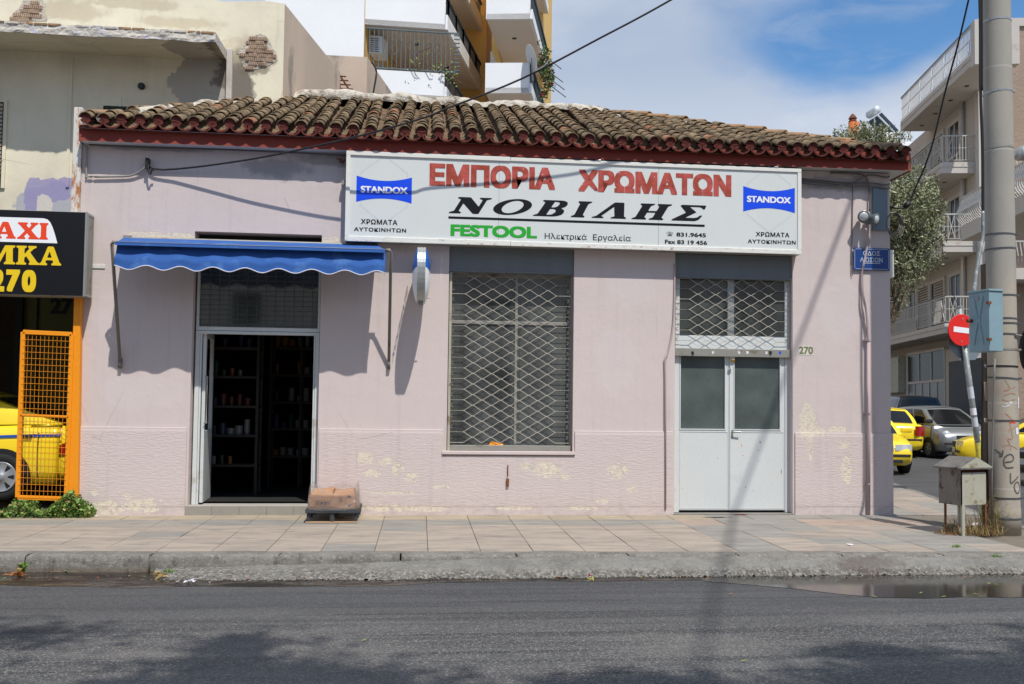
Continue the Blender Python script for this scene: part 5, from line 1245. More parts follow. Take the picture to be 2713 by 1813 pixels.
b.build('printed_arrow', M['card_print'], ct)
b = MB(); cx_, w_ = 925, 15
for tri in (((925, 1312 + 1.5), (918.5, 1318.5), (931.5, 1318.5)), ((925, 1343), (918.5, 1337), (931.5, 1337))): b.face([bp(*q_) for q_ in (tri if tri[0][1] < 1320 else tri[::-1])])
dm = [bp(925, 1312.5), bp(940, 1328), bp(925, 1343.5), bp(910, 1328)]
for i in range(4):
    a, c_ = dm[i], dm[(i + 1) % 4]; d_ = (c_ - a).normalized(); nn_ = Vector((-d_.z, 0, d_.x)) * .0015; b.face([a - nn_, a + nn_, c_ + nn_, c_ - nn_])
b.build('printed_diamond', M['card_print'], ct)
for x0_ in range(822, 888, 9):
    b = MB(); a, c_ = bp(x0_, 1343), bp(x0_ + 6.5, 1345); b.face([(a.x, a.y, c_.z), (c_.x, a.y, c_.z), (c_.x, a.y, a.z), (a.x, a.y, a.z)]); b.build('small_print', M['card_print'], ct)
# clear film
n = N('clear_film'); out = n.nt.nodes['Material Output']; tr = n.new('ShaderNodeBsdfTransparent'); gl = n.new('ShaderNodeBsdfGlossy'); gl.inputs['Roughness'].default_value = .12
ms = n.new('ShaderNodeMixShader'); lw = n.new('ShaderNodeLayerWeight'); lw.inputs[0].default_value = .35
bmp = n.bump(n.noise(n.pos(), 26, 4, .65, .8), 1.0, .03); n.link(bmp, gl.inputs['Normal']); n.link(bmp, lw.inputs['Normal'])
n.link(n.math('ADD', n.math('MULTIPLY', lw.outputs['Facing'], .9), .05, clamp=True), ms.inputs[0]); n.link(tr.outputs[0], ms.inputs[1]); n.link(gl.outputs[0], ms.inputs[2]); n.link(ms.outputs[0], out.inputs[0]); M['film'] = n.m
b = MB(); cx_, cy_ = (px0 + px1) / 2, (py0 + py1) / 2; hx_, hy_ = (px1 - px0) / 2 - .01, (py1 - py0) / 2 + .005
def film(u, v):
    a = 2 * math.pi * u; ca, sa = math.cos(a), math.sin(a); sq = 1 / max(abs(ca), abs(sa)) ** .85
    sh = 1.02 - .10 * v ** 2; nn_ = mnoise.noise(Vector((ca * 2.2, sa * 2.2, v * 3))) * .022 * v; top_ = .50 + .05 * math.sin(a * 2 + 1) + .035 * math.sin(a * 5)
    return (cx_ + ca * hx_ * sq * (sh + nn_), cy_ + sa * hy_ * sq * (sh + nn_), zt - .02 + (top_ - .10) * v * .72)
b.grid(film, 72, 14); fo = b.build('plastic_wrap', M['film'], ct, smooth=True)

# ================================================================== NEIGHBOUR: CREAM BUILDING WITH TAXI GARAGE
E1 = Vector((.190, .982, 0)); E2 = Vector((.982, -.190, 0))
NY = 2.6
stn = [([(-3.45, 6.55, .62, .5), (-3.1, 6.3, .4, .6)], .5, 2.4, .06, rgb(172, 168, 160), .9), ([(-3.05, 6.75, .35, .4), (-2.9, 6.45, .22, .6)], .75, 4, .3, rgb(92, 84, 74), .75),
       ([(-5.5, 4.5, .9, .36), (-5.0, 4.45, .6, .4)], .35, 3.0, .05, rgb(172, 174, 184), .9), ([(-6.0, 4.62, .16, .35), (-5.2, 4.86, .8, .10), (-5.7, 4.75, .25, .18)], .55, 5, .04, rgb(150, 144, 186), .85), ([(-5.85, 4.5, .12, .2), (-5.1, 4.6, .12, .25)], .5, 6, .04, rgb(214, 208, 198), .9),
       ([(-2.95, 7.1, .45, .3), (-3.9, 7.5, .8, .12), (-5.6, 7.6, .8, .2), (-4.7, 7.75, 1.0, .1)], .8, 3, .5, rgb(190, 176, 148), .6), ([(-2.7, 6.9, .35, .25)], .6, 4, .3, rgb(120, 108, 92), .7)]
M['cream'] = cream('cream_stained_plaster', stn)
nb = thing('old_building', 'cream old building with crumbling balcony slab and peeling plaster behind the taxi sign', 'building')
wxr = -2.268; wtop = 7.90
b = MB(); pts_ = [(-14, 0), (-4.5, 0), (-4.5, 4.2), (wxr, 4.2)]
prof = [(wxr, wtop), (-2.55, wtop + .03), (-3.2, wtop - .02), (-3.9, wtop + .06), (-4.4, wtop + .03), (-5.0, wtop + .12), (-5.8, wtop + .09), (-7, wtop + .2), (-14, wtop + .25)]
bot = [(x, 4.0) for x, z in prof]
for i in range(len(prof) - 1): b.face([(prof[i + 1][0], NY, 4.0), (prof[i][0], NY, 4.0), (prof[i][0], NY, prof[i][1]), (prof[i + 1][0], NY, prof[i + 1][1])])
for i in range(len(prof) - 1): b.face([(prof[i + 1][0], NY, prof[i + 1][1]), (prof[i][0], NY, prof[i][1]), (prof[i][0], NY + .25, prof[i][1]), (prof[i + 1][0], NY + .25, prof[i + 1][1])])
b.build('wall', M['cream'], nb)
b = MB(); A = Vector((wxr, NY, 0)); endp = G(900, 192, wtop); Ln = (endp - Vector((wxr, NY, wtop))).length
B_ = A + E1 * Ln; b.face([A + Vector((0, 0, 4)), B_ + Vector((0, 0, 4)), B_ + Vector((0, 0, wtop - .0)), A + Vector((0, 0, wtop))]); w_ = E2 * -.22
b.face([A + Vector((0, 0, wtop)), B_ + Vector((0, 0, wtop)), B_ + w_ + Vector((0, 0, wtop)), A + w_ + Vector((0, 0, wtop))]); b.face([B_ + Vector((0, 0, 4)), B_ + w_ * 20 + Vector((0, 0, 4)), B_ + w_ * 20 + Vector((0, 0, wtop)), B_ + Vector((0, 0, wtop))])
b.face([A + w_ + Vector((0, .01, 4)), A + w_ + Vector((0, .01, wtop)), B_ + w_ + Vector((0, 0, wtop)), B_ + w_ + Vector((0, 0, 4))])
b.build('side_wall', M['tan_wall'], nb)
# balcony slab with broken edge
b = MB(); sy0 = 1.75; sx1_ = P(572, 95, sy0).x; sxb = P(603, 140, NY).x
def slab_u(u, v):
    xr_ = sx1_ + (sxb - sx1_) * v; x = -13 + (xr_ + 13) * u; y = sy0 + (NY - sy0) * v
    return (x, y, 6.90 + .02 * v + .018 * mnoise.noise(Vector((x * 3, y * 3, 0))) * (1 if x > -8 else 0))
b.grid(lambda u, v: slab_u(u, 1 - v), 120, 8)
b.build('slab_underside', M['cream'], nb)
b = MB()
def slab_f(u, v):
    x = -13 + (sx1_ + 13) * u; nn_ = .022 * mnoise.noise(Vector((x * 6, v * 2, 3))) + .012 * mnoise.noise(Vector((x * 17, v * 5, 7)))
    return (x, sy0 - .004 + nn_ - .01, 6.90 + v * .155 + (.018 * mnoise.noise(Vector((x * 3, sy0 * 3, 0))) if v == 0 else .012 * mnoise.noise(Vector((x * 8, 0, 9)))))
b.grid(slab_f, 220, 4)
def slab_e(u, v): a = slab_f(1, v); return (a[0] + (sxb - sx1_) * u, a[1] + (NY - a[1]) * u, a[2])
b.grid(slab_e, 8, 4)
b.face([(-13, sy0, 7.05), (sx1_, sy0, 7.05), (sxb, NY, 7.05), (-13, NY, 7.05)])
b.build('slab_edge', M['slab_edge'], nb)
for x0_ in [sx1_ - .12 - i * .2 for i in range(0, 19)]:
    if rs.random() < .62: b = MB(); b.box((x0_ - .09, sy0 - .022, 7.028), (x0_ + .09, sy0 + .08, 7.062)); b.build('edge_tile', M['ridge_tile'] if rs.random() < .55 else M['slab_edge'], nb, bevel=.003)
# broken plaster showing hollow bricks
def brick_patch(poly, rows, seed):
    b = MB(); pts2 = [P(x, y, NY - .006) for x, y in poly]; cc = sum(pts2, Vector()) / len(pts2)
    for i in range(len(pts2)): b.face([cc, pts2[i], pts2[(i + 1) % len(pts2)]][::-1])
    b.build('mortar_patch', M['mortar'], nb)
    def inside(x, z):
        c_ = False; k = len(pts2)
        for i in range(k):
            a, d_ = pts2[i], pts2[(i + 1) % k]
            if (a.z > z) != (d_.z > z) and x < (d_.x - a.x) * (z - a.z) / (d_.z - a.z) + a.x: c_ = not c_
        return c_
    r_ = random.Random(seed); x0_, x1_ = min(p_.x for p_ in pts2), max(p_.x for p_ in pts2); z0_, z1_ = min(p_.z for p_ in pts2), max(p_.z for p_ in pts2)
    z = z0_; k = 0
    while z < z1_:
        x = x0_ - (k % 2) * .1
        while x < x1_:
            if sum(inside(x + dx, z + dz) for dx in (.02, .13) for dz in (.01, .055)) >= 3:
                b = MB(); d_ = r_.uniform(.012, .03); b.box((x + .005, NY - .006 - d_, z + .004), (x + .142, NY, z + .062)); b.build('brick', M['brick_hollow'], nb, bevel=.004)
                b = MB()
                for hx in (.03, .06, .09, .12):
                    for hz in (.02, .042): b.box((x + hx - .006, NY - .0075 - d_, z + hz - .005), (x + hx + .006, NY - .0065 - d_, z + hz + .006))
                bo = b.build('brick_hole', M['black'], nb)
            x += .148
        z += .068; k += 1
brick_patch([(625, 142), (640, 130), (652, 108), (668, 96), (690, 90), (706, 98), (716, 112), (722, 128), (732, 140), (736, 158), (720, 170), (700, 178), (672, 186), (648, 180), (640, 166), (645, 148)], 8, 3)
brick_patch([(25, 52), (34, 36), (50, 22), (62, 2), (112, 0), (122, 14), (118, 32), (126, 50), (124, 56), (28, 56)], 8, 4)
b = MB(); x_ = P(608, 200, NY - .04).x; b.box((x_ - .045, NY - .09, 5.5), (x_ + .045, NY - .002, P(608, 131, NY - .05).z)); b.build('drain_pipe', M['build_trim'], nb, bevel=.01)
b = MB(); b.box((P(185, 200, NY).x, NY - .02, 4.8), (P(193, 200, NY).x, NY, 6.85)); b.build('pilaster_strip', M['cream'], nb)
c_ = P(374, 228, NY - .03); b = MB(); b.lathe((c_.x, NY - .002, c_.z), [(.055, 0), (.055, -.03), (.042, -.035), (.042, -.06), (.03, -.062)], 16, 'Y'); b.build('wall_fitting', M['rail_dark'], nb)
for (x0_, x1_, y0_, y1_, lv) in ((-40, 13, 262, 500, 'louvred'), (267, 352, 273, 300, 'plain')):
    wd = bpy.data.objects.new('window', None); COL.objects.link(wd); wd.parent = nb
    a, c_ = P(x0_, y0_, NY), P(x1_, y1_, NY); b = MB()
    b.box((a.x, NY - .03, c_.z), (c_.x, NY - .003, a.z)); b.build('frame', M['cream'], wd)
    b = MB(); b.box((a.x + .05, NY - .035, c_.z), (c_.x - .05, NY - .031, a.z - .05)); b.build('pane', M['win_glass'], wd)
    if lv == 'louvred':
        for k in range(18):
            z = a.z - .12 - k * .062
            b = MB(); b.box((a.x + .05, NY - .05, z), (c_.x - .06, NY - .037, z + .04)); b.build('louvre_slat', M['shutter'], wd)
# party strip at the corner of the two buildings
b = MB(); b.box((-4.56, -.04, 3.0), (-4.452, .05, P(222, 285, -.04).z)); n_o = b.build('corner_strip', M['cab_cream'], bevel=.006)
n = N('rusty_white'); p = n.pos(); c = n.mix(n.ss(n.noise(n.pos((3, 3, 1)), 3.5, 6, .65), .46, .6), rgb(214, 212, 204), rgb(176, 112, 66)); n.col(c); n.b.inputs['Roughness'].default_value = .8
n_o.data.materials[0] = n.m; tag(n_o, 'rust-streaked white metal strip standing between the cream building and the pink shop', 'strip')
# garage
ga = thing('taxi_garage', 'dark open taxi garage with olive back wall under the black taxi sign', 'garage')
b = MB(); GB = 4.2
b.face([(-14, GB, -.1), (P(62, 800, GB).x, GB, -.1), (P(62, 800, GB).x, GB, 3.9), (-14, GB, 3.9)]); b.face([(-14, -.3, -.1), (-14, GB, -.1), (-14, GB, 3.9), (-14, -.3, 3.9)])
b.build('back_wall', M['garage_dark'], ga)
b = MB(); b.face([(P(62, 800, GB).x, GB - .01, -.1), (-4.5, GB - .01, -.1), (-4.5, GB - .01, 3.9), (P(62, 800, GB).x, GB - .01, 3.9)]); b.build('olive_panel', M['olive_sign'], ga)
b = MB(); b.box((P(62, 800, GB).x - .1, GB - .08, 0), (P(62, 800, GB).x + .02, GB - .02, 3.9)); b.box((P(100, 800, GB).x, GB - .04, 0), (P(100, 800, GB).x + .02, GB - .012, 3.9)); b.build('post', M['black'], ga)
BL, BR, TL = P(132, 832, GB - .02), P(191, 832, GB - .02), P(132, 790, GB - .02); BR.z = BL.z; TL.x = BL.x; text('27', BL, BR, TL, M['print_black'], ga, bold=.03)
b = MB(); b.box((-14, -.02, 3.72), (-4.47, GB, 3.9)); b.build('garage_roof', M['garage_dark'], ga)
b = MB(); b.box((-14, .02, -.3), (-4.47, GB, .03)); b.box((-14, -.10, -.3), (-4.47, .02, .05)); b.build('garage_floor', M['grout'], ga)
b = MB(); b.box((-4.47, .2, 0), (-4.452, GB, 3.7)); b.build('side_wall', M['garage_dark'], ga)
# taxi sign
ts = thing('taxi_sign', 'black lightbox sign of the taxi garage with yellow and red letters and number 270', 'sign')
tz1, tz0 = P(228, 562, -.3).z, P(226, 786, -.3).z; tx1 = P(228, 670, -.3).x
b = MB(); b.box((-8.5, -.3, tz0), (tx1, -.03, tz1)); b.build('box', M['alu_old'], ts, bevel=.006)
b = MB(); b.box((-8.48, -.306, tz0 + .008), (tx1 - .004, -.3005, tz1 - .008)); b.build('face', M['print_black'], ts)
frame_m = M['alu']
b = MB()
for (y0_, y1_, z0_, z1_) in ((-.29, -.04, tz1 - .03, tz1 - .01), (-.29, -.04, tz0 + .01, tz0 + .03), (-.29, -.27, tz0 + .03, tz1 - .03), (-.06, -.04, tz0 + .03, tz1 - .03)): b.box((tx1 + .0005, y0_, z0_), (tx1 + .006, y1_, z1_))
b.box((tx1 - .02, -.31, tz0), (tx1 + .002, -.295, tz1)); b.build('edge_trim', frame_m, ts)
def tp(px, py, dy=0): return P(px, py, -.3085 - dy)
a, c_, d_ = tp(-70, 645), tp(152, 645), tp(128, 580); zl, zh_ = c_.z, P(60, 577, -.3085).z
arc = [(c_.x, zl)]
for i in range(9): w = math.pi / 2 * i / 8; arc.append((c_.x - .07 - .07 * math.sin(w) * 1.0 + .0 - .03 * i / 8 * 0, zl + (zh_ - zl) * (.62 + .38 * math.sin(w)) if i else zl + (zh_ - zl) * .6))
arc = [(c_.x, zl), (c_.x - .035, zl + (zh_ - zl) * .38), (c_.x - .065, zl + (zh_ - zl) * .65), (c_.x - .095, zl + (zh_ - zl) * .85), (c_.x - .13, zl + (zh_ - zl) * .96), (c_.x - .18, zh_), (-5.75, zh_), (-5.80, zl)]
b = MB(); b.face([(x, -.3085, z) for x, z in arc][::-1]); b.build('cab_shape', M['print_white'], ts)
for k, x0_, x1_ in (('T', -66, -16), ('A', -16, 42), ('X', 45, 103), ('I', 103, 127)):
    BL, BR, TL = tp(x0_, 634, .002), tp(x1_, 634, .002), tp(x0_, 589.5, .002); z0_, z1_ = tp(80, 634).z, tp(80, 590).z; BL.z = BR.z = z0_; TL.x = BL.x; TL.z = z1_; glyph(k, BL, BR, TL, M['print_redorange'], ts, r=.05)
for k, x0_, x1_ in (('M', -42, 40), ('K', 42, 104), ('A', 104, 162)):
    BL, BR, TL = tp(x0_, 702, .002), tp(x1_, 702, .002), tp(x0_, 652, .002); z0_, z1_ = tp(80, 702).z, tp(80, 652).z; BL.z = BR.z = z0_; TL.x = BL.x; TL.z = z1_; glyph(k, BL, BR, TL, M['print_yellow'], ts, r=.05)
for k, x0_, x1_ in (('2', -28, 11), ('7', 15, 52), ('0', 57, 95)):
    BL, BR, TL = tp(x0_, 773, .002), tp(x1_, 773, .002), tp(x0_, 715, .002); z0_, z1_ = tp(50, 774).z, tp(50, 715).z; BL.z = BR.z = z0_; TL.x = BL.x; TL.z = z1_; text(k, BL, BR, TL, M['print_yellow'], ts, 'letter', bold=.05)
# orange post and gate leaf
go = thing('gate', 'orange mesh gate leaf with orange post under the taxi sign', 'gate')
pxa, pxb = P(193, 1000, -.06).x, P(214, 1000, -.06).x
b = MB(); b.prism([P(196, 788, -.10), P(214, 788, -.10), P(205, 1330, -.10), P(178, 1330, -.10)][::-1], (0, .10, 0)); b.build('post', M['orange'], go, bevel=.006)
TLq, TRq, BRq, BLq = P(62, 880, -.1), P(191, 886, -.1), P(176, 1322, -.1), P(47, 1318, -.1)
b = MB(); w_ = .055
def gq(u, v): return (TLq * (1 - u) + TRq * u) * (1 - v) + (BLq * (1 - u) + BRq * u) * v
for a, c_ in (((0, 0), (1, 0)), ((1, 0), (1, 1)), ((1, 1), (0, 1)), ((0, 1), (0, 0)), ((0, .505), (1, .505))):
    ww = .034 if a[1] == .505 else w_; b.bar(gq(*a), gq(*c_), ww if a[1] != c_[1] else .04, .04 if a[1] != c_[1] else ww)
b.build('gate_frame', M['orange'], go, bevel=.004)
b = MB()
for i in range(10): u = .115 + .085 * i; b.tube([gq(u, .02) + Vector((0, -.024, 0)), gq(u, .99) + Vector((0, -.024, 0))], .0024, 4)
for i in range(26): v = .045 + .038 * i; b.tube([gq(.01, v) + Vector((0, -.03, 0)), gq(1.0, v) + Vector((0, -.03, 0))], .0024, 4)
b.build('gate_mesh', M['orange'], go)

# ================================================================== VEHICLES
def lerp(a, b_, t): return a + (b_ - a) * t
def wheel(par, x, y, r, s, w=.19, spokes=7):
    wl = bpy.data.objects.new('wheel', None); COL.objects.link(wl); wl.parent = par
    b = MB(); b.lathe((x, y, r), [(r * .62, s * -w), (r * .93, s * -w), (r, s * -w * .85), (r, s * -w * .15), (r * .95, 0), (r * .70, s * .004), (r * .64, s * -.012)], 32, 'Y'); b.build('tyre', M['tyre'], wl, smooth=True)
    b = MB(); b.lathe((x, y, r), [(r * .64, s * -.02), (r * .64, s * .010), (r * .60, s * .002), (r * .18, s * .008), (r * .14, s * .022), (.01, s * .024)], 32, 'Y'); b.build('rim', M['rim'], wl, smooth=True)
    b = MB()
    for i in range(spokes):
        a0 = 2 * math.pi * (i + .5) / spokes; d_ = .17; q_ = []
        for rr_, dd_ in ((.56, d_), (.56, -d_), (.30, -d_ * .55), (.30, d_ * .55)): q_.append((x + rr_ * r * math.cos(a0 + dd_), y + s * .0075, r + rr_ * r * math.sin(a0 + dd_)))
        b.face(q_)
    tag(b.build('rim_openings', M['black'], wl), kind='stuff')
def car(name, label, cat, paint, L_, Wd, H, A4, group=None, hood=.86, belt=.92, trunk=.98, cab=(.14, .24, .58, .78), rear_r=.30, stripe=False, hatch=False, wb=(.19, .80), tail='box', lights='box', trimc='trim', wins=((.10, .36), (.40, .64), (.67, .92))):
    """x forward from the rear bumper (0) to the front (L_); y to the left"""
    t = thing(name, label, cat, group); hw = Wd / 2
    st = [(0, .34, trunk * .80, .80), (.012, .26, trunk * .93, .90), (.04, .22, trunk * .985, .96), (.12, .2, trunk, .99), (cab[0], .2, trunk, 1.0), (.35, .2, belt + .02, 1.0), (.55, .2, belt, 1.0), (cab[3], .2, lerp(hood, belt, .75), .99), (.86, .2, hood * .97, .975), (.94, .21, hood * .88, .93), (.975, .24, hood * .80, .86), (1.0, .34, hood * .66, .76)]
    rings = []
    fine = []
    for i in range(len(st) - 1):
        k = max(1, int((st[i + 1][0] - st[i][0]) * L_ / .10))
        for j in range(k): u = j / k; fine.append([lerp(st[i][q_], st[i + 1][q_], u) for q_ in range(4)])
    fine.append(list(st[-1]))
    for (u, zb_, zt_, f) in fine:
        w = hw * f; h = zt_ - zb_
        half = [(0, zb_), (w * .80, zb_), (w * .95, zb_ + .05), (w * .985, zb_ + h * .22), (w, zb_ + h * .48), (w * .985, zb_ + h * .72), (w * .955, zt_ - .05), (w * .90, zt_ - .012), (w * .6, zt_ + .012), (w * .25, zt_ + .022), (0, zt_ + .024)]
        full = half + [(-a, z) for a, z in half[-2:0:-1]]; rings.append([(u * L_, a, z) for a, z in full])
    b = MB(); k = len(rings[0]); vs_ = [v for r_ in rings for v in r_]
    fs_ = [(i * k + j, i * k + (j + 1) % k, (i + 1) * k + (j + 1) % k, (i + 1) * k + j) for i in range(len(rings) - 1) for j in range(k)]
    fs_ += [tuple(range(k - 1, -1, -1)), tuple((len(rings) - 1) * k + j for j in range(k))]
    b.raw(vs_, fs_); body = b.build('body', M[paint], t, smooth=True)
    # greenhouse
    x0_, x1_, x2_, x3_ = [c * L_ for c in cab]; zb0, zb1 = trunk - .01, lerp(hood, belt, .75); wbt, wr = hw * .90, hw * .72
    def side(u, v, s=1, off=0.0):
        bx_ = lerp(x0_, x3_, u); tx_ = lerp(x1_, x2_, u); zb_ = lerp(zb0, zb1, u); bulge = .035 * math.sin(math.pi * v) + .02 * math.sin(math.pi * u)
        return Vector((lerp(bx_, tx_, v), s * (lerp(wbt, wr, v) + bulge + off), lerp(zb_, H - .05 * (2 * u - 1) ** 4 - .02, v)))
    b = MB(); b.grid(lambda u, v: side(u, v, -1), 16, 6); b.grid(lambda u, v: side(1 - u, v, 1), 16, 6)
    def roof_(u, v):
        a = side(u, 1, -1); c = side(u, 1, 1); p_ = a * (1 - v) + c * v; p_.z += .045 * math.sin(math.pi * v) ** .8; return p_
    b.grid(roof_, 16, 8)
    def screen(u, end, off=0.0):
        return lambda a, v: (lambda p0, p1: p0 * (1 - a) + p1 * a + Vector(((1 if end else -1) * (.05 * math.sin(math.pi * a) + off), 0, .03 * math.sin(math.pi * a) * v)))(side(u, v, -1), side(u, v, 1))
    b.grid(screen(0, False), 8, 6); b.grid(screen(1, True), 8, 6); b.build('roof', M[paint], t, smooth=True)
    for u_, e_, nm in ((1, True, 'windshield'), (0, False, 'rear_window')):
        f = screen(u_, e_, .008); b = MB(); b.grid(lambda a, v: f(.07 + .86 * a, .04 + .88 * v), 8, 5); b.build(nm, M['car_glass'], t, smooth=True)
    for s in (1, -1):
        for (u0, u1) in wins if not hatch else ((.06, .30), (.35, .62), (.66, .93)):
            b = MB(); b.grid(lambda u, v: side(lerp(u0, u1, u), .06 + .82 * v, s, .006), 5, 4); b.build('side_window', M['car_glass'], t, smooth=True)
    zl_, = (.20,)
    for s in (1, -1):
        for wx in wb:
            x = L_ * wx; b = MB(); n2 = 20; R_ = rear_r * 1.2
            b.face([(x + R_ * math.cos(math.pi * i / n2 * 1.16 - .25), s * (hw + .002), rear_r + R_ * math.sin(math.pi * i / n2 * 1.16 - .25)) for i in range(n2 + 1)]); b.build('wheel_arch', M['black'], t)
            wheel(t, x, s * (hw + .012), rear_r, s)
        b = MB()
        for i in range(14):
            u0, u1 = lerp(wb[0] + .10, wb[1] - .10, i / 14), lerp(wb[0] + .10, wb[1] - .10, (i + 1) / 14); b.box((u0 * L_, s * (hw - .02), .50), (u1 * L_ + .001, s * (hw + .014), .56))
        b.build('side_trim', M[trimc], t)
        b = MB()
        for u_ in (cab[0] + .06, (cab[1] + cab[2]) / 2 + .02, cab[3] * .985):
            for k_ in range(6):
                z0_ = .30 + k_ * (belt - .36) / 6; b.box((u_ * L_ - .005, s * (hw - .03), z0_), (u_ * L_ + .005, s * (hw * (.985 if k_ in (0, 5) else 1.0) + .0035), z0_ + (belt - .36) / 6))
        b.box((cab[0] * L_ + .35, s * (hw - .02), belt - .12), (cab[0] * L_ + .50, s * (hw + .018), belt - .09)); b.build('door_seam', M['trim'], t)
        b = MB(); b.box((cab[3] * L_ * .96, s * (hw * .9), belt + .03), (cab[3] * L_ * .96 + .09, s * (hw + .17), belt + .15)); b.build('mirror', M[paint] if paint == 'taxi' else M['trim'], t, bevel=.03)
        # lamps
        fx = L_ * .985; 
        if lights == 'box':
            b = MB(); b.grid(lambda u, v: (L_ * (.995 - .026 * u ** 2) + .034 - .02 * v, s * hw * (.40 + .47 * u), .56 + .14 * v), 8, 3)
        else:
            b = MB(); b.lathe((L_ * .955, s * hw * .66, .70), [(.001, .10), (.08, .085), (.115, .04), (.12, -.02)], 16, 'X')
        b.build('headlight', M['headlight'], t, smooth=True)
        if tail == 'box':
            b = MB(); b.grid(lambda u, v: (L_ * .026 * u ** 2 - .045, s * hw * (.62 + .345 * u), .64 + .27 * v), 6, 3); b.build('tail_light', M['tail_red'], t, smooth=True)
        else:
            b = MB(); b.grid(lambda u, v: (L_ * (.006 + .068 * u), s * (hw * (.885 + .095 * min(1, u * 2.2)) + .010), .60 + .02 * u + (.20 - .185 * u) * v), 6, 2); b.build('tail_light', M['tail_red'], t)
    b = MB(); b.box((L_ * .955, -hw * .80, .42), (L_ + .012, hw * .80, .48)); b.box((L_ * .97, -hw * .6, .28), (L_ + .004, hw * .6, .36)); b.build('front_bumper_trim', M['trim'], t, bevel=.01)
    b = MB(); b.box((L_ * .985, -hw * .36, .55), (L_ + .015, hw * .36, .68)); b.build('grille', M['trim'], t, bevel=.01)
    b = MB(); b.box((-.012, -hw * .86, .50), (L_ * .03, hw * .86, .55)); b.build('rear_bumper_trim', M['trim'], t, bevel=.01)
    b = MB(); b.box((L_ + .016, -.26, .42), (L_ + .022, .26, .53)); b.build('number_plate', M['plate_white'], t)
    if stripe:
        for s in (1, -1):
            b = MB(); b.grid(lambda u, v: (L_ * (.03 + .9 * u), s * (hw * .985 + .006), .80 + .035 * v + .05 * math.cos(u * 3.1 + .2) ** 2 - .02 * u), 20, 1); b.build('blue_stripe', M['blue_stripe'], t)
    t.matrix_world = A4; return t
def place(pos, heading):   # heading: direction the nose points (2d)
    f = Vector((heading[0], heading[1], 0)).normalized(); l = Vector((0, 0, 1)).cross(f); A4 = Matrix((f, l, Vector((0, 0, 1)))).transposed().to_4x4(); A4.translation = pos; return A4
# taxi in the garage, parked along the wall, tail to the right
wx_ = P(2, 1265, .35).x; zgnd = P(2, 1327, .35).z; rear_x = wx_ + .87
car('taxi', 'yellow taxi with blue stripe inside the garage behind the orange mesh gate', 'car', 'taxi', 4.5, 1.74, 1.44, place(Vector((rear_x, .35 + .89, zgnd)), (-1, 0)), hood=.92, belt=.95, trunk=1.02, cab=(.035, .27, .56, .76), wins=((.36, .50), (.54, .74), (.77, .94)), rear_r=.31, stripe=True, wb=(.195, .79), tail='wedge')
taxg = 'yellow taxis parked in the side street'
def gnd(px, py, z0=0.0):
    z = z0
    for _ in range(8): p_ = G(px, py, z); z = zg(p_.y) - .15
    return p_
def at_depth(px, Y): d = ray(px, 1100); p_ = CAM + d * ((Y - CAM.y) / d.y); p_.z = zg(Y) - .15; return p_
he = -E1
fp = at_depth(2330, 8.0); car('taxi', 'yellow taxi nose-on at the kerb, half hidden by the shop corner', 'car', 'taxi', 4.4, 1.72, 1.43, place(fp - he * 4.4, he), taxg)
fp = at_depth(2372, 13.6); car('taxi', 'yellow taxi seen from behind, red tail lamp beside the silver hatchback', 'car', 'taxi', 4.5, 1.74, 1.43, place(fp, E1), taxg)
h_ = (-E1 + E2 * .16).normalized(); fp = at_depth(2560, 13.0); car('hatchback', 'silver small hatchback with round headlamps parked behind the leaning sign pole', 'car', 'car_silver', 3.5, 1.55, 1.50, place(fp - h_ * 3.5, h_), hood=.92, belt=.98, trunk=1.0, cab=(.03, .10, .60, .86), hatch=True, lights='round', rear_r=.28)
h_ = (-E2 + E1 * .22).normalized(); fp = at_depth(2528, 10.0); car('taxi', 'yellow taxi side-on, mostly hidden behind the concrete and wooden poles', 'car', 'taxi', 4.4, 1.72, 1.43, place(fp - h_ * 4.4, h_), taxg)
fp = at_depth(2440, 20.0); car('van', 'black van roof showing between the yellow taxi and the silver hatchback', 'van', 'car_dark', 4.6, 1.8, 1.75, place(fp, E1), hood=1.0, belt=1.05, trunk=1.1, cab=(.02, .05, .70, .84), hatch=True)
h_ = -E2; fp = at_depth(2704, 6.0); car('car', 'dark car cut off by the right edge of the photo behind the concrete pole', 'car', 'car_dark', 4.4, 1.76, 1.62, place(fp - h_ * 4.4, h_))

# ================================================================== CONCRETE POLE AND WHAT CLINGS TO IT
n = N('pole_concrete'); p = n.pos(); o = n.xyz()
c = n.mix(n.ss(n.noise(n.pos((1, 1, .5)), 2.5, 6, .6), .35, .7), rgb(178, 168, 152), rgb(160, 152, 140))
c = n.mix(n.ss(o['Z'], 2.6, 3.6, .0, .55), c, rgb(150, 150, 146))
c = n.mix(n.ss(n.noise(p, 30, 4, .7), .70, .72), c, rgb(96, 88, 78))
c = n.mix(n.math('MULTIPLY', n.ss(o['Z'], .30, .28), .5), c, rgb(176, 166, 148))
zz_ = n.math('SUBTRACT', n.math('FRACT', n.math('MULTIPLY', o['Z'], .95)), .5)
c = n.mix(n.math('MULTIPLY', n.ss(n.math('ABSOLUTE', zz_), .012, .006), .35), c, rgb(205, 202, 196))
c = n.mix(n.math('MULTIPLY', n.blobs([(7.06, 1.75, .10, .08), (7.1, 1.38, .12, .05), (7.12, 1.1, .07, .1), (7.14, 1.25, .1, .03)], .9, 9, .1), .10), c, rgb(190, 112, 80))
n.col(c); n.b.inputs['Roughness'].default_value = .9; n.link(n.bump(n.noise(p, 50, 5, .7), .5, .006), n.b.inputs['Normal']); M['pole'] = n.m
pbx, pby = 7.215, -1.84
po = thing('utility_pole', 'thick round concrete utility pole with metal straps and sprayed letters at the right edge', 'pole')
b = MB(); prf = [(.188, -.05), (.188, .26), (.182, .30)] + [(.182 - .0010 * k, .3 + k * .5) for k in range(1, 19)]
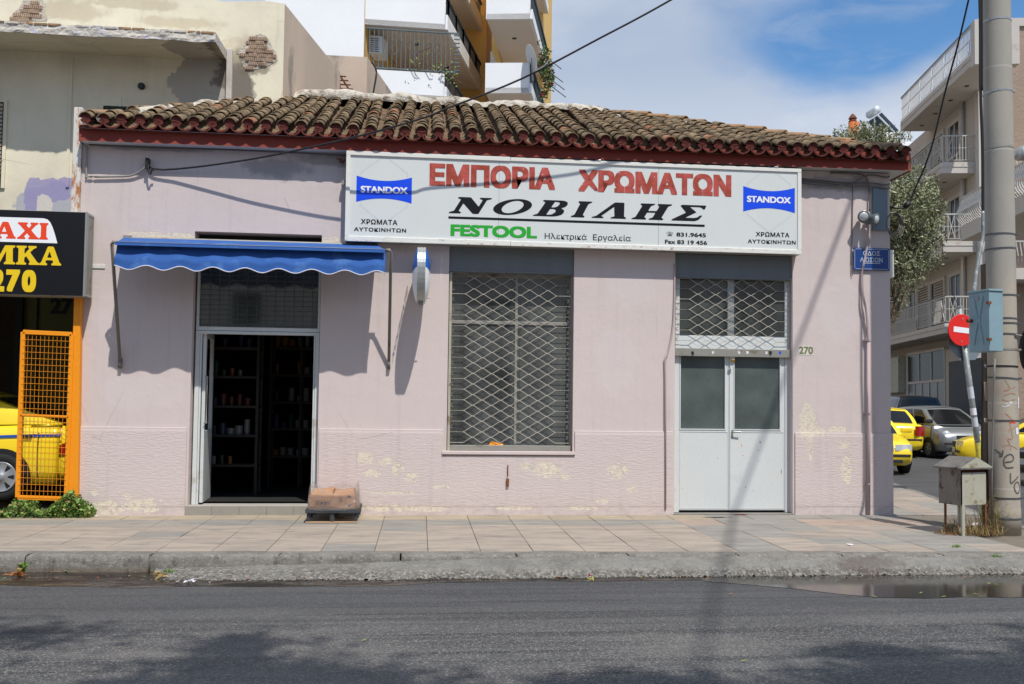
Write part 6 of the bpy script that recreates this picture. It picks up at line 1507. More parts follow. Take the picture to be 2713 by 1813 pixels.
b.lathe((pbx, pby, 0), prf, 40); sh = b.build('shaft', M['pole'], po, smooth=True)
for v in sh.data.vertices: v.co.x -= v.co.z * .006
def pc(z): return pbx - z * .006, pby, (.1885 if z < .28 else .1825 - .0020 * z)
def strap(py, tilt=0.0, w=.022, mt='strap', bolt=True):
    z = P(2655, py, pby - .19).z; x, y, r = pc(z); b = MB(); n_ = 36
    def f(u, v): a = 2 * math.pi * u; rr = r + .004 + (0.004 if False else 0); return (x + rr * math.cos(a), y + rr * math.sin(a), z + tilt * math.cos(a) + (v - .5) * w)
    b.grid(lambda u, v: f(1 - u, 1 - v) if False else f(u, v), n_, 1)
    if bolt: a = -.55; b.box((x + r * math.cos(a) - .02, y + r * math.sin(a) - .03, z - .012), (x + r * math.cos(a) + .03, y + r * math.sin(a) + .0, z + .012))
    b.build('strap', M[mt], po)
for i, (py, tl, mt) in enumerate(((44, 0, 'alu'), (234, .012, 'alu'), (385, .005, 'alu_old'), (617, -.004, 'strap'), (655, .006, 'strap'), (780, 0, 'strap'), (842, 0, 'strap'), (855, 0, 'strap'), (884, -.006, 'strap'), (925, 0, 'alu_old'), (970, -.004, 'black'), (1002, -.012, 'strap'), (1115, 0, 'strap'), (1322, 0, 'strap'), (1377, 0, 'strap'))): strap(py, tl, mt=mt, bolt=i % 2 == 1)
def on_pole(th, z, off=.003): x, y, r = pc(z); return Vector((x + (r + off) * math.cos(th), y + (r + off) * math.sin(th), z))
def ptoa(px, py):
    z = P(px, py, pby - .19).z
    for _ in range(12):
        x, y, r = pc(z); d = ray(px, py); a_ = d.x ** 2 + d.y ** 2; ox_, oy_ = CAM.x - x, CAM.y - y; b_ = 2 * (d.x * ox_ + d.y * oy_); c_ = ox_ ** 2 + oy_ ** 2 - r * r; D = max(0, b_ * b_ - 4 * a_ * c_); t_ = (-b_ - math.sqrt(D)) / (2 * a_); hp_ = CAM + d * t_; z = hp_.z
    return math.atan2(hp_.y - y, hp_.x - x), z
def spray(lines, mt, w, nm):
    for ln in lines:
        b = MB()
        q_ = [ptoa(*pt) for pt in ln]; pp_ = smooth_path([Vector((a, z, 0)) for a, z in q_], 5)
        for i in range(len(pp_) - 1):
            a, c_ = pp_[i], pp_[i + 1]; r_ = .19; d_ = Vector(((c_.x - a.x) * r_, c_.y - a.y)); 
            if d_.length < 1e-6: continue
            d_.normalize(); na = Vector((-d_.y / r_, d_.x)) * w / 2
            b.face([on_pole(a.x - na.x, a.y - na.y), on_pole(c_.x - na.x, c_.y - na.y), on_pole(c_.x + na.x, c_.y + na.y), on_pole(a.x + na.x, a.y + na.y)])
        b.build(nm, mt, po)
K('spray_black', rgb(88, 86, 84), .8, var=.35, vs_=14, bump=0); K('spray_orange', rgb(186, 132, 106), .85, var=.3, vs_=10, bump=0, c2=rgb(178, 160, 138), c2amt=.14)
C5 = lambda x, y: (2350 + x * .2233, 1100 + y * .2233)
spray([[C5(1400, 560), C5(1480, 550), C5(1500, 500), C5(1460, 465), C5(1400, 500), C5(1385, 570), C5(1420, 625), C5(1500, 620)], [C5(1465, 690), C5(1465, 750), C5(1470, 810), C5(1520, 770), C5(1555, 725)],
       [C5(1545, 790), C5(1510, 830), C5(1520, 900), C5(1550, 930), C5(1572, 880), C5(1565, 820), C5(1545, 790)], [C5(1275, 410), C5(1320, 435), C5(1360, 470)], [C5(1375, 420), C5(1365, 490), C5(1330, 480)]], M['spray_black'], .017, 'graffiti')
spray([[C5(1370, 370), C5(1450, 355), C5(1545, 405)], [C5(1465, 415), C5(1460, 350), C5(1430, 285), C5(1480, 290)], [C5(1440, 185), C5(1480, 165), C5(1560, 110)], [C5(1445, 60), C5(1470, 150), C5(1490, 280)],
       [(2662, 1005), (2675, 1030), (2660, 1035), (2690, 1025)], [(2660, 1048), (2678, 1042), (2690, 1046)], [(2655, 1057), (2668, 1062), (2690, 1058)], [(2664, 1095), (2690, 1118), (2700, 1102)]], M['spray_orange'], .009, 'graffiti')
def decal(pts_, mt, nm):
    b = MB(); b.face([on_pole(*ptoa(*q_), .004) for q_ in pts_]); b.build(nm, mt, po)
decal([C5(1350 - 0, 780 - 780 + 60), C5(1350, 60)] if False else [(2656, 1077), (2663, 1072), (2680, 1062), (2682, 1067), (2670, 1077), (2655, 1079)], M['paper'], 'torn_paper')
decal([(2676, 1114), (2690, 1115), (2690, 1122), (2677, 1122)], M['print_redorange'], 'sticker'); decal([(2690, 1134), (2697, 1133), (2698, 1150), (2692, 1152)], M['paper'], 'torn_paper'); decal([(2696, 1055), (2701, 1050), (2701, 1082), (2697, 1083)], M['paper'], 'torn_paper')
# black cables down the left flank
b = MB()
b.tube(smooth_path([P(2594, -60, pby - .1), P(2597, 60, pby - .1), P(2598, 245, pby - .1), P(2603, 400, pby - .1), P(2604, 614, pby - .1)]), .019, 7)
b.tube(smooth_path([P(2601, -60, pby - .12), P(2602, 120, pby - .12), P(2602, 240, pby - .12)]), .012, 6)
tag(b.build('pole_cable', M['cable'], smooth=True), 'pair of black cables strapped down the left flank of the concrete pole', 'cable')
vcable('pole_conduit', 'grey pipe bending from the concrete pole down into the blue-grey cabinet', smooth_path([P(2604, 560, pby - .1), P(2604, 625, pby - .1), P(2598, 660, pby - .12), P(2588, 715, pby - .15), P(2581, 775, pby - .18)]), .022, 'sign_pole', 'pipe', 8)
vcable('pole_conduit', 'thin grey pipe running up from the ground along the left of the concrete pole', [P(2627, 1395, pby - .21), P(2628, 1250, pby - .2), P(2634, 1000, pby - .2), P(2636, 950, pby - .19)], .012, 'pipe_grey', 'pipe', 8)
# blue-grey cabinet
cb = thing('electrical_cabinet', 'blue-grey metal cabinet with embossed cross strapped to the concrete pole', 'cabinet')
CY = pby - .24
f0, f1, f2, f3 = P(2566, 780, CY - .0), P(2620, 770, CY - .34), P(2622, 932, CY - .34), P(2570, 932, CY)
s0, s1 = P(2649, 773, CY - .20), P(2651, 933, CY - .20)
zt_, zb_ = (f0.z + f1.z) / 2 + .0, (f2.z + f3.z) / 2
pA = Vector((f0.x, f0.y, 0)); pB = Vector((f1.x, f1.y, 0)); nrm = Vector((0, 0, 1)).cross(pB - pA).normalized(); 
if nrm.y < 0: nrm = -nrm
dv = nrm * .20
b = MB(); b.prism([pA + Vector((0, 0, zb_)), pB + Vector((0, 0, zb_)), pB + dv + Vector((0, 0, zb_)), pA + dv + Vector((0, 0, zb_))], (0, 0, zt_ - zb_)); b.build('cabinet_body', M['cab_blue'], cb, bevel=.006)
b = MB(); e_ = .012; u_ = (pB - pA).normalized(); b.prism([pA - u_ * e_ - nrm * e_ + Vector((0, 0, zt_)), pB + u_ * e_ - nrm * e_ + Vector((0, 0, zt_)), pB + u_ * e_ + dv + Vector((0, 0, zt_)), pA - u_ * e_ + dv + Vector((0, 0, zt_))], (0, 0, .025)); b.build('cabinet_lid', M['cab_blue'], cb, bevel=.004)
def cf(u, v, off=.004): return pA + (pB - pA) * u - nrm * off + Vector((0, 0, zb_ + (zt_ - zb_) * v))
b = MB()
for a, c_ in (((.27, .92), (.46, .55)), ((.73, .92), (.54, .55)), ((.46, .50), (.27, .12)), ((.54, .50), (.73, .12))): b.tube([cf(*a, .002), cf(*c_, .002)], .011, 6)
b.lathe((0, 0, 0), [(.001, 0)], 3) if False else None
b.tube([cf(.5, .525, .008), cf(.5, .525, -.002)], .035, 14); b.build('embossing', M['cab_blue'], cb, smooth=False)
b = MB(); b.tube([cf(.16, .53, .07), cf(.16, .53, 0)], .022, 10); b.build('knob', M['rust'], cb); b = MB()
for v in (.80, .19): a = cf(1.0, v, .0); b.box((a.x - .03, a.y - .03, a.z - .015), (a.x + .015, a.y + .01, a.z + .015))
b.build('hinge', M['rust'], cb)
b = MB(); b.tube([cf(.42, .91, .006), cf(.42, .91, 0)], .032, 14); b.build('round_sticker', M['sign_pole'], cb)
# wooden post behind
wp = thing('wooden_post', 'weathered dark wooden post with scraps of paper left of the concrete pole', 'post')
a, c_ = P(2606, 950, pby + .10), P(2632, 1408, pby + .10); b = MB(); b.box((a.x + .0, pby + .05, -.05), (c_.x, pby + .16, P(2606, 700, pby + .1).z)); b.build('shaft', M['wood_grey'], wp, bevel=.006)
for (y0_, y1_) in ((966, 974), (1012, 1062), (1108, 1120)): b = MB(); q0, q1 = P(2607, y0_, pby + .047), P(2628, y1_, pby + .047); b.face([(q0.x + .01, q0.y, q1.z), (q1.x - .01, q0.y, q1.z), (q1.x, q0.y, q0.z), (q0.x, q0.y, q0.z)]); b.build('poster_scrap', M['tan_wall'] if y0_ != 966 else M['paper'], wp)
b = MB(); b.tube([P(2603, 955, pby - .02), P(2601, 1200, pby), P(2604, 1400, pby)], .012, 6); tag(b.build('pole_cable', M['cable']), 'thin black cable hanging straight down left of the wooden post', 'cable')
# meter cabinet on legs
mc = thing('meter_cabinet', 'rusty steel meter cabinet with pitched roof standing on four legs', 'cabinet')
MY = -2.0
A_ = P(2545.5, 1300, MY - .16); zc0, zc1 = P(2546, 1340, MY - .16).z, P(2546, 1243, MY - .16).z
Lx = P(2487, 1300, MY + .18); Rx = P(2617, 1300, MY - .02)
A0 = Vector((A_.x, A_.y, 0)); L0 = Vector((Lx.x, Lx.y, 0)); R0 = Vector((Rx.x, Rx.y, 0)); K0 = L0 + (R0 - A0)
up = lambda v, z: Vector((v.x, v.y, z))
b = MB(); b.face([up(L0, zc0), up(A0, zc0), up(A0, zc1), up(L0, zc1)]); b.face([up(K0, zc0), up(L0, zc0), up(L0, zc1), up(K0, zc1)]); b.build('side_panel', M['cab_steel'], mc)
b = MB(); ins_ = (K0 - R0).normalized() * .04
b.face([up(A0 + ins_, zc0), up(R0 + ins_, zc0), up(R0 + ins_, zc1), up(A0 + ins_, zc1)]); b.face([up(R0, zc0), up(K0, zc0), up(K0, zc1), up(R0, zc1)]); b.face([up(L0, zc0), up(K0, zc0), up(R0, zc0), up(A0, zc0)]); b.face([up(L0, zc1), up(A0, zc1), up(R0, zc1), up(K0, zc1)]); b.build('housing', M['rust'], mc)
ar = (R0 - A0); pA2, pB2 = A0 + ar * .04, A0 + ar * .92; b = MB(); off = (A0 - L0).normalized() * .004; b.prism([up(pA2, zc0), up(pB2, zc0), up(pB2, zc1 - .045), up(pA2, zc1 - .045)], off * 2 - ins_ * 0); b.build('door', M['cab_cream'], mc, bevel=.003)
b = MB(); ev = .045; uL = (A0 - L0).normalized() * ev; uR = (R0 - A0).normalized() * ev; zr = zc1 + .015
c4 = [L0 - uL - uR, A0 + uL - uR, R0 + uL + uR, K0 - uL + uR]; ga_, gb_ = (c4[1] + c4[2]) / 2, (c4[0] + c4[3]) / 2; hz = .125
b.raw([up(v, zr) for v in c4] + [up(ga_, zr + hz), up(gb_, zr + hz)], [(1, 2, 4), (3, 0, 5), (0, 1, 4, 5), (2, 3, 5, 4), (0, 3, 2, 1)])
b.raw([up(v, zr - .02) for v in c4] + [up(v, zr) for v in c4], [(0, 1, 5, 4), (1, 2, 6, 5), (2, 3, 7, 6), (3, 0, 4, 7)]); ro = b.build('cabinet_roof', [M['cab_steel'], M['cab_cream']], mc); ro.data.polygons[0].material_index = 1
for v, w__ in ((A0 + ar * .07, .035), (L0 + (A0 - L0) * .3, .022), (A0 + ar * .9, .028), (A0 + ar * .35 + (L0 - A0) * .5, .03)): b = MB(); b.box((v.x - w__ / 2, v.y - w__ / 2, -.04), (v.x + w__ / 2, v.y + w__ / 2, zc0 + .01)); b.build('leg', M['rust'] if w__ < .03 else M['cab_cream'], mc)
b = MB(); b.tube([L0 + (A0 - L0) * .14 + Vector((0, -.012, zc0 + .19)), L0 + (A0 - L0) * .14 + Vector((0, .0, zc0 + .19))], .014, 8); b.build('lock', M['rust'], mc)
# dry weeds and litter at its feet
def grass(name, label, cx, cy, rx_, ry, num, h0, h1, mts, seed, lean=.6, z0=0.0):
    r_ = random.Random(seed); b = MB()
    for i in range(num):
        a = r_.random() * 6.28; rr = r_.random() ** .5; x, y = cx + rx_ * rr * math.cos(a), cy + ry * rr * math.sin(a); h = r_.uniform(h0, h1); d_ = Vector((r_.gauss(0, lean), r_.gauss(0, lean), 1)).normalized(); s = Vector((-d_.y, d_.x, 0)); s = s.normalized() * .0022 if s.length > .01 else Vector((.002, 0, 0))
        p0 = Vector((x, y, z0)); p1 = p0 + d_ * h * .6; p2 = p1 + (d_ + Vector((r_.gauss(0, .5), r_.gauss(0, .5), -.4))).normalized() * h * .5; b.cur = r_.choice(range(len(mts)))
        b.face([p0 - s, p0 + s, p1 + s, p1 - s]); b.face([p1 - s, p1 + s, p2])
    o_ = b.build(name, [M[k] for k in mts]); return tag(o_, label, None, kind='stuff')
cg = (A0 + R0 + L0 + K0) / 4
grass('dry_weeds', 'dry straw-coloured weeds tangled under the meter cabinet', cg.x + .12, cg.y - .02, .36, .26, 700, .05, .30, ('dry_grass', 'dry_grass', 'bark', 'dry_grass'), 3, .7, -.02)
grass('dry_weeds', 'taller thin dry stalks against the base of the concrete pole', cg.x + .32, cg.y + .0, .14, .14, 120, .25, .75, ('dry_grass', 'dry_grass', 'bark', 'leaf_green'), 5, .38, -.02)
grass('dry_weeds', 'flattened dead grass around the cabinet legs', cg.x + .02, cg.y - .05, .42, .2, 800, .03, .10, ('dry_grass', 'bark', 'dead_leaf'), 8, 1.3, -.02)
b = MB(); q_ = G(2577, 1393, -.02); rr = random.Random(2)
for i in range(14): w = q_ + Vector((rr.uniform(-.05, .09), rr.uniform(-.04, .04), rr.uniform(.0, .02))); b.face([w, w + Vector((.05, .01, rr.uniform(-.01, .02))), w + Vector((.03, .04, .02))])
tag(b.build('crumpled_paper', M['paper']), 'small crumpled white paper between meter cabinet and concrete pole', 'litter')

# no-entry sign on leaning pole, octagonal sign behind it
ne = thing('no_entry_sign', 'round red no-entry sign on a leaning steel post partly behind the cabinet', 'sign')
NYs = 2.5; top, base = P(2541, 815, NYs), P(2602, 1260, NYs); ddir = (base - top).normalized(); base = top + ddir * ((top.z - zg(NYs) + .05) / -ddir.z)
b = MB(); b.tube([top, base], .048, 14); b.build('post', M['sign_pole'], ne, smooth=True)
b = MB(); b.tube([top + Vector((0, 0, -.01)), top - ddir * .03], .055, 14); b.build('post_cap', M['alu'], ne)
l2 = P(2596, 1175, NYs); tt = (l2 - top).dot(ddir); b = MB(); b.tube([top + ddir * (tt - .02), top + ddir * (tt + .5)], .050, 14, False); K('yellow_spray', rgb(206, 194, 60), .7, var=.3, vs_=9, bump=0, c2=rgb(142, 148, 148), c2amt=.1); b.build('yellow_paint', M['yellow_spray'], ne, smooth=True)
for (t0, w) in ((1022, .12), (1040, .2), (1090, .12), (1118, .16)):
    q_ = P(2575 + (t0 - 1022) * .12, t0, NYs); tt = (q_ - top).dot(ddir); cc = top + ddir * tt; b = MB(); b.tube([cc - ddir * w / 2, cc + ddir * w / 2], .0495 + w * .004, 14, False); 
    if t0 != 1022: b.build('paper_scrap', M['paper' if t0 == 1090 else 'plate_white'], ne, smooth=True)
cs = P(2548, 875, NYs - .09); R_ = (P(2553, 833, NYs - .09).z - P(2553, 917, NYs - .09).z) / 2
tilt = math.atan2(ddir.x, -ddir.z)
D4 = Matrix.Translation(cs) @ Matrix.Rotation(math.radians(8), 4, 'Z') @ Matrix.Rotation(tilt * .6, 4, 'Y')
def xf(b): b.v = [tuple(D4 @ Vector(v)) for v in b.v]; return b
b = MB(); b.lathe((0, 0, 0), [(R_, .0), (R_, -.006), (R_ - .004, -.010)], 48, 'Y'); xf(b).build('disc', M['sign_red'], ne)
b = MB(); bw_, bh_ = R_ * .62, R_ * .17; b.face([(-bw_, -.013, -bh_), (bw_, -.013, -bh_), (bw_, -.013, bh_), (-bw_, -.013, bh_)]); xf(b).build('white_bar', M['print_white'], ne)
b = MB(); b.tube([(0, -.016, R_ * .72), (0, -.009, R_ * .72)], .013, 8); b.tube([(0, -.016, -R_ * .72), (0, -.009, -R_ * .72)], .013, 8); xf(b).build('rivet', M['alu'], ne)
oc = thing('octagonal_sign', 'back of a grey octagonal sign behind the red no-entry disc', 'sign')
c8 = P(2560, 895, NYs + .08); r8 = .42; b = MB(); b.prism([(c8.x + r8 * math.cos(math.pi / 8 + i * math.pi / 4 + .08), c8.y + .12 * math.cos(math.pi / 8 + i * math.pi / 4), c8.z + r8 * 1.0 * math.sin(math.pi / 8 + i * math.pi / 4 + .08)) for i in range(8)], (0, .006, 0)); b.build('plate', M['sign_back'], oc); b = MB(); b.box((c8.x - .2, c8.y - .02, c8.z + .1), (c8.x + .2, c8.y + .0, c8.z + .13)); b.build('rail', M['alu'], oc)
vcable('wire', 'thin wire trailing from the cap of the no-entry post to the cabinet', smooth_path([top, P(2530, 790, NYs), P(2522, 775, NYs)]) , .006, 'cable')
# things at the extreme right edge
lp = thing('street_lamp', 'silver street lamp head poking in at the right edge beside the pole', 'lamp')
c_ = P(2712, 412, -1.2); b = MB(); b.lathe((c_.x, c_.y, c_.z), [(.001, .13), (.06, .12), (.10, .06), (.115, -.03), (.10, -.05), (.001, -.06)], 18); b.build('hood', M['alu'], lp, smooth=True); b = MB(); b.tube([(c_.x, c_.y, c_.z + .1), (c_.x + .2, c_.y, c_.z + .35), (c_.x + .9, c_.y, c_.z + .4)], .02, 7); b.build('bracket', M['alu_old'], lp)
mr = thing('traffic_mirror', 'dark oval backside of a traffic mirror strapped to the right of the concrete pole', 'mirror')
c_ = P(2712, 928, pby - .1); b = MB(); b.v = []; b.lathe((0, 0, 0), [(.02, .0), (.19, .01), (.215, .03), (.21, .045)], 28, 'X'); b.v = [(c_.x + v[0] * .6, c_.y + v[1] * .55, c_.z + v[2] * 1.15) for v in b.v]; b.build('shell', M['trim'], mr, smooth=True)
b = MB(); b.tube([P(2690, 888, pby - .18), P(2706, 890, pby - .12)], .012, 6); b.build('bracket', M['alu_old'], mr)

# ================================================================== RIGHT APARTMENT BUILDING
O = Vector((19.136, 20.774, 0)); e1 = Vector((.183, .983, 0)).normalized(); e2 = Vector((e1.y, -e1.x, 0))
rb = thing('apartment_building', 'beige apartment building with long white balconies down the side street', 'building')
def onp(px, py, off):      # meet the vertical plane O + off*e2, parallel to the side street
    d = ray(px, py); q0 = O + e2 * off; t = (q0 - CAM).dot(e2) / d.dot(e2); return CAM + d * t
def tpar(v): return (v - O).dot(e1)
WO = 1.25
t0 = tpar(onp(2596, 600, WO)); t1 = 16.0
def R(t, off, z): v = O + e1 * t + e2 * off; return Vector((v.x, v.y, z))
floors = [4.37, 7.4, 10.4, 13.4]
ztop = onp(2590, 74, WO).z
b = MB(); b.face([R(t1, WO, -.5), R(t0, WO, -.5), R(t0, WO, 13.6), R(t1, WO, 13.6)]); b.face([R(t1, WO, 13.6), R(t0, WO, 13.6), R(t0, WO + 20, 13.6), R(t1, WO + 20, 13.6)]); b.build('side_facade', M['build_beige'], rb)
b = MB(); b.face([R(t0 - .02, WO, -.5), R(t0 - .02, WO + 22, -.5), R(t0 - .02, WO + 22, ztop), R(t0 - .02, WO, ztop)]); b.build('front_facade', M['build_rough'], rb)
b = MB(); b.prism([R(t0 - .10, WO - .05, ztop), R(t0 - .10, WO + 22, ztop), R(t0 + .3, WO + 22, ztop), R(t0 + .3, WO - .05, ztop)], (0, 0, .3)); b.build('cornice', M['build_trim'], rb)
b = MB(); b.box((0, 0, 0), (1, 1, 1)); b.v = []; b.f = []; b.mi = []
b.prism([R(t0 - .06, WO - .03, -.5), R(t0 - .06, WO + .45, -.5), R(t0 + .3, WO + .45, -.5), R(t0 + .3, WO - .03, -.5)], (0, 0, ztop + .48)); b.build('corner_pilaster', M['build_trim'], rb)
def bars(b, a, c_, z0, z1, style, t=.02):
    L_ = (c_ - a).length; u = (c_ - a).normalized()
    def pt(s, z): v = a + u * s; return Vector((v.x, v.y, z))
    b.bar(pt(0, z1), pt(L_, z1), .05, .05); b.bar(pt(0, z0), pt(L_, z0), t, t)
    k = max(1, round(L_ / 1.5)); m_ = L_ / k
    for i in range(k):
        s0 = i * m_
        if style == 'x':
            zm = (z0 + z1) / 2; w = m_ * .45
            for s in (s0, s0 + w, s0 + .15, s0 + w - .15): b.bar(pt(s, z0), pt(s, z1), t, t)
            b.bar(pt(s0 + .15, z0), pt(s0 + w - .15, z1), t, t); b.bar(pt(s0 + .15, z1), pt(s0 + w - .15, z0), t, t); b.bar(pt(s0, zm), pt(s0 + w, zm), t, t)
            for j in range(5): s = s0 + w + (m_ - w) * (j + 1) / 6; b.bar(pt(s, z0), pt(s, z1), t, t)
            b.bar(pt(s0 + w, zm), pt(s0 + m_, zm), t, t)
        else:
            nb_ = int(m_ / .11)
            for j in range(nb_): s = s0 + m_ * j / nb_; b.bar(pt(s, z0), pt(s, z1), t, t)
    return b
def balcony(ta, tb, z, depth=1.25, slab=.42, style='x', endrail=True, closed=0.0, out=0.0):
    bl = bpy.data.objects.new('balcony', None); COL.objects.link(bl); bl.parent = rb; o_ = -out
    b = MB(); b.prism([R(ta, o_, z), R(ta, WO - .004, z), R(tb, WO - .004, z), R(tb, o_, z)], (0, 0, slab)); b.build('slab', M['build_trim'], bl)
    b = MB(); b.prism([R(ta - .02, o_ - .02, z + slab * .55), R(ta - .02, WO - .01, z + slab * .55), R(tb, WO - .01, z + slab * .55), R(tb, o_ - .02, z + slab * .55)], (0, 0, .03)); b.build('slab_line', M['build_trim'], bl)
    b = MB(); zr0, zr1 = z + slab + .08, z + slab + 1.0
    bars(b, R(ta, o_ + .04, 0), R(tb, o_ + .04, 0), zr0, zr1, style)
    if endrail: bars(b, R(ta + .04, o_ + .04, 0), R(ta + .04, WO, 0), zr0, zr1, 'x')
    b.build('railing', M['rail_cream'], bl)
    b = MB(); b.bar(R(ta, o_ + .04, zr1 + .03), R(tb, o_ + .04, zr1 + .03), .06, .04); b.build('handrail', M['rail_dark'], bl)
    for j in range(5):
        s = ta + (tb - ta) * (j + .5) / 5; b = MB(); v = R(s, WO * .5, z - .012); b.lathe(v, [(.09, 0), (.09, .01)], 10); b.build('spotlight', M['rail_dark'], bl)
    return bl
tc1 = tpar(onp(2584, 157, 0)); tc2 = tpar(onp(2386, 353, 0)); balcony(tc1, tc2, 13.4, endrail=False)
b = MB(); b.prism([R(tc1 - .05, -.03, 13.3), R(tc1 - .05, WO + .2, 13.3), R(tc1 + .35, WO + .2, 13.3), R(tc1 + .35, -.03, 13.3)], (0, 0, 1.55)); b.build('parapet_block', M['build_trim'], rb)
for z, px, py in ((10.4, 2493, 402), (7.4, 2499, 633)):
    balcony(tpar(onp(px, py, 0)), t1, z)
balcony(tpar(onp(2503, 884, 0)), t1, 4.37, slab=.36); 
# nearer bowed balcony
ta_, tb_ = tpar(onp(2602, 595, 0)), tpar(onp(2545, 613, 0))
bl = bpy.data.objects.new('balcony', None); COL.objects.link(bl); bl.parent = rb
b = MB(); b.prism([R(ta_ - 4, 0, 7.5), R(ta_ - 4, WO - .01, 7.5), R(tb_, WO - .01, 7.5), R(tb_, 0, 7.5)], (0, 0, .5)); b.build('slab', M['build_trim'], bl)
b = MB()
k = int((tb_ - ta_ + 4) / .16)
for i in range(k + 1):
    t_ = tb_ - i * .16
    b.tube([R(t_, .06 - .20 * math.sin(math.pi * (1 - w) ** 1.6), 8.05 + .95 * w) for w in (0, .15, .3, .45, .6, .8, 1)], .022, 4, False)
b.bar(R(ta_ - 4, .05, 9.02), R(tb_, .05, 9.02), .05); b.build('railing', M['rail_cream'], bl)
# windows with shutters on the side facade
for zi, z in enumerate(floors[:3] + [1.3]):
    if z == 1.3: continue
    for (pxa, pxb, kind) in ((2537, 2547, 'g'), (2489, 2503, 's'), (2448, 2462, 's'), (2420, 2432, 'g')):
        ta, tb = tpar(onp(pxb, 600, WO)), tpar(onp(pxa, 600, WO)); ta, tb = min(ta, tb), max(ta, tb); z0_, z1_ = z + (.45 if kind == 's' else 1.2), z + 2.45
        if kind == 'g': tb = ta + 1.2
        else: tb = ta + 1.6
        wd = bpy.data.objects.new('window', None); COL.objects.link(wd); wd.parent = rb
        b = MB()
        for (a, c_, u0, u1) in ((ta - .14, ta, z0_ - .1, z1_ + .14), (tb, tb + .14, z0_ - .1, z1_ + .14), (ta, tb, z1_, z1_ + .14), (ta, tb, z0_ - .1, z0_)): b.prism([R(a, WO - .08, u0), R(a, WO - .002, u0), R(c_, WO - .002, u0), R(c_, WO - .08, u0)], (0, 0, u1 - u0))
        b.build('surround', M['build_trim'], wd)
        b = MB(); b.face([R(ta, WO - .012, z0_), R(tb, WO - .012, z0_), R(tb, WO - .012, z1_), R(ta, WO - .012, z1_)]); b.build('pane', M['win_glass'], wd)
        if kind == 's':
            for j in range(int((z1_ - z0_) / .11)): zz = z0_ + .03 + j * .11; b = MB(); b.prism([R(ta + .05, WO - .05, zz), R(ta + .05, WO - .018, zz + .03), R(tb - .3, WO - .018, zz + .03), R(tb - .3, WO - .05, zz)], (0, 0, .05)); b.build('louvre_slat', M['shutter'], wd)
        else:
            b = MB(); 
            for a in (ta + .02, (ta + tb) / 2, tb - .07): b.prism([R(a, WO - .03, z0_), R(a, WO - .015, z0_), R(a + .05, WO - .015, z0_), R(a + .05, WO - .03, z0_)], (0, 0, z1_ - z0_))
            b.build('frame', M['white_paint'], wd)
# drain pipe on the facade
b = MB(); tp_ = tpar(onp(2560, 700, WO)); b.tube([R(tp_, WO - .12, .2), R(tp_, WO - .12, 13.4)], .09, 8); b.build('drain_pipe', M['build_trim'], rb, smooth=True)
# shop front at street level
GW = WO - .4
def sf(px, py): return onp(px, py, GW)
b = MB(); ts_, te_ = tpar(sf(2503, 1000)), tpar(sf(2405, 1000)); zA = 3.55
b.prism([R(t0 - .1, GW + .02, -.4), R(t0 - .1, WO, -.4), R(t1, WO, -.4), R(t1, GW + .02, -.4)], (0, 0, 4.3)); b.build('ground_floor', M['build_beige'], rb)
sfo = bpy.data.objects.new('shop_front', None); COL.objects.link(sfo); sfo.parent = rb
zt0, zm = onp(2503, 925, GW).z, onp(2503, 1008, GW).z
for i in range(3):
    a, c_ = lerp(ts_, te_, i / 3), lerp(ts_, te_, (i + 1) / 3); b = MB(); b.face([R(a, GW + .01, zm), R(c_, GW + .01, zm), R(c_, GW + .01, zt0), R(a, GW + .01, zt0)]); b.build('pane', M['win_glass'], sfo)
for i in range(5):
    a, c_ = lerp(ts_, te_, i / 5), lerp(ts_, te_, (i + 1) / 5); b = MB(); b.face([R(a + .06, GW + .009, .3), R(c_ - .06, GW + .009, .3), R(c_ - .06, GW + .009, zm), R(a + .06, GW + .009, zm)]); b.build('lower_panel', M['frosted'], sfo)
b = MB()
for i in range(4): a = lerp(ts_, te_, i / 3); b.prism([R(a - .04, GW - .02, zm), R(a - .04, GW + .015, zm), R(a + .04, GW + .015, zm), R(a + .04, GW - .02, zm)], (0, 0, zt0 - zm))
for i in range(6): a = lerp(ts_, te_, i / 5); b.prism([R(a - .05, GW - .02, .2), R(a - .05, GW + .015, .2), R(a + .05, GW + .015, .2), R(a + .05, GW - .02, .2)], (0, 0, zm - .2))
for z in (zm - .05, zt0 - .02): b.prism([R(ts_, GW - .03, z), R(ts_, GW + .016, z), R(te_, GW + .016, z), R(te_, GW - .03, z)], (0, 0, .1))
b.build('frame', M['build_trim'], sfo)
ta, tb = tpar(sf(2550, 1000)), tpar(sf(2515, 1000)); b = MB(); b.prism([R(ta - 3, GW - .02, -.2), R(ta - 3, GW + .015, -.2), R(tb, GW + .015, -.2), R(tb, GW - .02, -.2)], (0, 0, 3.6)); b.build('marble_panel', M['marble_dark'], rb)
ta, tb = tpar(sf(2398, 1000)), tpar(sf(2360, 1000)); b = MB(); b.prism([R(ta, GW - .02, -.2), R(ta, GW + .015, -.2), R(tb + 3, GW + .015, -.2), R(tb + 3, GW - .02, -.2)], (0, 0, 2.3)); b.build('roller_shutter', M['black'], rb)
b = MB(); b.prism([R(ta, GW - .3, 2.3), R(ta, GW, 2.3), R(tb + 3, GW, 2.3), R(tb + 3, GW - .3, 2.3)], (0, 0, 1.6)); b.build('fascia_board', M['cab_cream'], rb)
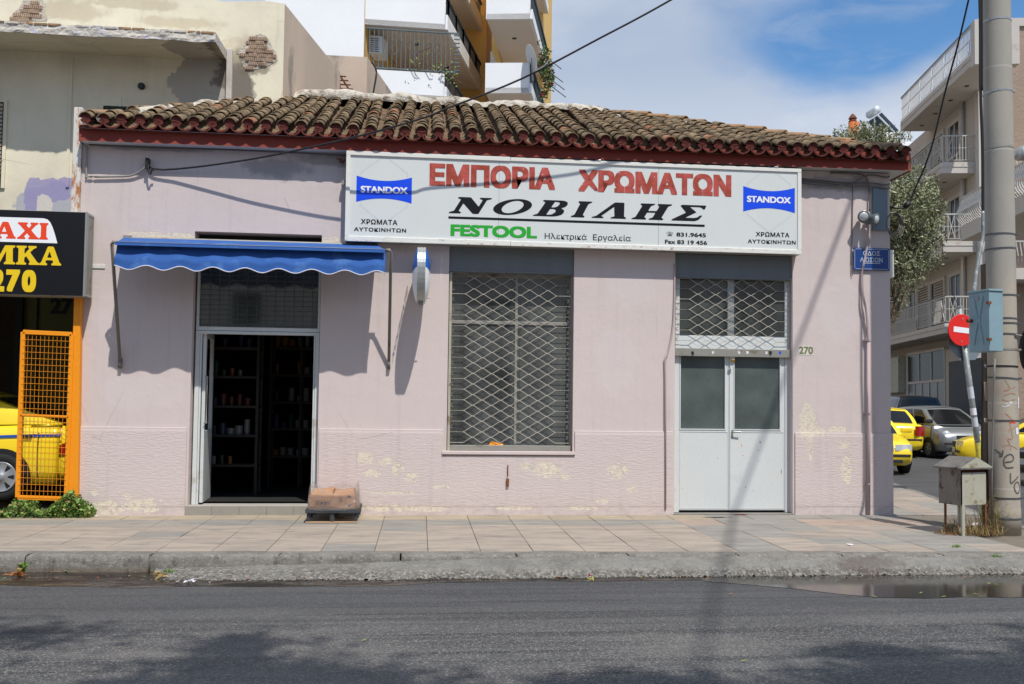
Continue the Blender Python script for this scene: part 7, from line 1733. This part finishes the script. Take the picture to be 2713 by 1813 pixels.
# strip at extreme right: upper balconies of the street front
def onfront(px, py, out):
    d = ray(px, py); q0 = R(t0 - out, WO, 0); t = (q0 - CAM).dot(e1) / d.dot(e1); return CAM + d * t
for py in (512, 740):
    a = onfront(2690, py, 1.3); o0 = (a - O).dot(e2); bl = bpy.data.objects.new('balcony', None); COL.objects.link(bl); bl.parent = rb
    b = MB(); b.prism([R(t0 - 1.3, o0, a.z), R(t0 - 1.3, o0 + 5, a.z), R(t0 - .03, o0 + 5, a.z), R(t0 - .03, o0, a.z)], (0, 0, .4)); b.build('slab', M['build_trim'], bl)
    b = MB()
    for i in range(38):
        o_ = o0 + .06 + i * .13; b.tube([R(t0 - 1.26 - .16 * math.sin(math.pi * (1 - w) ** 1.6), o_, a.z + .45 + .9 * w) for w in (0, .2, .4, .6, .8, 1)], .02, 4, False)
    b.bar(R(t0 - 1.26, o0, a.z + 1.36), R(t0 - 1.26, o0 + 5, a.z + 1.36), .05); b.build('railing', M['rail_cream'], bl)

# ================================================================== WHITE AND YELLOW APARTMENT BLOCK BEHIND
wbn = thing('apartment_block', 'white and yellow apartment block with wrap-around balconies rising behind the roof', 'building')
zS = 17.2; FR = G(1178, 78, zS); BR_ = G(1269, 241, zS); FL = G(966, 64, zS); FL.z = FR.z = BR_.z = zS
dF = (FR - FL).normalized(); dB = (BR_ - FR); LB = dB.length; dB = dB.normalized(); nF = Vector((dF.y, -dF.x, 0))
if nF.y > 0: nF = -nF
def onF(px, py, back=0.0):
    d = ray(px, py); q0 = FL - nF * back; t = (q0 - CAM).dot(nF) / d.dot(nF); return CAM + d * t
def vpoly(b, a, c_, z0, z1): b.face([(a.x, a.y, z0), (c_.x, c_.y, z0), (c_.x, c_.y, z1), (a.x, a.y, z1)])
def boxp(b, a, c_, dv, z0, z1): b.prism([(a.x, a.y, z0), (c_.x, c_.y, z0), (c_.x + dv.x, c_.y + dv.y, z0), (a.x + dv.x, a.y + dv.y, z0)], (0, 0, z1 - z0))
a = onF(700, 100); c_ = onF(966, 100, -.0); b = MB(); boxp(b, a, c_ - dF * .02, dB * 10, 0, 27); b.build('blank_wall', M['plaster_white'], wbn)
yw = FL + dB * LB; pr = onF(1289, 100, LB)
b = MB(); ya = FL + dB * LB; q1 = ray(1289, 100); tt_ = (ya - CAM).dot(nF) / q1.dot(nF); pr = CAM + q1 * tt_
boxp(b, ya, pr, dB * 8, 0, 27); b.build('yellow_wall', M['yellow_wall'], wbn)
b = MB(); boxp(b, FL, FL - dF * .02, dB * (LB - .02), 0, 27); b.build('inner_side_wall', M['yellow_wall'], wbn)
zp0 = onF(1090, 190).z
for k, z in enumerate((zS, zS - 3.05, zS + 3.05)):
    bl = bpy.data.objects.new('balcony', None); COL.objects.link(bl); bl.parent = wbn
    b = MB(); boxp(b, FL + dF * .02, FR, dB * (LB - .03), z + .004, z + .22); b.build('slab', M['soffit_beige'], bl)
    b = MB(); boxp(b, FL + dF * .012, FR + dF * .03, -nF * .15, z - .0, (z + 1.55) if k != 1 else zp0); b.build('front_parapet', M['plaster_white'], bl)
    b = MB(); boxp(b, FR + dF * .001, FR + dF * .12, dB * LB, z - .002, z + .62); b.build('side_upstand', M['plaster_white'], bl)
    b = MB(); z0_, z1_ = z + .62, z + 1.35; A_ = FR + dF * .06
    for j in range(5): b.bar((A_ + dB * (LB * (j / 5) + .3)) * 1.0 + Vector((0, 0, z0_ - z)), A_ + dB * (LB * (j / 5) + .3) + Vector((0, 0, z1_ - z)), .12, .12)
    for j in range(46): v = A_ + dB * (.1 + (LB - .2) * j / 46); b.bar(Vector((v.x, v.y, z0_ + .0)), Vector((v.x, v.y, z1_)), .025, .025)
    v1 = A_ + dB * LB; b.bar(Vector((A_.x, A_.y, z1_)), Vector((v1.x, v1.y, z1_)), .09, .09); b.bar(Vector((A_.x, A_.y, z0_ + .1)), Vector((v1.x, v1.y, z0_ + .1)), .05, .05)
    ra = b.build('side_railing', M['rail_dark'], bl)
    for (u_, v_) in ((.5, .25), (.72, .6)): b = MB(); q_ = FL + (FR - FL) * u_ + dB * LB * v_; b.lathe((q_.x, q_.y, z - .02), [(.12, 0), (.12, .02)], 12); b.build('spotlight', M['rail_dark'], bl)
# doors, air conditioner, pipe in the recess
b = MB(); q0 = FL + dB * 1.9 + dF * .005; boxp(b, q0, q0 + dF * .03, dB * 1.6, zS - 3.05, zS - .8); b.build('balcony_door', M['build_trim'], wbn)
b = MB(); q0 = FL + dB * .6 + dF * .02; boxp(b, q0, q0 + dF * .55, dB * .9, zS - 1.0, zS - .25); b.build('ac_unit', M['plaster_white'], wbn)
b = MB(); 
for j in range(7): boxp(b, q0 - dB * .01 + dF * .06, q0 - dB * .01 + dF * .42, -dB * .01, zS - .93 + j * .09, zS - .90 + j * .09)
b.build('ac_grille', M['rail_dark'], wbn)
b = MB(); q0 = onF(1278, 100, LB - .15); b.tube([(q0.x, q0.y, 5), (q0.x, q0.y, 27)], .10, 8); b.build('drain_pipe', M['yellow_wall'], wbn, smooth=True)
# grille screen on the lower balcony
gs = bpy.data.objects.new('iron_screen', None); COL.objects.link(gs); gs.parent = wbn
b = MB(); xa_, xb_ = 980, 1217
def ip(px, py): return onF(px, py, .05)
ta_, tb_ = ip(968, 76), ip(1217, 88); ba_, bb_ = ip(1000, 182), ip(1217, 191); zt_, zb2_ = (ta_.z + tb_.z) / 2, (ba_.z + bb_.z) / 2
for z in (zt_, zb2_): b.bar((ta_.x, ta_.y, z), (tb_.x, tb_.y, z), .06)
for i in range(20):
    u = i / 21 ; v = ta_ + (tb_ - ta_) * u; b.bar((v.x, v.y, zb2_ - .1), (v.x, v.y, zt_), .030)
v = ta_ + (tb_ - ta_) * .945
for i in range(10): z = lerp(zb2_, zt_, i / 10 + .05); b.bar((v.x, v.y, z), (v.x + dF.x * .8 * .25 * 4 * .3, v.y, z), .05)
for u in (.32, .52, .72):
    for s in (-1, 1):
        c_ = ta_ + (tb_ - ta_) * u; zz = lerp(zb2_, zt_, .52)
        b.tube([(c_.x + dF.x * s * w_, c_.y + dF.y * s * w_, zz + h_) for w_, h_ in ((0, -.3), (.25, .05), (.27, .25), (.15, .32), (.06, .22), (.12, .14))], .02, 4)
b.build('bars', M['rail_grey'], gs)
# right-hand stack of balconies
zR = zS
F2 = G(1289, 51, zR); F3 = G(1403, 50, zR); B3 = G(1437, 175, zR)
for v in (F2, F3, B3): v.z = zR
d3 = (F3 - F2).normalized(); dB3 = (B3 - F3); L3 = dB3.length + 1.5; dB3.normalize()
zq = (P(1345, 170, F2.y)).z; 
for k, z in enumerate((zR, zR - 3.05, zR - 6.1, zR + 3.05)):
    bl = bpy.data.objects.new('balcony', None); COL.objects.link(bl); bl.parent = wbn
    b = MB(); boxp(b, F2, F3, dB3 * L3, z + .004, z + .22); b.build('slab', M['soffit_beige'], bl)
    b = MB(); boxp(b, F2 - d3 * .02, F3 + d3 * .03, dB3 * .15, z, z + (zq - zR + 3.05)); b.build('front_parapet', M['plaster_white'], bl)
    b = MB(); boxp(b, F3 + d3 * .001, F3 + d3 * .12, dB3 * L3, z - .002, z + .40); b.build('side_upstand', M['plaster_white'], bl)
    b = MB(); A_ = F3 + d3 * .06; z0_, z1_ = z + .40, z + 1.3
    for j in range(24): v = A_ + dB3 * (L3 * j / 24); b.bar(Vector((v.x, v.y, z0_)), Vector((v.x, v.y, z1_)), .04, .04)
    v1 = A_ + dB3 * L3; b.bar(Vector((A_.x, A_.y, z1_)), Vector((v1.x, v1.y, z1_)), .10, .10); b.build('side_railing', M['rail_dark'], bl)
    for (u_, v_) in ((.5, .3), (.62, .75)): b = MB(); q_ = F2 + (F3 - F2) * u_ + dB3 * L3 * v_; b.lathe((q_.x, q_.y, z - .02), [(.10, 0), (.10, .02)], 12); b.build('spotlight', M['rail_dark'], bl)
b = MB(); q0 = F2 + dB3 * (L3 * .5); boxp(b, q0 - d3 * .3, q0 - d3 * .02, dB3 * L3 * .5, 2, 27); b.build('yellow_wall', M['yellow_wall'], wbn)
b = MB(); q0 = F2 + dB3 * (L3 * .98); boxp(b, q0 - d3 * .3, q0 + (F3 - F2) * .92, dB3 * 5, 2, 27); b.build('yellow_wall', M['yellow_wall'], wbn)
b = MB(); q0 = F2 + dB3 * 1.2; boxp(b, q0, q0 + d3 * .05, dB3 * 1.4, zR - 3.05, zR - .9); b.build('balcony_door', M['build_trim'], wbn)
sd_ = thing('satellite_dish', 'white satellite dish seen edge-on at the corner of the yellow and white block', 'dish')
c_ = P(1408, 155, F3.y - .4); A4 = Matrix.Translation(c_) @ Matrix.Rotation(math.radians(-20), 4, 'Y') @ Matrix.Rotation(math.radians(-81), 4, 'Z') @ Matrix.Scale(.60, 4)
b = MB()
b.lathe((0, 0, 0), [(.001, .18), (.4, .15), (.75, .06), (.92, 0), (.90, -.01), (.4, .12), (.001, .15)], 28, 'Y'); b.v = [tuple(A4 @ Vector(v)) for v in b.v]; b.build('dish', M['white_paint'], sd_, smooth=True)
b = MB(); b.tube([c_ + Vector((.18, 0, -.5)), c_ + Vector((.5, 0, -.3)), c_ + Vector((.75, 0, .0))], .02, 6); b.tube([c_, c_ + Vector((.1, .3, -.8))], .03, 6); b.build('arm', M['alu'], sd_)

# ================================================================== SMALLER THINGS BEHIND THE ROOF
st_ = thing('stair_tower', 'tan plastered stair tower between the cream building and the white block', 'building')
TY = 7.5; a, c_ = P(850, 150, TY), P(973, 147, TY); zt_ = (a.z + c_.z) / 2
b = MB(); w2 = c_ + E1 * 6.0; ptsT = [(a.x - 1, a.y), (c_.x, c_.y)]
b.box((a.x - 2, TY, 3), (c_.x, TY + .2, zt_)); b.face([(c_.x, c_.y, 3), (w2.x, w2.y, 3), (w2.x, w2.y, zt_), (c_.x, c_.y, zt_)]); b.face([(c_.x, c_.y, zt_), (w2.x, w2.y, zt_), (w2.x - .2, w2.y, zt_), (c_.x - .2, c_.y, zt_)]); b.face([(w2.x, w2.y, 3), (w2.x - 5, w2.y, 3), (w2.x - 5, w2.y, zt_), (w2.x, w2.y, zt_)])
b.build('tower_wall', M['tan_wall'], st_)
b = MB(); b.tube(smooth_path([P(985, 165, TY + .0), P(997, 190, TY - .0), P(990, 240, TY), P(983, 275, TY)]), .02, 5); tag(b.build('hanging_cable', M['cable']), 'black cable hanging down the corner of the tan stair tower', 'cable')
ld = thing('iron_ladder', 'rusty rebar ladder against the tan wall behind the ridge', 'ladder')
b = MB(); y_ = TY - .3; b.tube([P(897, 195, y_), P(948, 272, y_)], .02, 5); b.tube([P(895, 190, y_), P(905, 262, y_)], .02, 5)
for i in range(7): py = 202 + i * 11; b.tube([P(898 + i * .6, py, y_), P(917 + i * 6, py + 1.5, y_)], .018, 5)
b.build('rungs', M['rust'], ld)
so_ = thing('solar_heater', 'silver solar water heater with tilted panel on a far roof', 'solar heater')
Ys_ = 50; c_ = P(2315, 297, Ys_); b = MB(); b.lathe((c_.x, c_.y - .6, c_.z), [(.001, -.03), (.23, 0), (.26, .05), (.26, 1.3), (.001, 1.33)], 24, 'Y'); b.build('tank', M['solar_white'], so_, smooth=True)
b = MB(); A_, B_2 = P(2325, 305, Ys_), P(2370, 352, Ys_); b.prism([A_ + Vector((0, -.6, 0)), B_2 + Vector((0, -.6, 0)), B_2 + Vector((-.12, -.6, -.14)), A_ + Vector((-.12, -.6, -.14))], (0, 1.8, 0)); b.build('panel', M['solar_panel'], so_); b = MB()
for x_ in (2317, 2366): q_ = P(x_, 340, Ys_); b.tube([P(x_, 312 if x_ < 2330 else 345, Ys_), (q_.x, q_.y, q_.z - 1.6)], .05, 6)
b.tube([P(2325, 305, Ys_ - .7), P(2372, 353, Ys_ - .7)], .06, 6); b.build('stand', M['solar_white'], so_)
ch = thing('chimney_pipe', 'orange rusty flue pipe with dark cowl rising behind the olive branches', 'chimney')
c_ = P(2262, 345, 30); b = MB(); b.lathe((c_.x, c_.y, c_.z - 2), [(.24, 0), (.24, 2.35)], 14); b.build('flue', M['chimney_orange'], ch, smooth=True); b = MB(); b.lathe((c_.x - .05, c_.y, c_.z + .35), [(.15, 0), (.2, .05), (.14, .12), (.2, .18), (.12, .32), (.02, .42)], 12); b.build('cowl', M['rust'], ch)
fh = thing('far_house', 'small white flat-roofed houses far behind the right end of the tiled roof', 'building')
a = P(2330, 372, 44); c_ = P(2470, 372, 44); b = MB(); b.box((a.x, 44, 2), (c_.x, 52, a.z)); b.box((P(2345, 366, 42).x, 41.8, 3), (P(2372, 366, 42).x, 43.5, P(2355, 353, 42).z)); b.build('house_wall', M['plaster_white'], fh)
a = P(2405, 420, 38); b = MB(); b.box((a.x - 1.5, 36, 2), (a.x + .6, 37, P(2405, 424, 36).z)); b.build('brick_parapet', M['far_brick'], fh)
an = thing('tv_antenna', 'thin bent television antenna left of the solar heater', 'antenna'); b = MB(); 
for (x0_, y0_, x1_, y1_) in ((2284, 325, 2289, 352), (2277, 322, 2296, 333), (2280, 318, 2284, 330), (2288, 322, 2293, 338)): b.tube([P(x0_, y0_, 30), P(x1_, y1_, 30)], .03, 4)
b.build('elements', M['rail_grey'], an)

# ================================================================== TREES AND PLANTS
def foliage(name, blobs_, num, size, mts, parent, seed, flat=.5, density=1.0, soft=False):
    r_ = random.Random(seed); nr_ = np.random.default_rng(seed); tot = sum(b_[3] * b_[4] * b_[5] for b_ in blobs_); vs_ = []; fs_ = []; mi = []
    for (cx, cy, cz, rx_, ry, rz) in blobs_:
        k = int(num * rx_ * ry * rz / tot)
        for i in range(k):
            d_ = Vector((r_.gauss(0, 1), r_.gauss(0, 1), r_.gauss(0, 1))).normalized(); rr = (abs(r_.gauss(0, .62)) if soft else r_.random() ** .42)
            q_ = Vector((cx + d_.x * rx_ * rr, cy + d_.y * ry * rr, cz + d_.z * rz * rr))
            if mnoise.noise(q_ * (2.2 / max(.3, rx_) ) + Vector((seed, 0, 0))) < -.12 * density: continue
            a = Vector((r_.gauss(0, 1), r_.gauss(0, 1), r_.gauss(0, 1) - .2)).normalized(); c_ = a.cross(Vector((r_.gauss(0, 1), r_.gauss(0, 1), r_.gauss(0, 1)))).normalized(); s = size * r_.uniform(.6, 1.4)
            b0 = len(vs_); vs_ += [q_ - a * s, q_ + c_ * s * flat, q_ + a * s, q_ - c_ * s * flat]; fs_.append((b0, b0 + 1, b0 + 2, b0 + 3)); mi.append(r_.randrange(len(mts)))
    me = bpy.data.meshes.new(name); me.from_pydata([tuple(v) for v in vs_], [], fs_); me.update()
    for k in mts: me.materials.append(M[k])
    me.polygons.foreach_set('material_index', mi); o_ = bpy.data.objects.new(name, me); COL.objects.link(o_); o_.parent = parent; return o_
K('leaf_olive2', rgb(158, 160, 126), .6, var=.2, vs_=6, bump=0); K('leaf_olive3', rgb(98, 96, 60), .6, var=.2, vs_=6, bump=0); K('leaf_green2', rgb(124, 154, 70), .6, var=.2, vs_=6, bump=0); K('leaf_tree2', rgb(94, 118, 62), .6, var=.2, vs_=6, bump=0)
ol = thing('olive_tree', 'grey-green olive tree on the side pavement beyond the shop corner', 'tree')
OYt = 5.5; blobs_ = []
for (px, py, r) in ((2380, 490, .75), (2420, 500, .85), (2450, 560, .8), (2400, 560, .9), (2440, 620, .85), (2395, 640, .95), (2440, 680, .75), (2385, 720, .8), (2410, 740, .55), (2370, 790, .5), (2365, 660, 1.0), (2340, 560, 1.1), (2460, 520, .5), (2370, 830, .3), (2330, 700, .9)):
    c_ = P(px, py, OYt + (px % 3) * .3); blobs_.append((c_.x, c_.y, c_.z, r * .62, r * .62, r * .6))
foliage('crown', blobs_, 26000, .042, ('leaf_olive', 'leaf_olive2', 'leaf_olive3', 'leaf_olive'), ol, 4, .32)
b = MB(); c_ = P(2330, 700, OYt); b.tube(smooth_path([(c_.x - .3, OYt, 0), (c_.x - .2, OYt, 1.5), (c_.x, OYt, 2.6), (c_.x + .1, OYt, 4.2)]), [.17] * 6 + [.13] * 6 + [.07] * 7, 9); b.build('trunk', M['bark'], ol, smooth=True)
b = MB()
for q_ in blobs_[::2]: b.tube(smooth_path([(c_.x, OYt, 2.6), (lerp(c_.x, q_[0], .5), OYt, lerp(2.8, q_[2], .6)), q_[:3]], 4), [.06] * 4 + [.03] * 5, 5)
b.build('limb', M['bark'], ol)
o2 = thing('olive_tree', 'second olive crown showing above the right end of the tiled roof', 'tree'); blobs_ = []
for (px, py, r) in ((2250, 352, .8), (2290, 350, .9), (2330, 356, .9), (2370, 360, .6), (2210, 360, .45), (2395, 352, .4), (2300, 372, 1.0)):
    c_ = P(px, py + 10, 13); blobs_.append((c_.x, c_.y, c_.z, r * .75, r * .75, r * .42))
foliage('crown', blobs_, 5200, .05, ('leaf_olive', 'leaf_olive2', 'leaf_olive3'), o2, 14, .3)
b = MB(); c_ = P(2300, 372, 13); b.tube([(c_.x, 13, 0), (c_.x, 13, c_.z)], [.18, .06], 8); b.build('trunk', M['bark'], o2)
# flowering shrub and climber on the white block's balconies
shb = thing('balcony_shrub', 'leafy shrub with red flowers spilling over the far corner balcony', 'plant'); K('flower_red', rgb(196, 50, 60), .6, var=.1, bump=0)
blobs_ = []
for (px, py, r) in ((1448, 185, .55), (1452, 205, .55), (1444, 150, .5), (1456, 225, .4), (1440, 170, .4), (1440, 250, .4), (1434, 120, .3)):
    c_ = P(px, py, F3.y + 1); blobs_.append((c_.x, c_.y, c_.z, r * .6, r * .6, r * .85))
foliage('leaves', blobs_, 1100, .075, ('leaf_green', 'leaf_olive3', 'leaf_tree', 'leaf_green', 'leaf_olive', 'flower_red') if False else ('leaf_green', 'leaf_olive3', 'leaf_tree', 'leaf_olive'), shb, 6, .5)
tag(foliage('flowers', blobs_, 26, .09, ('flower_red',), shb, 7, .7), kind='stuff')
b = MB()
for q_ in blobs_[:4]: b.tube([(blobs_[4][0] - .3, q_[1], blobs_[4][2]), q_[:3], (q_[0] + .7, q_[1], q_[2] - .5)], .02, 4)
b.build('stem', M['bark'], shb)
clm = thing('climbing_plant', 'bare climbing plant with few yellow-green leaves on the iron balcony screen', 'plant'); b = MB(); r_ = random.Random(8); lf_ = MB()
for (s_, e_) in (((1115, 190), (1100, 130)), ((1110, 190), (1090, 165)), ((1165, 190), (1175, 165)), ((1165, 190), (1200, 215)), ((1150, 190), (1130, 170)), ((1175, 195), (1215, 205)), ((1180, 200), (1230, 228)), ((1170, 185), (1220, 168)), ((1108, 140), (1143, 125))):
    pth = smooth_path([onF(*s_, -.15), onF((s_[0] + e_[0]) / 2 + r_.uniform(-8, 8), (s_[1] + e_[1]) / 2 + r_.uniform(-6, 6), -.2), onF(*e_, -.15)], 5); b.tube(pth, .018, 4)
    for _ in range(5):
        q_ = r_.choice(pth) + Vector((r_.gauss(0, .2), r_.gauss(0, .1), r_.gauss(0, .2))); s = .055; a = Vector((r_.gauss(0, 1), r_.gauss(0, .4), r_.gauss(0, 1))).normalized() * s; c_ = Vector((-a.z, 0, a.x)) * .6; lf_.face([q_ - a, q_ + c_, q_ + a, q_ - c_])
b.build('stem', M['bark'], clm); tag(lf_.build('leaf_spray', M['leaf_green2'], clm), kind='stuff')
# weeds along the garage threshold
r_ = random.Random(31); vs_ = []
def weed(cx0, cx1, cy0, cy1, num, hfun, name, label, seed, z0=-.0):
    r_ = random.Random(seed); b = MB()
    for i in range(num):
        x = r_.uniform(cx0, cx1); y = r_.uniform(cy0, cy1); h = hfun(x) * r_.random() ** .7; z = z0 + h; s = r_.uniform(.012, .028); a = Vector((r_.gauss(0, 1), r_.gauss(0, 1), r_.gauss(0, .6))).normalized() * s; c_ = a.cross(Vector((r_.gauss(0, 1), r_.gauss(0, 1), r_.gauss(0, 1)))).normalized() * s * .7
        b.cur = r_.choices((0, 1, 2), (5, 3, 1))[0]; q_ = Vector((x, y, z)); b.face([q_ - a, q_ + c_, q_ + a, q_ - c_])
        if r_.random() < .12: b.cur = 0; b.face([(x - .002, y, z0), (x + .002, y, z0), (x + r_.gauss(0, .01), y, z)])
    return tag(b.build(name, [M['leaf_green'], M['leaf_green2'], M['dry_grass']]), label, None, kind='stuff')
weed(-6.3, -4.12, -.30, -.03, 3600, lambda x: max(.03, .11 + .20 * mnoise.noise(Vector((x * 3.1, 0, 0))) + (.06 if x > -4.62 else 0)), 'green_weeds', 'low green clover weeds along the foot of the orange gate', 1)
weed(-4.70, -4.20, -.26, -.06, 1300, lambda x: .34 - abs(x + 4.40) * .9, 'green_weeds', 'taller bushy weed clump against the corner of the pink wall', 2)
weed(-5.2, -4.9, .05, .3, 300, lambda x: .2, 'green_weeds', 'sparse weeds growing inside the garage behind the gate', 5)
weed(-3.80, -3.72, -3.42, -3.36, 60, lambda x: .08, 'green_weeds', 'tiny weed sprouting from the kerb joint at the left edge', 6, -.17)
for (px, py, nm) in ((2640, 1476, 'small grass tuft growing in the broken kerb at the right'), (2533, 1450, 'thin grass tuft in a pavement crack near the meter cabinet'), (446, 1517, 'weed sprout where the kerb meets the rough ramp')):
    c_ = G(px, py, -.06 if py > 1470 else -.03); grass('grass_tuft', nm, c_.x, c_.y, .05, .025, 60, .02, .05, ('leaf_green', 'leaf_green2'), px, .6, c_.z)
# street trees on the near side, whose shade falls on the asphalt
for ti, (spots_, lab, trx) in enumerate((([(-3.2, -8.2, 1.0, .8), (-2.3, -7.6, .5, .4), (-1.7, -7.9, 1.2, .9), (-3.9, -5.5, 1.0, .18), (-.4, -7.4, .8, .5), (1.2, -7.5, .8, .2), (-1.0, -7.2, .8, .8), (-1.25, -6.4, .4, .4), (-.3, -8.4, .9, .6), (.2, -7.7, .35, .25), (-4.2, -7.0, .8, .5), (-2.9, -6.0, .8, .3)], 'street tree on the near pavement left of the viewpoint, shading the asphalt', -2.0),
                                   ([(2.0, -7.6, 1.3, .28), (3.4, -7.5, 1.0, .4), (3.2, -6.9, .5, .2), (4.6, -7.0, .8, .35), (4.9, -6.4, .35, .2), (1.3, -8.2, .9, .5), (3.0, -8.6, 1.6, .6)], 'street tree on the near pavement right of the viewpoint, shading the asphalt', 4.5))):
    tr_ = thing('street_tree', lab, 'tree'); bl_ = []
    for (x, y, rx_, ry) in spots_:
        hgt = 12.5 + .9 * math.sin(x * 3); q_ = Vector((x, y, -.2)) + SUNV * ((hgt + .2) / SUNV.z); bl_.append((q_.x, q_.y, q_.z, rx_ * 1.0, ry * .9, .45))
    foliage('crown', bl_, 16000, .09, ('leaf_tree', 'leaf_tree2'), tr_, 40 + ti, .5, 1.0, True)
    bx_ = trx + 1.5; b = MB(); b.tube(smooth_path([(bx_, -15.6, -.1), (bx_, -15.5, 2.2), (bx_ + .1, -15.3, 5.4), (bx_, -15.0, 8.6)]), [.19] * 6 + [.15] * 6 + [.11] * 7, 10); b.build('trunk', M['bark'], tr_, smooth=True); b = MB()
    for q_ in bl_: b.tube(smooth_path([(bx_ + .05, -15.2, 6.6), (lerp(bx_, q_[0], .5), lerp(-15, q_[1], .45), 9.0), q_[:3]], 4), [.07] * 4 + [.025] * 5, 5)
    b.build('limb', M['bark'], tr_)
# overhead wire whose soft shade crosses the doors and the pavement
SU = Vector((.35, -1, 1.8)); s1 = Vector((6.07, 0, 4.46)) + SU * 4.6; s2 = Vector((2.15, -6.2, -.2)) + SU * 10.5
b = MB(); dd_ = (s2 - s1); b.tube([s1 - dd_ * .10, s1, s1 + dd_ * .5, s2, s2 + dd_ * .4], .030, 8); tag(b.build('overhead_wire', M['cable'], smooth=True), 'thick bundled overhead wire above the street, seen only by its slanting shadow', 'cable')
# building across the street, seen only mirrored in the window
ac = thing('opposite_building', 'beige apartment house across the street, mirrored in the grilled window', 'building')
b = MB(); b.box((-30, -34, -.2), (34, -30, 11)); b.build('facade_wall', M['build_beige'], ac)
for i in range(11):
    for j in range(3):
        x = -19 + i * 3.6; z = 1.6 + j * 3.1; b = MB(); b.box((x, -29.98, z), (x + 1.5, -29.9, z + 1.7)); w1_ = b.build('window', M['build_trim'], ac); b = MB(); b.box((x + .15, -29.89, z + .15), (x + 1.35, -29.86, z + 1.55)); b.build('pane', M['win_glass'], w1_)

# ================================================================== LITTER
r_ = random.Random(77)
b = MB()
for i in range(240):
    x = r_.uniform(-5, 6.6); y = yk(x) - r_.choice([.30, .36, .62, .70, .75]) + r_.gauss(0, .04); z = -.188
    if y > yk(x) - .5 and x > -2.3: z = -.10 if x > .5 else -.16
    if y > yk(x) - .5 and x > -2.3 and r_.random() < .8: continue
    s = r_.uniform(.010, .028); a = r_.random() * 6.28; u = Vector((math.cos(a), math.sin(a), r_.gauss(0, .12))) * s; w = Vector((-math.sin(a), math.cos(a), r_.gauss(0, .12))) * s * .38; q_ = Vector((x, y, z + .006)); b.cur = r_.choices((0, 1, 2), (6, 2, 1))[0]; b.face([q_ - u, q_ + w, q_ + u, q_ - w])
for (px, py) in ((2308, 1534), (2317, 1580), (2584, 1573), (2620, 1545), (2500, 1580), (2640, 1548), (1936, 1573), (965, 1695), (1970, 1750), (2440, 1570), (2560, 1500), (2570, 1476), (2595, 1480)):
    q_ = G(px, py, -.185 if py > 1505 else -.08); s = .03; a = r_.random() * 3; u = Vector((math.cos(a), math.sin(a), .1)) * s; w = Vector((-math.sin(a), math.cos(a), 0)) * s * .35; b.cur = r_.choice((1, 1, 0)); b.face([q_ - u, q_ + w, q_ + u, q_ - w])
tag(b.build('dead_leaves', [M['dead_leaf'], M['leaf_green2'], M['dry_grass']]), kind='stuff')
def scrap(px, py, z, s, mt, nm, lb, cat='litter', k=10, seed=1):
    q_ = G(px, py, z); rr = random.Random(seed); b = MB()
    for i in range(k): c_ = q_ + Vector((rr.gauss(0, s * .4), rr.gauss(0, s * .25), abs(rr.gauss(0, s * .2)))); b.face([c_, c_ + Vector((rr.gauss(0, s), rr.gauss(0, s * .5), rr.gauss(0, s * .4))), c_ + Vector((rr.gauss(0, s), rr.gauss(0, s * .5), abs(rr.gauss(0, s * .5))))])
    tag(b.build(nm, M[mt]), lb, cat)
scrap(502, 1541, -.185, .028, 'paper', 'crumpled_tissue', 'white crumpled tissue in the wet gutter near the ramp end', seed=5, k=24)
scrap(1567, 1537, -.185, .04, 'yellow_spray', 'yellow_peel', 'yellow scrap lying in the gutter below the window', k=5, seed=6)
scrap(1563, 1529, -.16, .025, 'red_plastic', 'pink_wrapper', 'small pink wrapper beside the yellow scrap in the gutter', k=4, seed=8)
scrap(425, 1528, -.175, .05, 'dry_grass', 'straw_heap', 'little heap of straw and leaves where the rough ramp begins', k=22, seed=9)
scrap(2257, 1445, -.025, .05, 'paper', 'paper_strip', 'thin white paper strip on the pavement edge left of the meter cabinet', k=3, seed=11)
scrap(40, 1526, -.185, .045, 'dead_leaf', 'leaf_heap', 'reddish heap of leaves and scraps in the gutter at far left', k=20, seed=12)
scrap(258, 1368, .0, .03, 'paper', 'paper_scrap', 'tiny white scrap at the foot of the weeds by the pink wall', k=4, seed=13)
b = MB(); c_ = G(1945, 1365, -.0); b.tube(smooth_path([c_, c_ + Vector((.04, -.02, .01)), c_ + Vector((.09, .01, .0)), c_ + Vector((.15, -.01, .008)), c_ + Vector((.2, .02, 0)), c_ + Vector((.12, .03, .01)), c_ + Vector((.05, .03, 0))]), .006, 5)
tag(b.build('wire_loop', M['rust']), 'bent rusty wire loop on the threshold under the white doors', 'wire')
K('drip_black', rgb(44, 40, 36), .9, var=.3, bump=0)
b = MB(); c_ = G(1895, 1371, .0)
for (dx, dy, rx_, ry) in ((0, 0, .13, .025), (.1, .02, .08, .018), (-.12, -.01, .06, .012), (.22, .03, .05, .01)):
    b.face([(c_.x + dx + rx_ * math.cos(a) * (1 + .25 * math.sin(a * 5)), c_.y + dy + ry * math.sin(a) * (1 + .3 * math.cos(a * 4)), zg(c_.y) + .0045 + dx * .004) for a in [2 * math.pi * i / 22 for i in range(22)]])
tag(b.build('oil_stain', M['drip_black']), kind='structure')
b = MB(); c_ = P(1345, 1262, -.03); b.tube([(c_.x, -.035, P(1345, 1232, 0).z), (c_.x, -.035, P(1345, 1262, 0).z)], .007, 5); b.box((c_.x - .018, -.05, P(1345, 1288, 0).z), (c_.x + .018, -.023, P(1345, 1268, 0).z)); tag(b.build('bell_push', M['rust']), 'rusty stub of pipe and box on the wall below the grilled window', 'fitting')
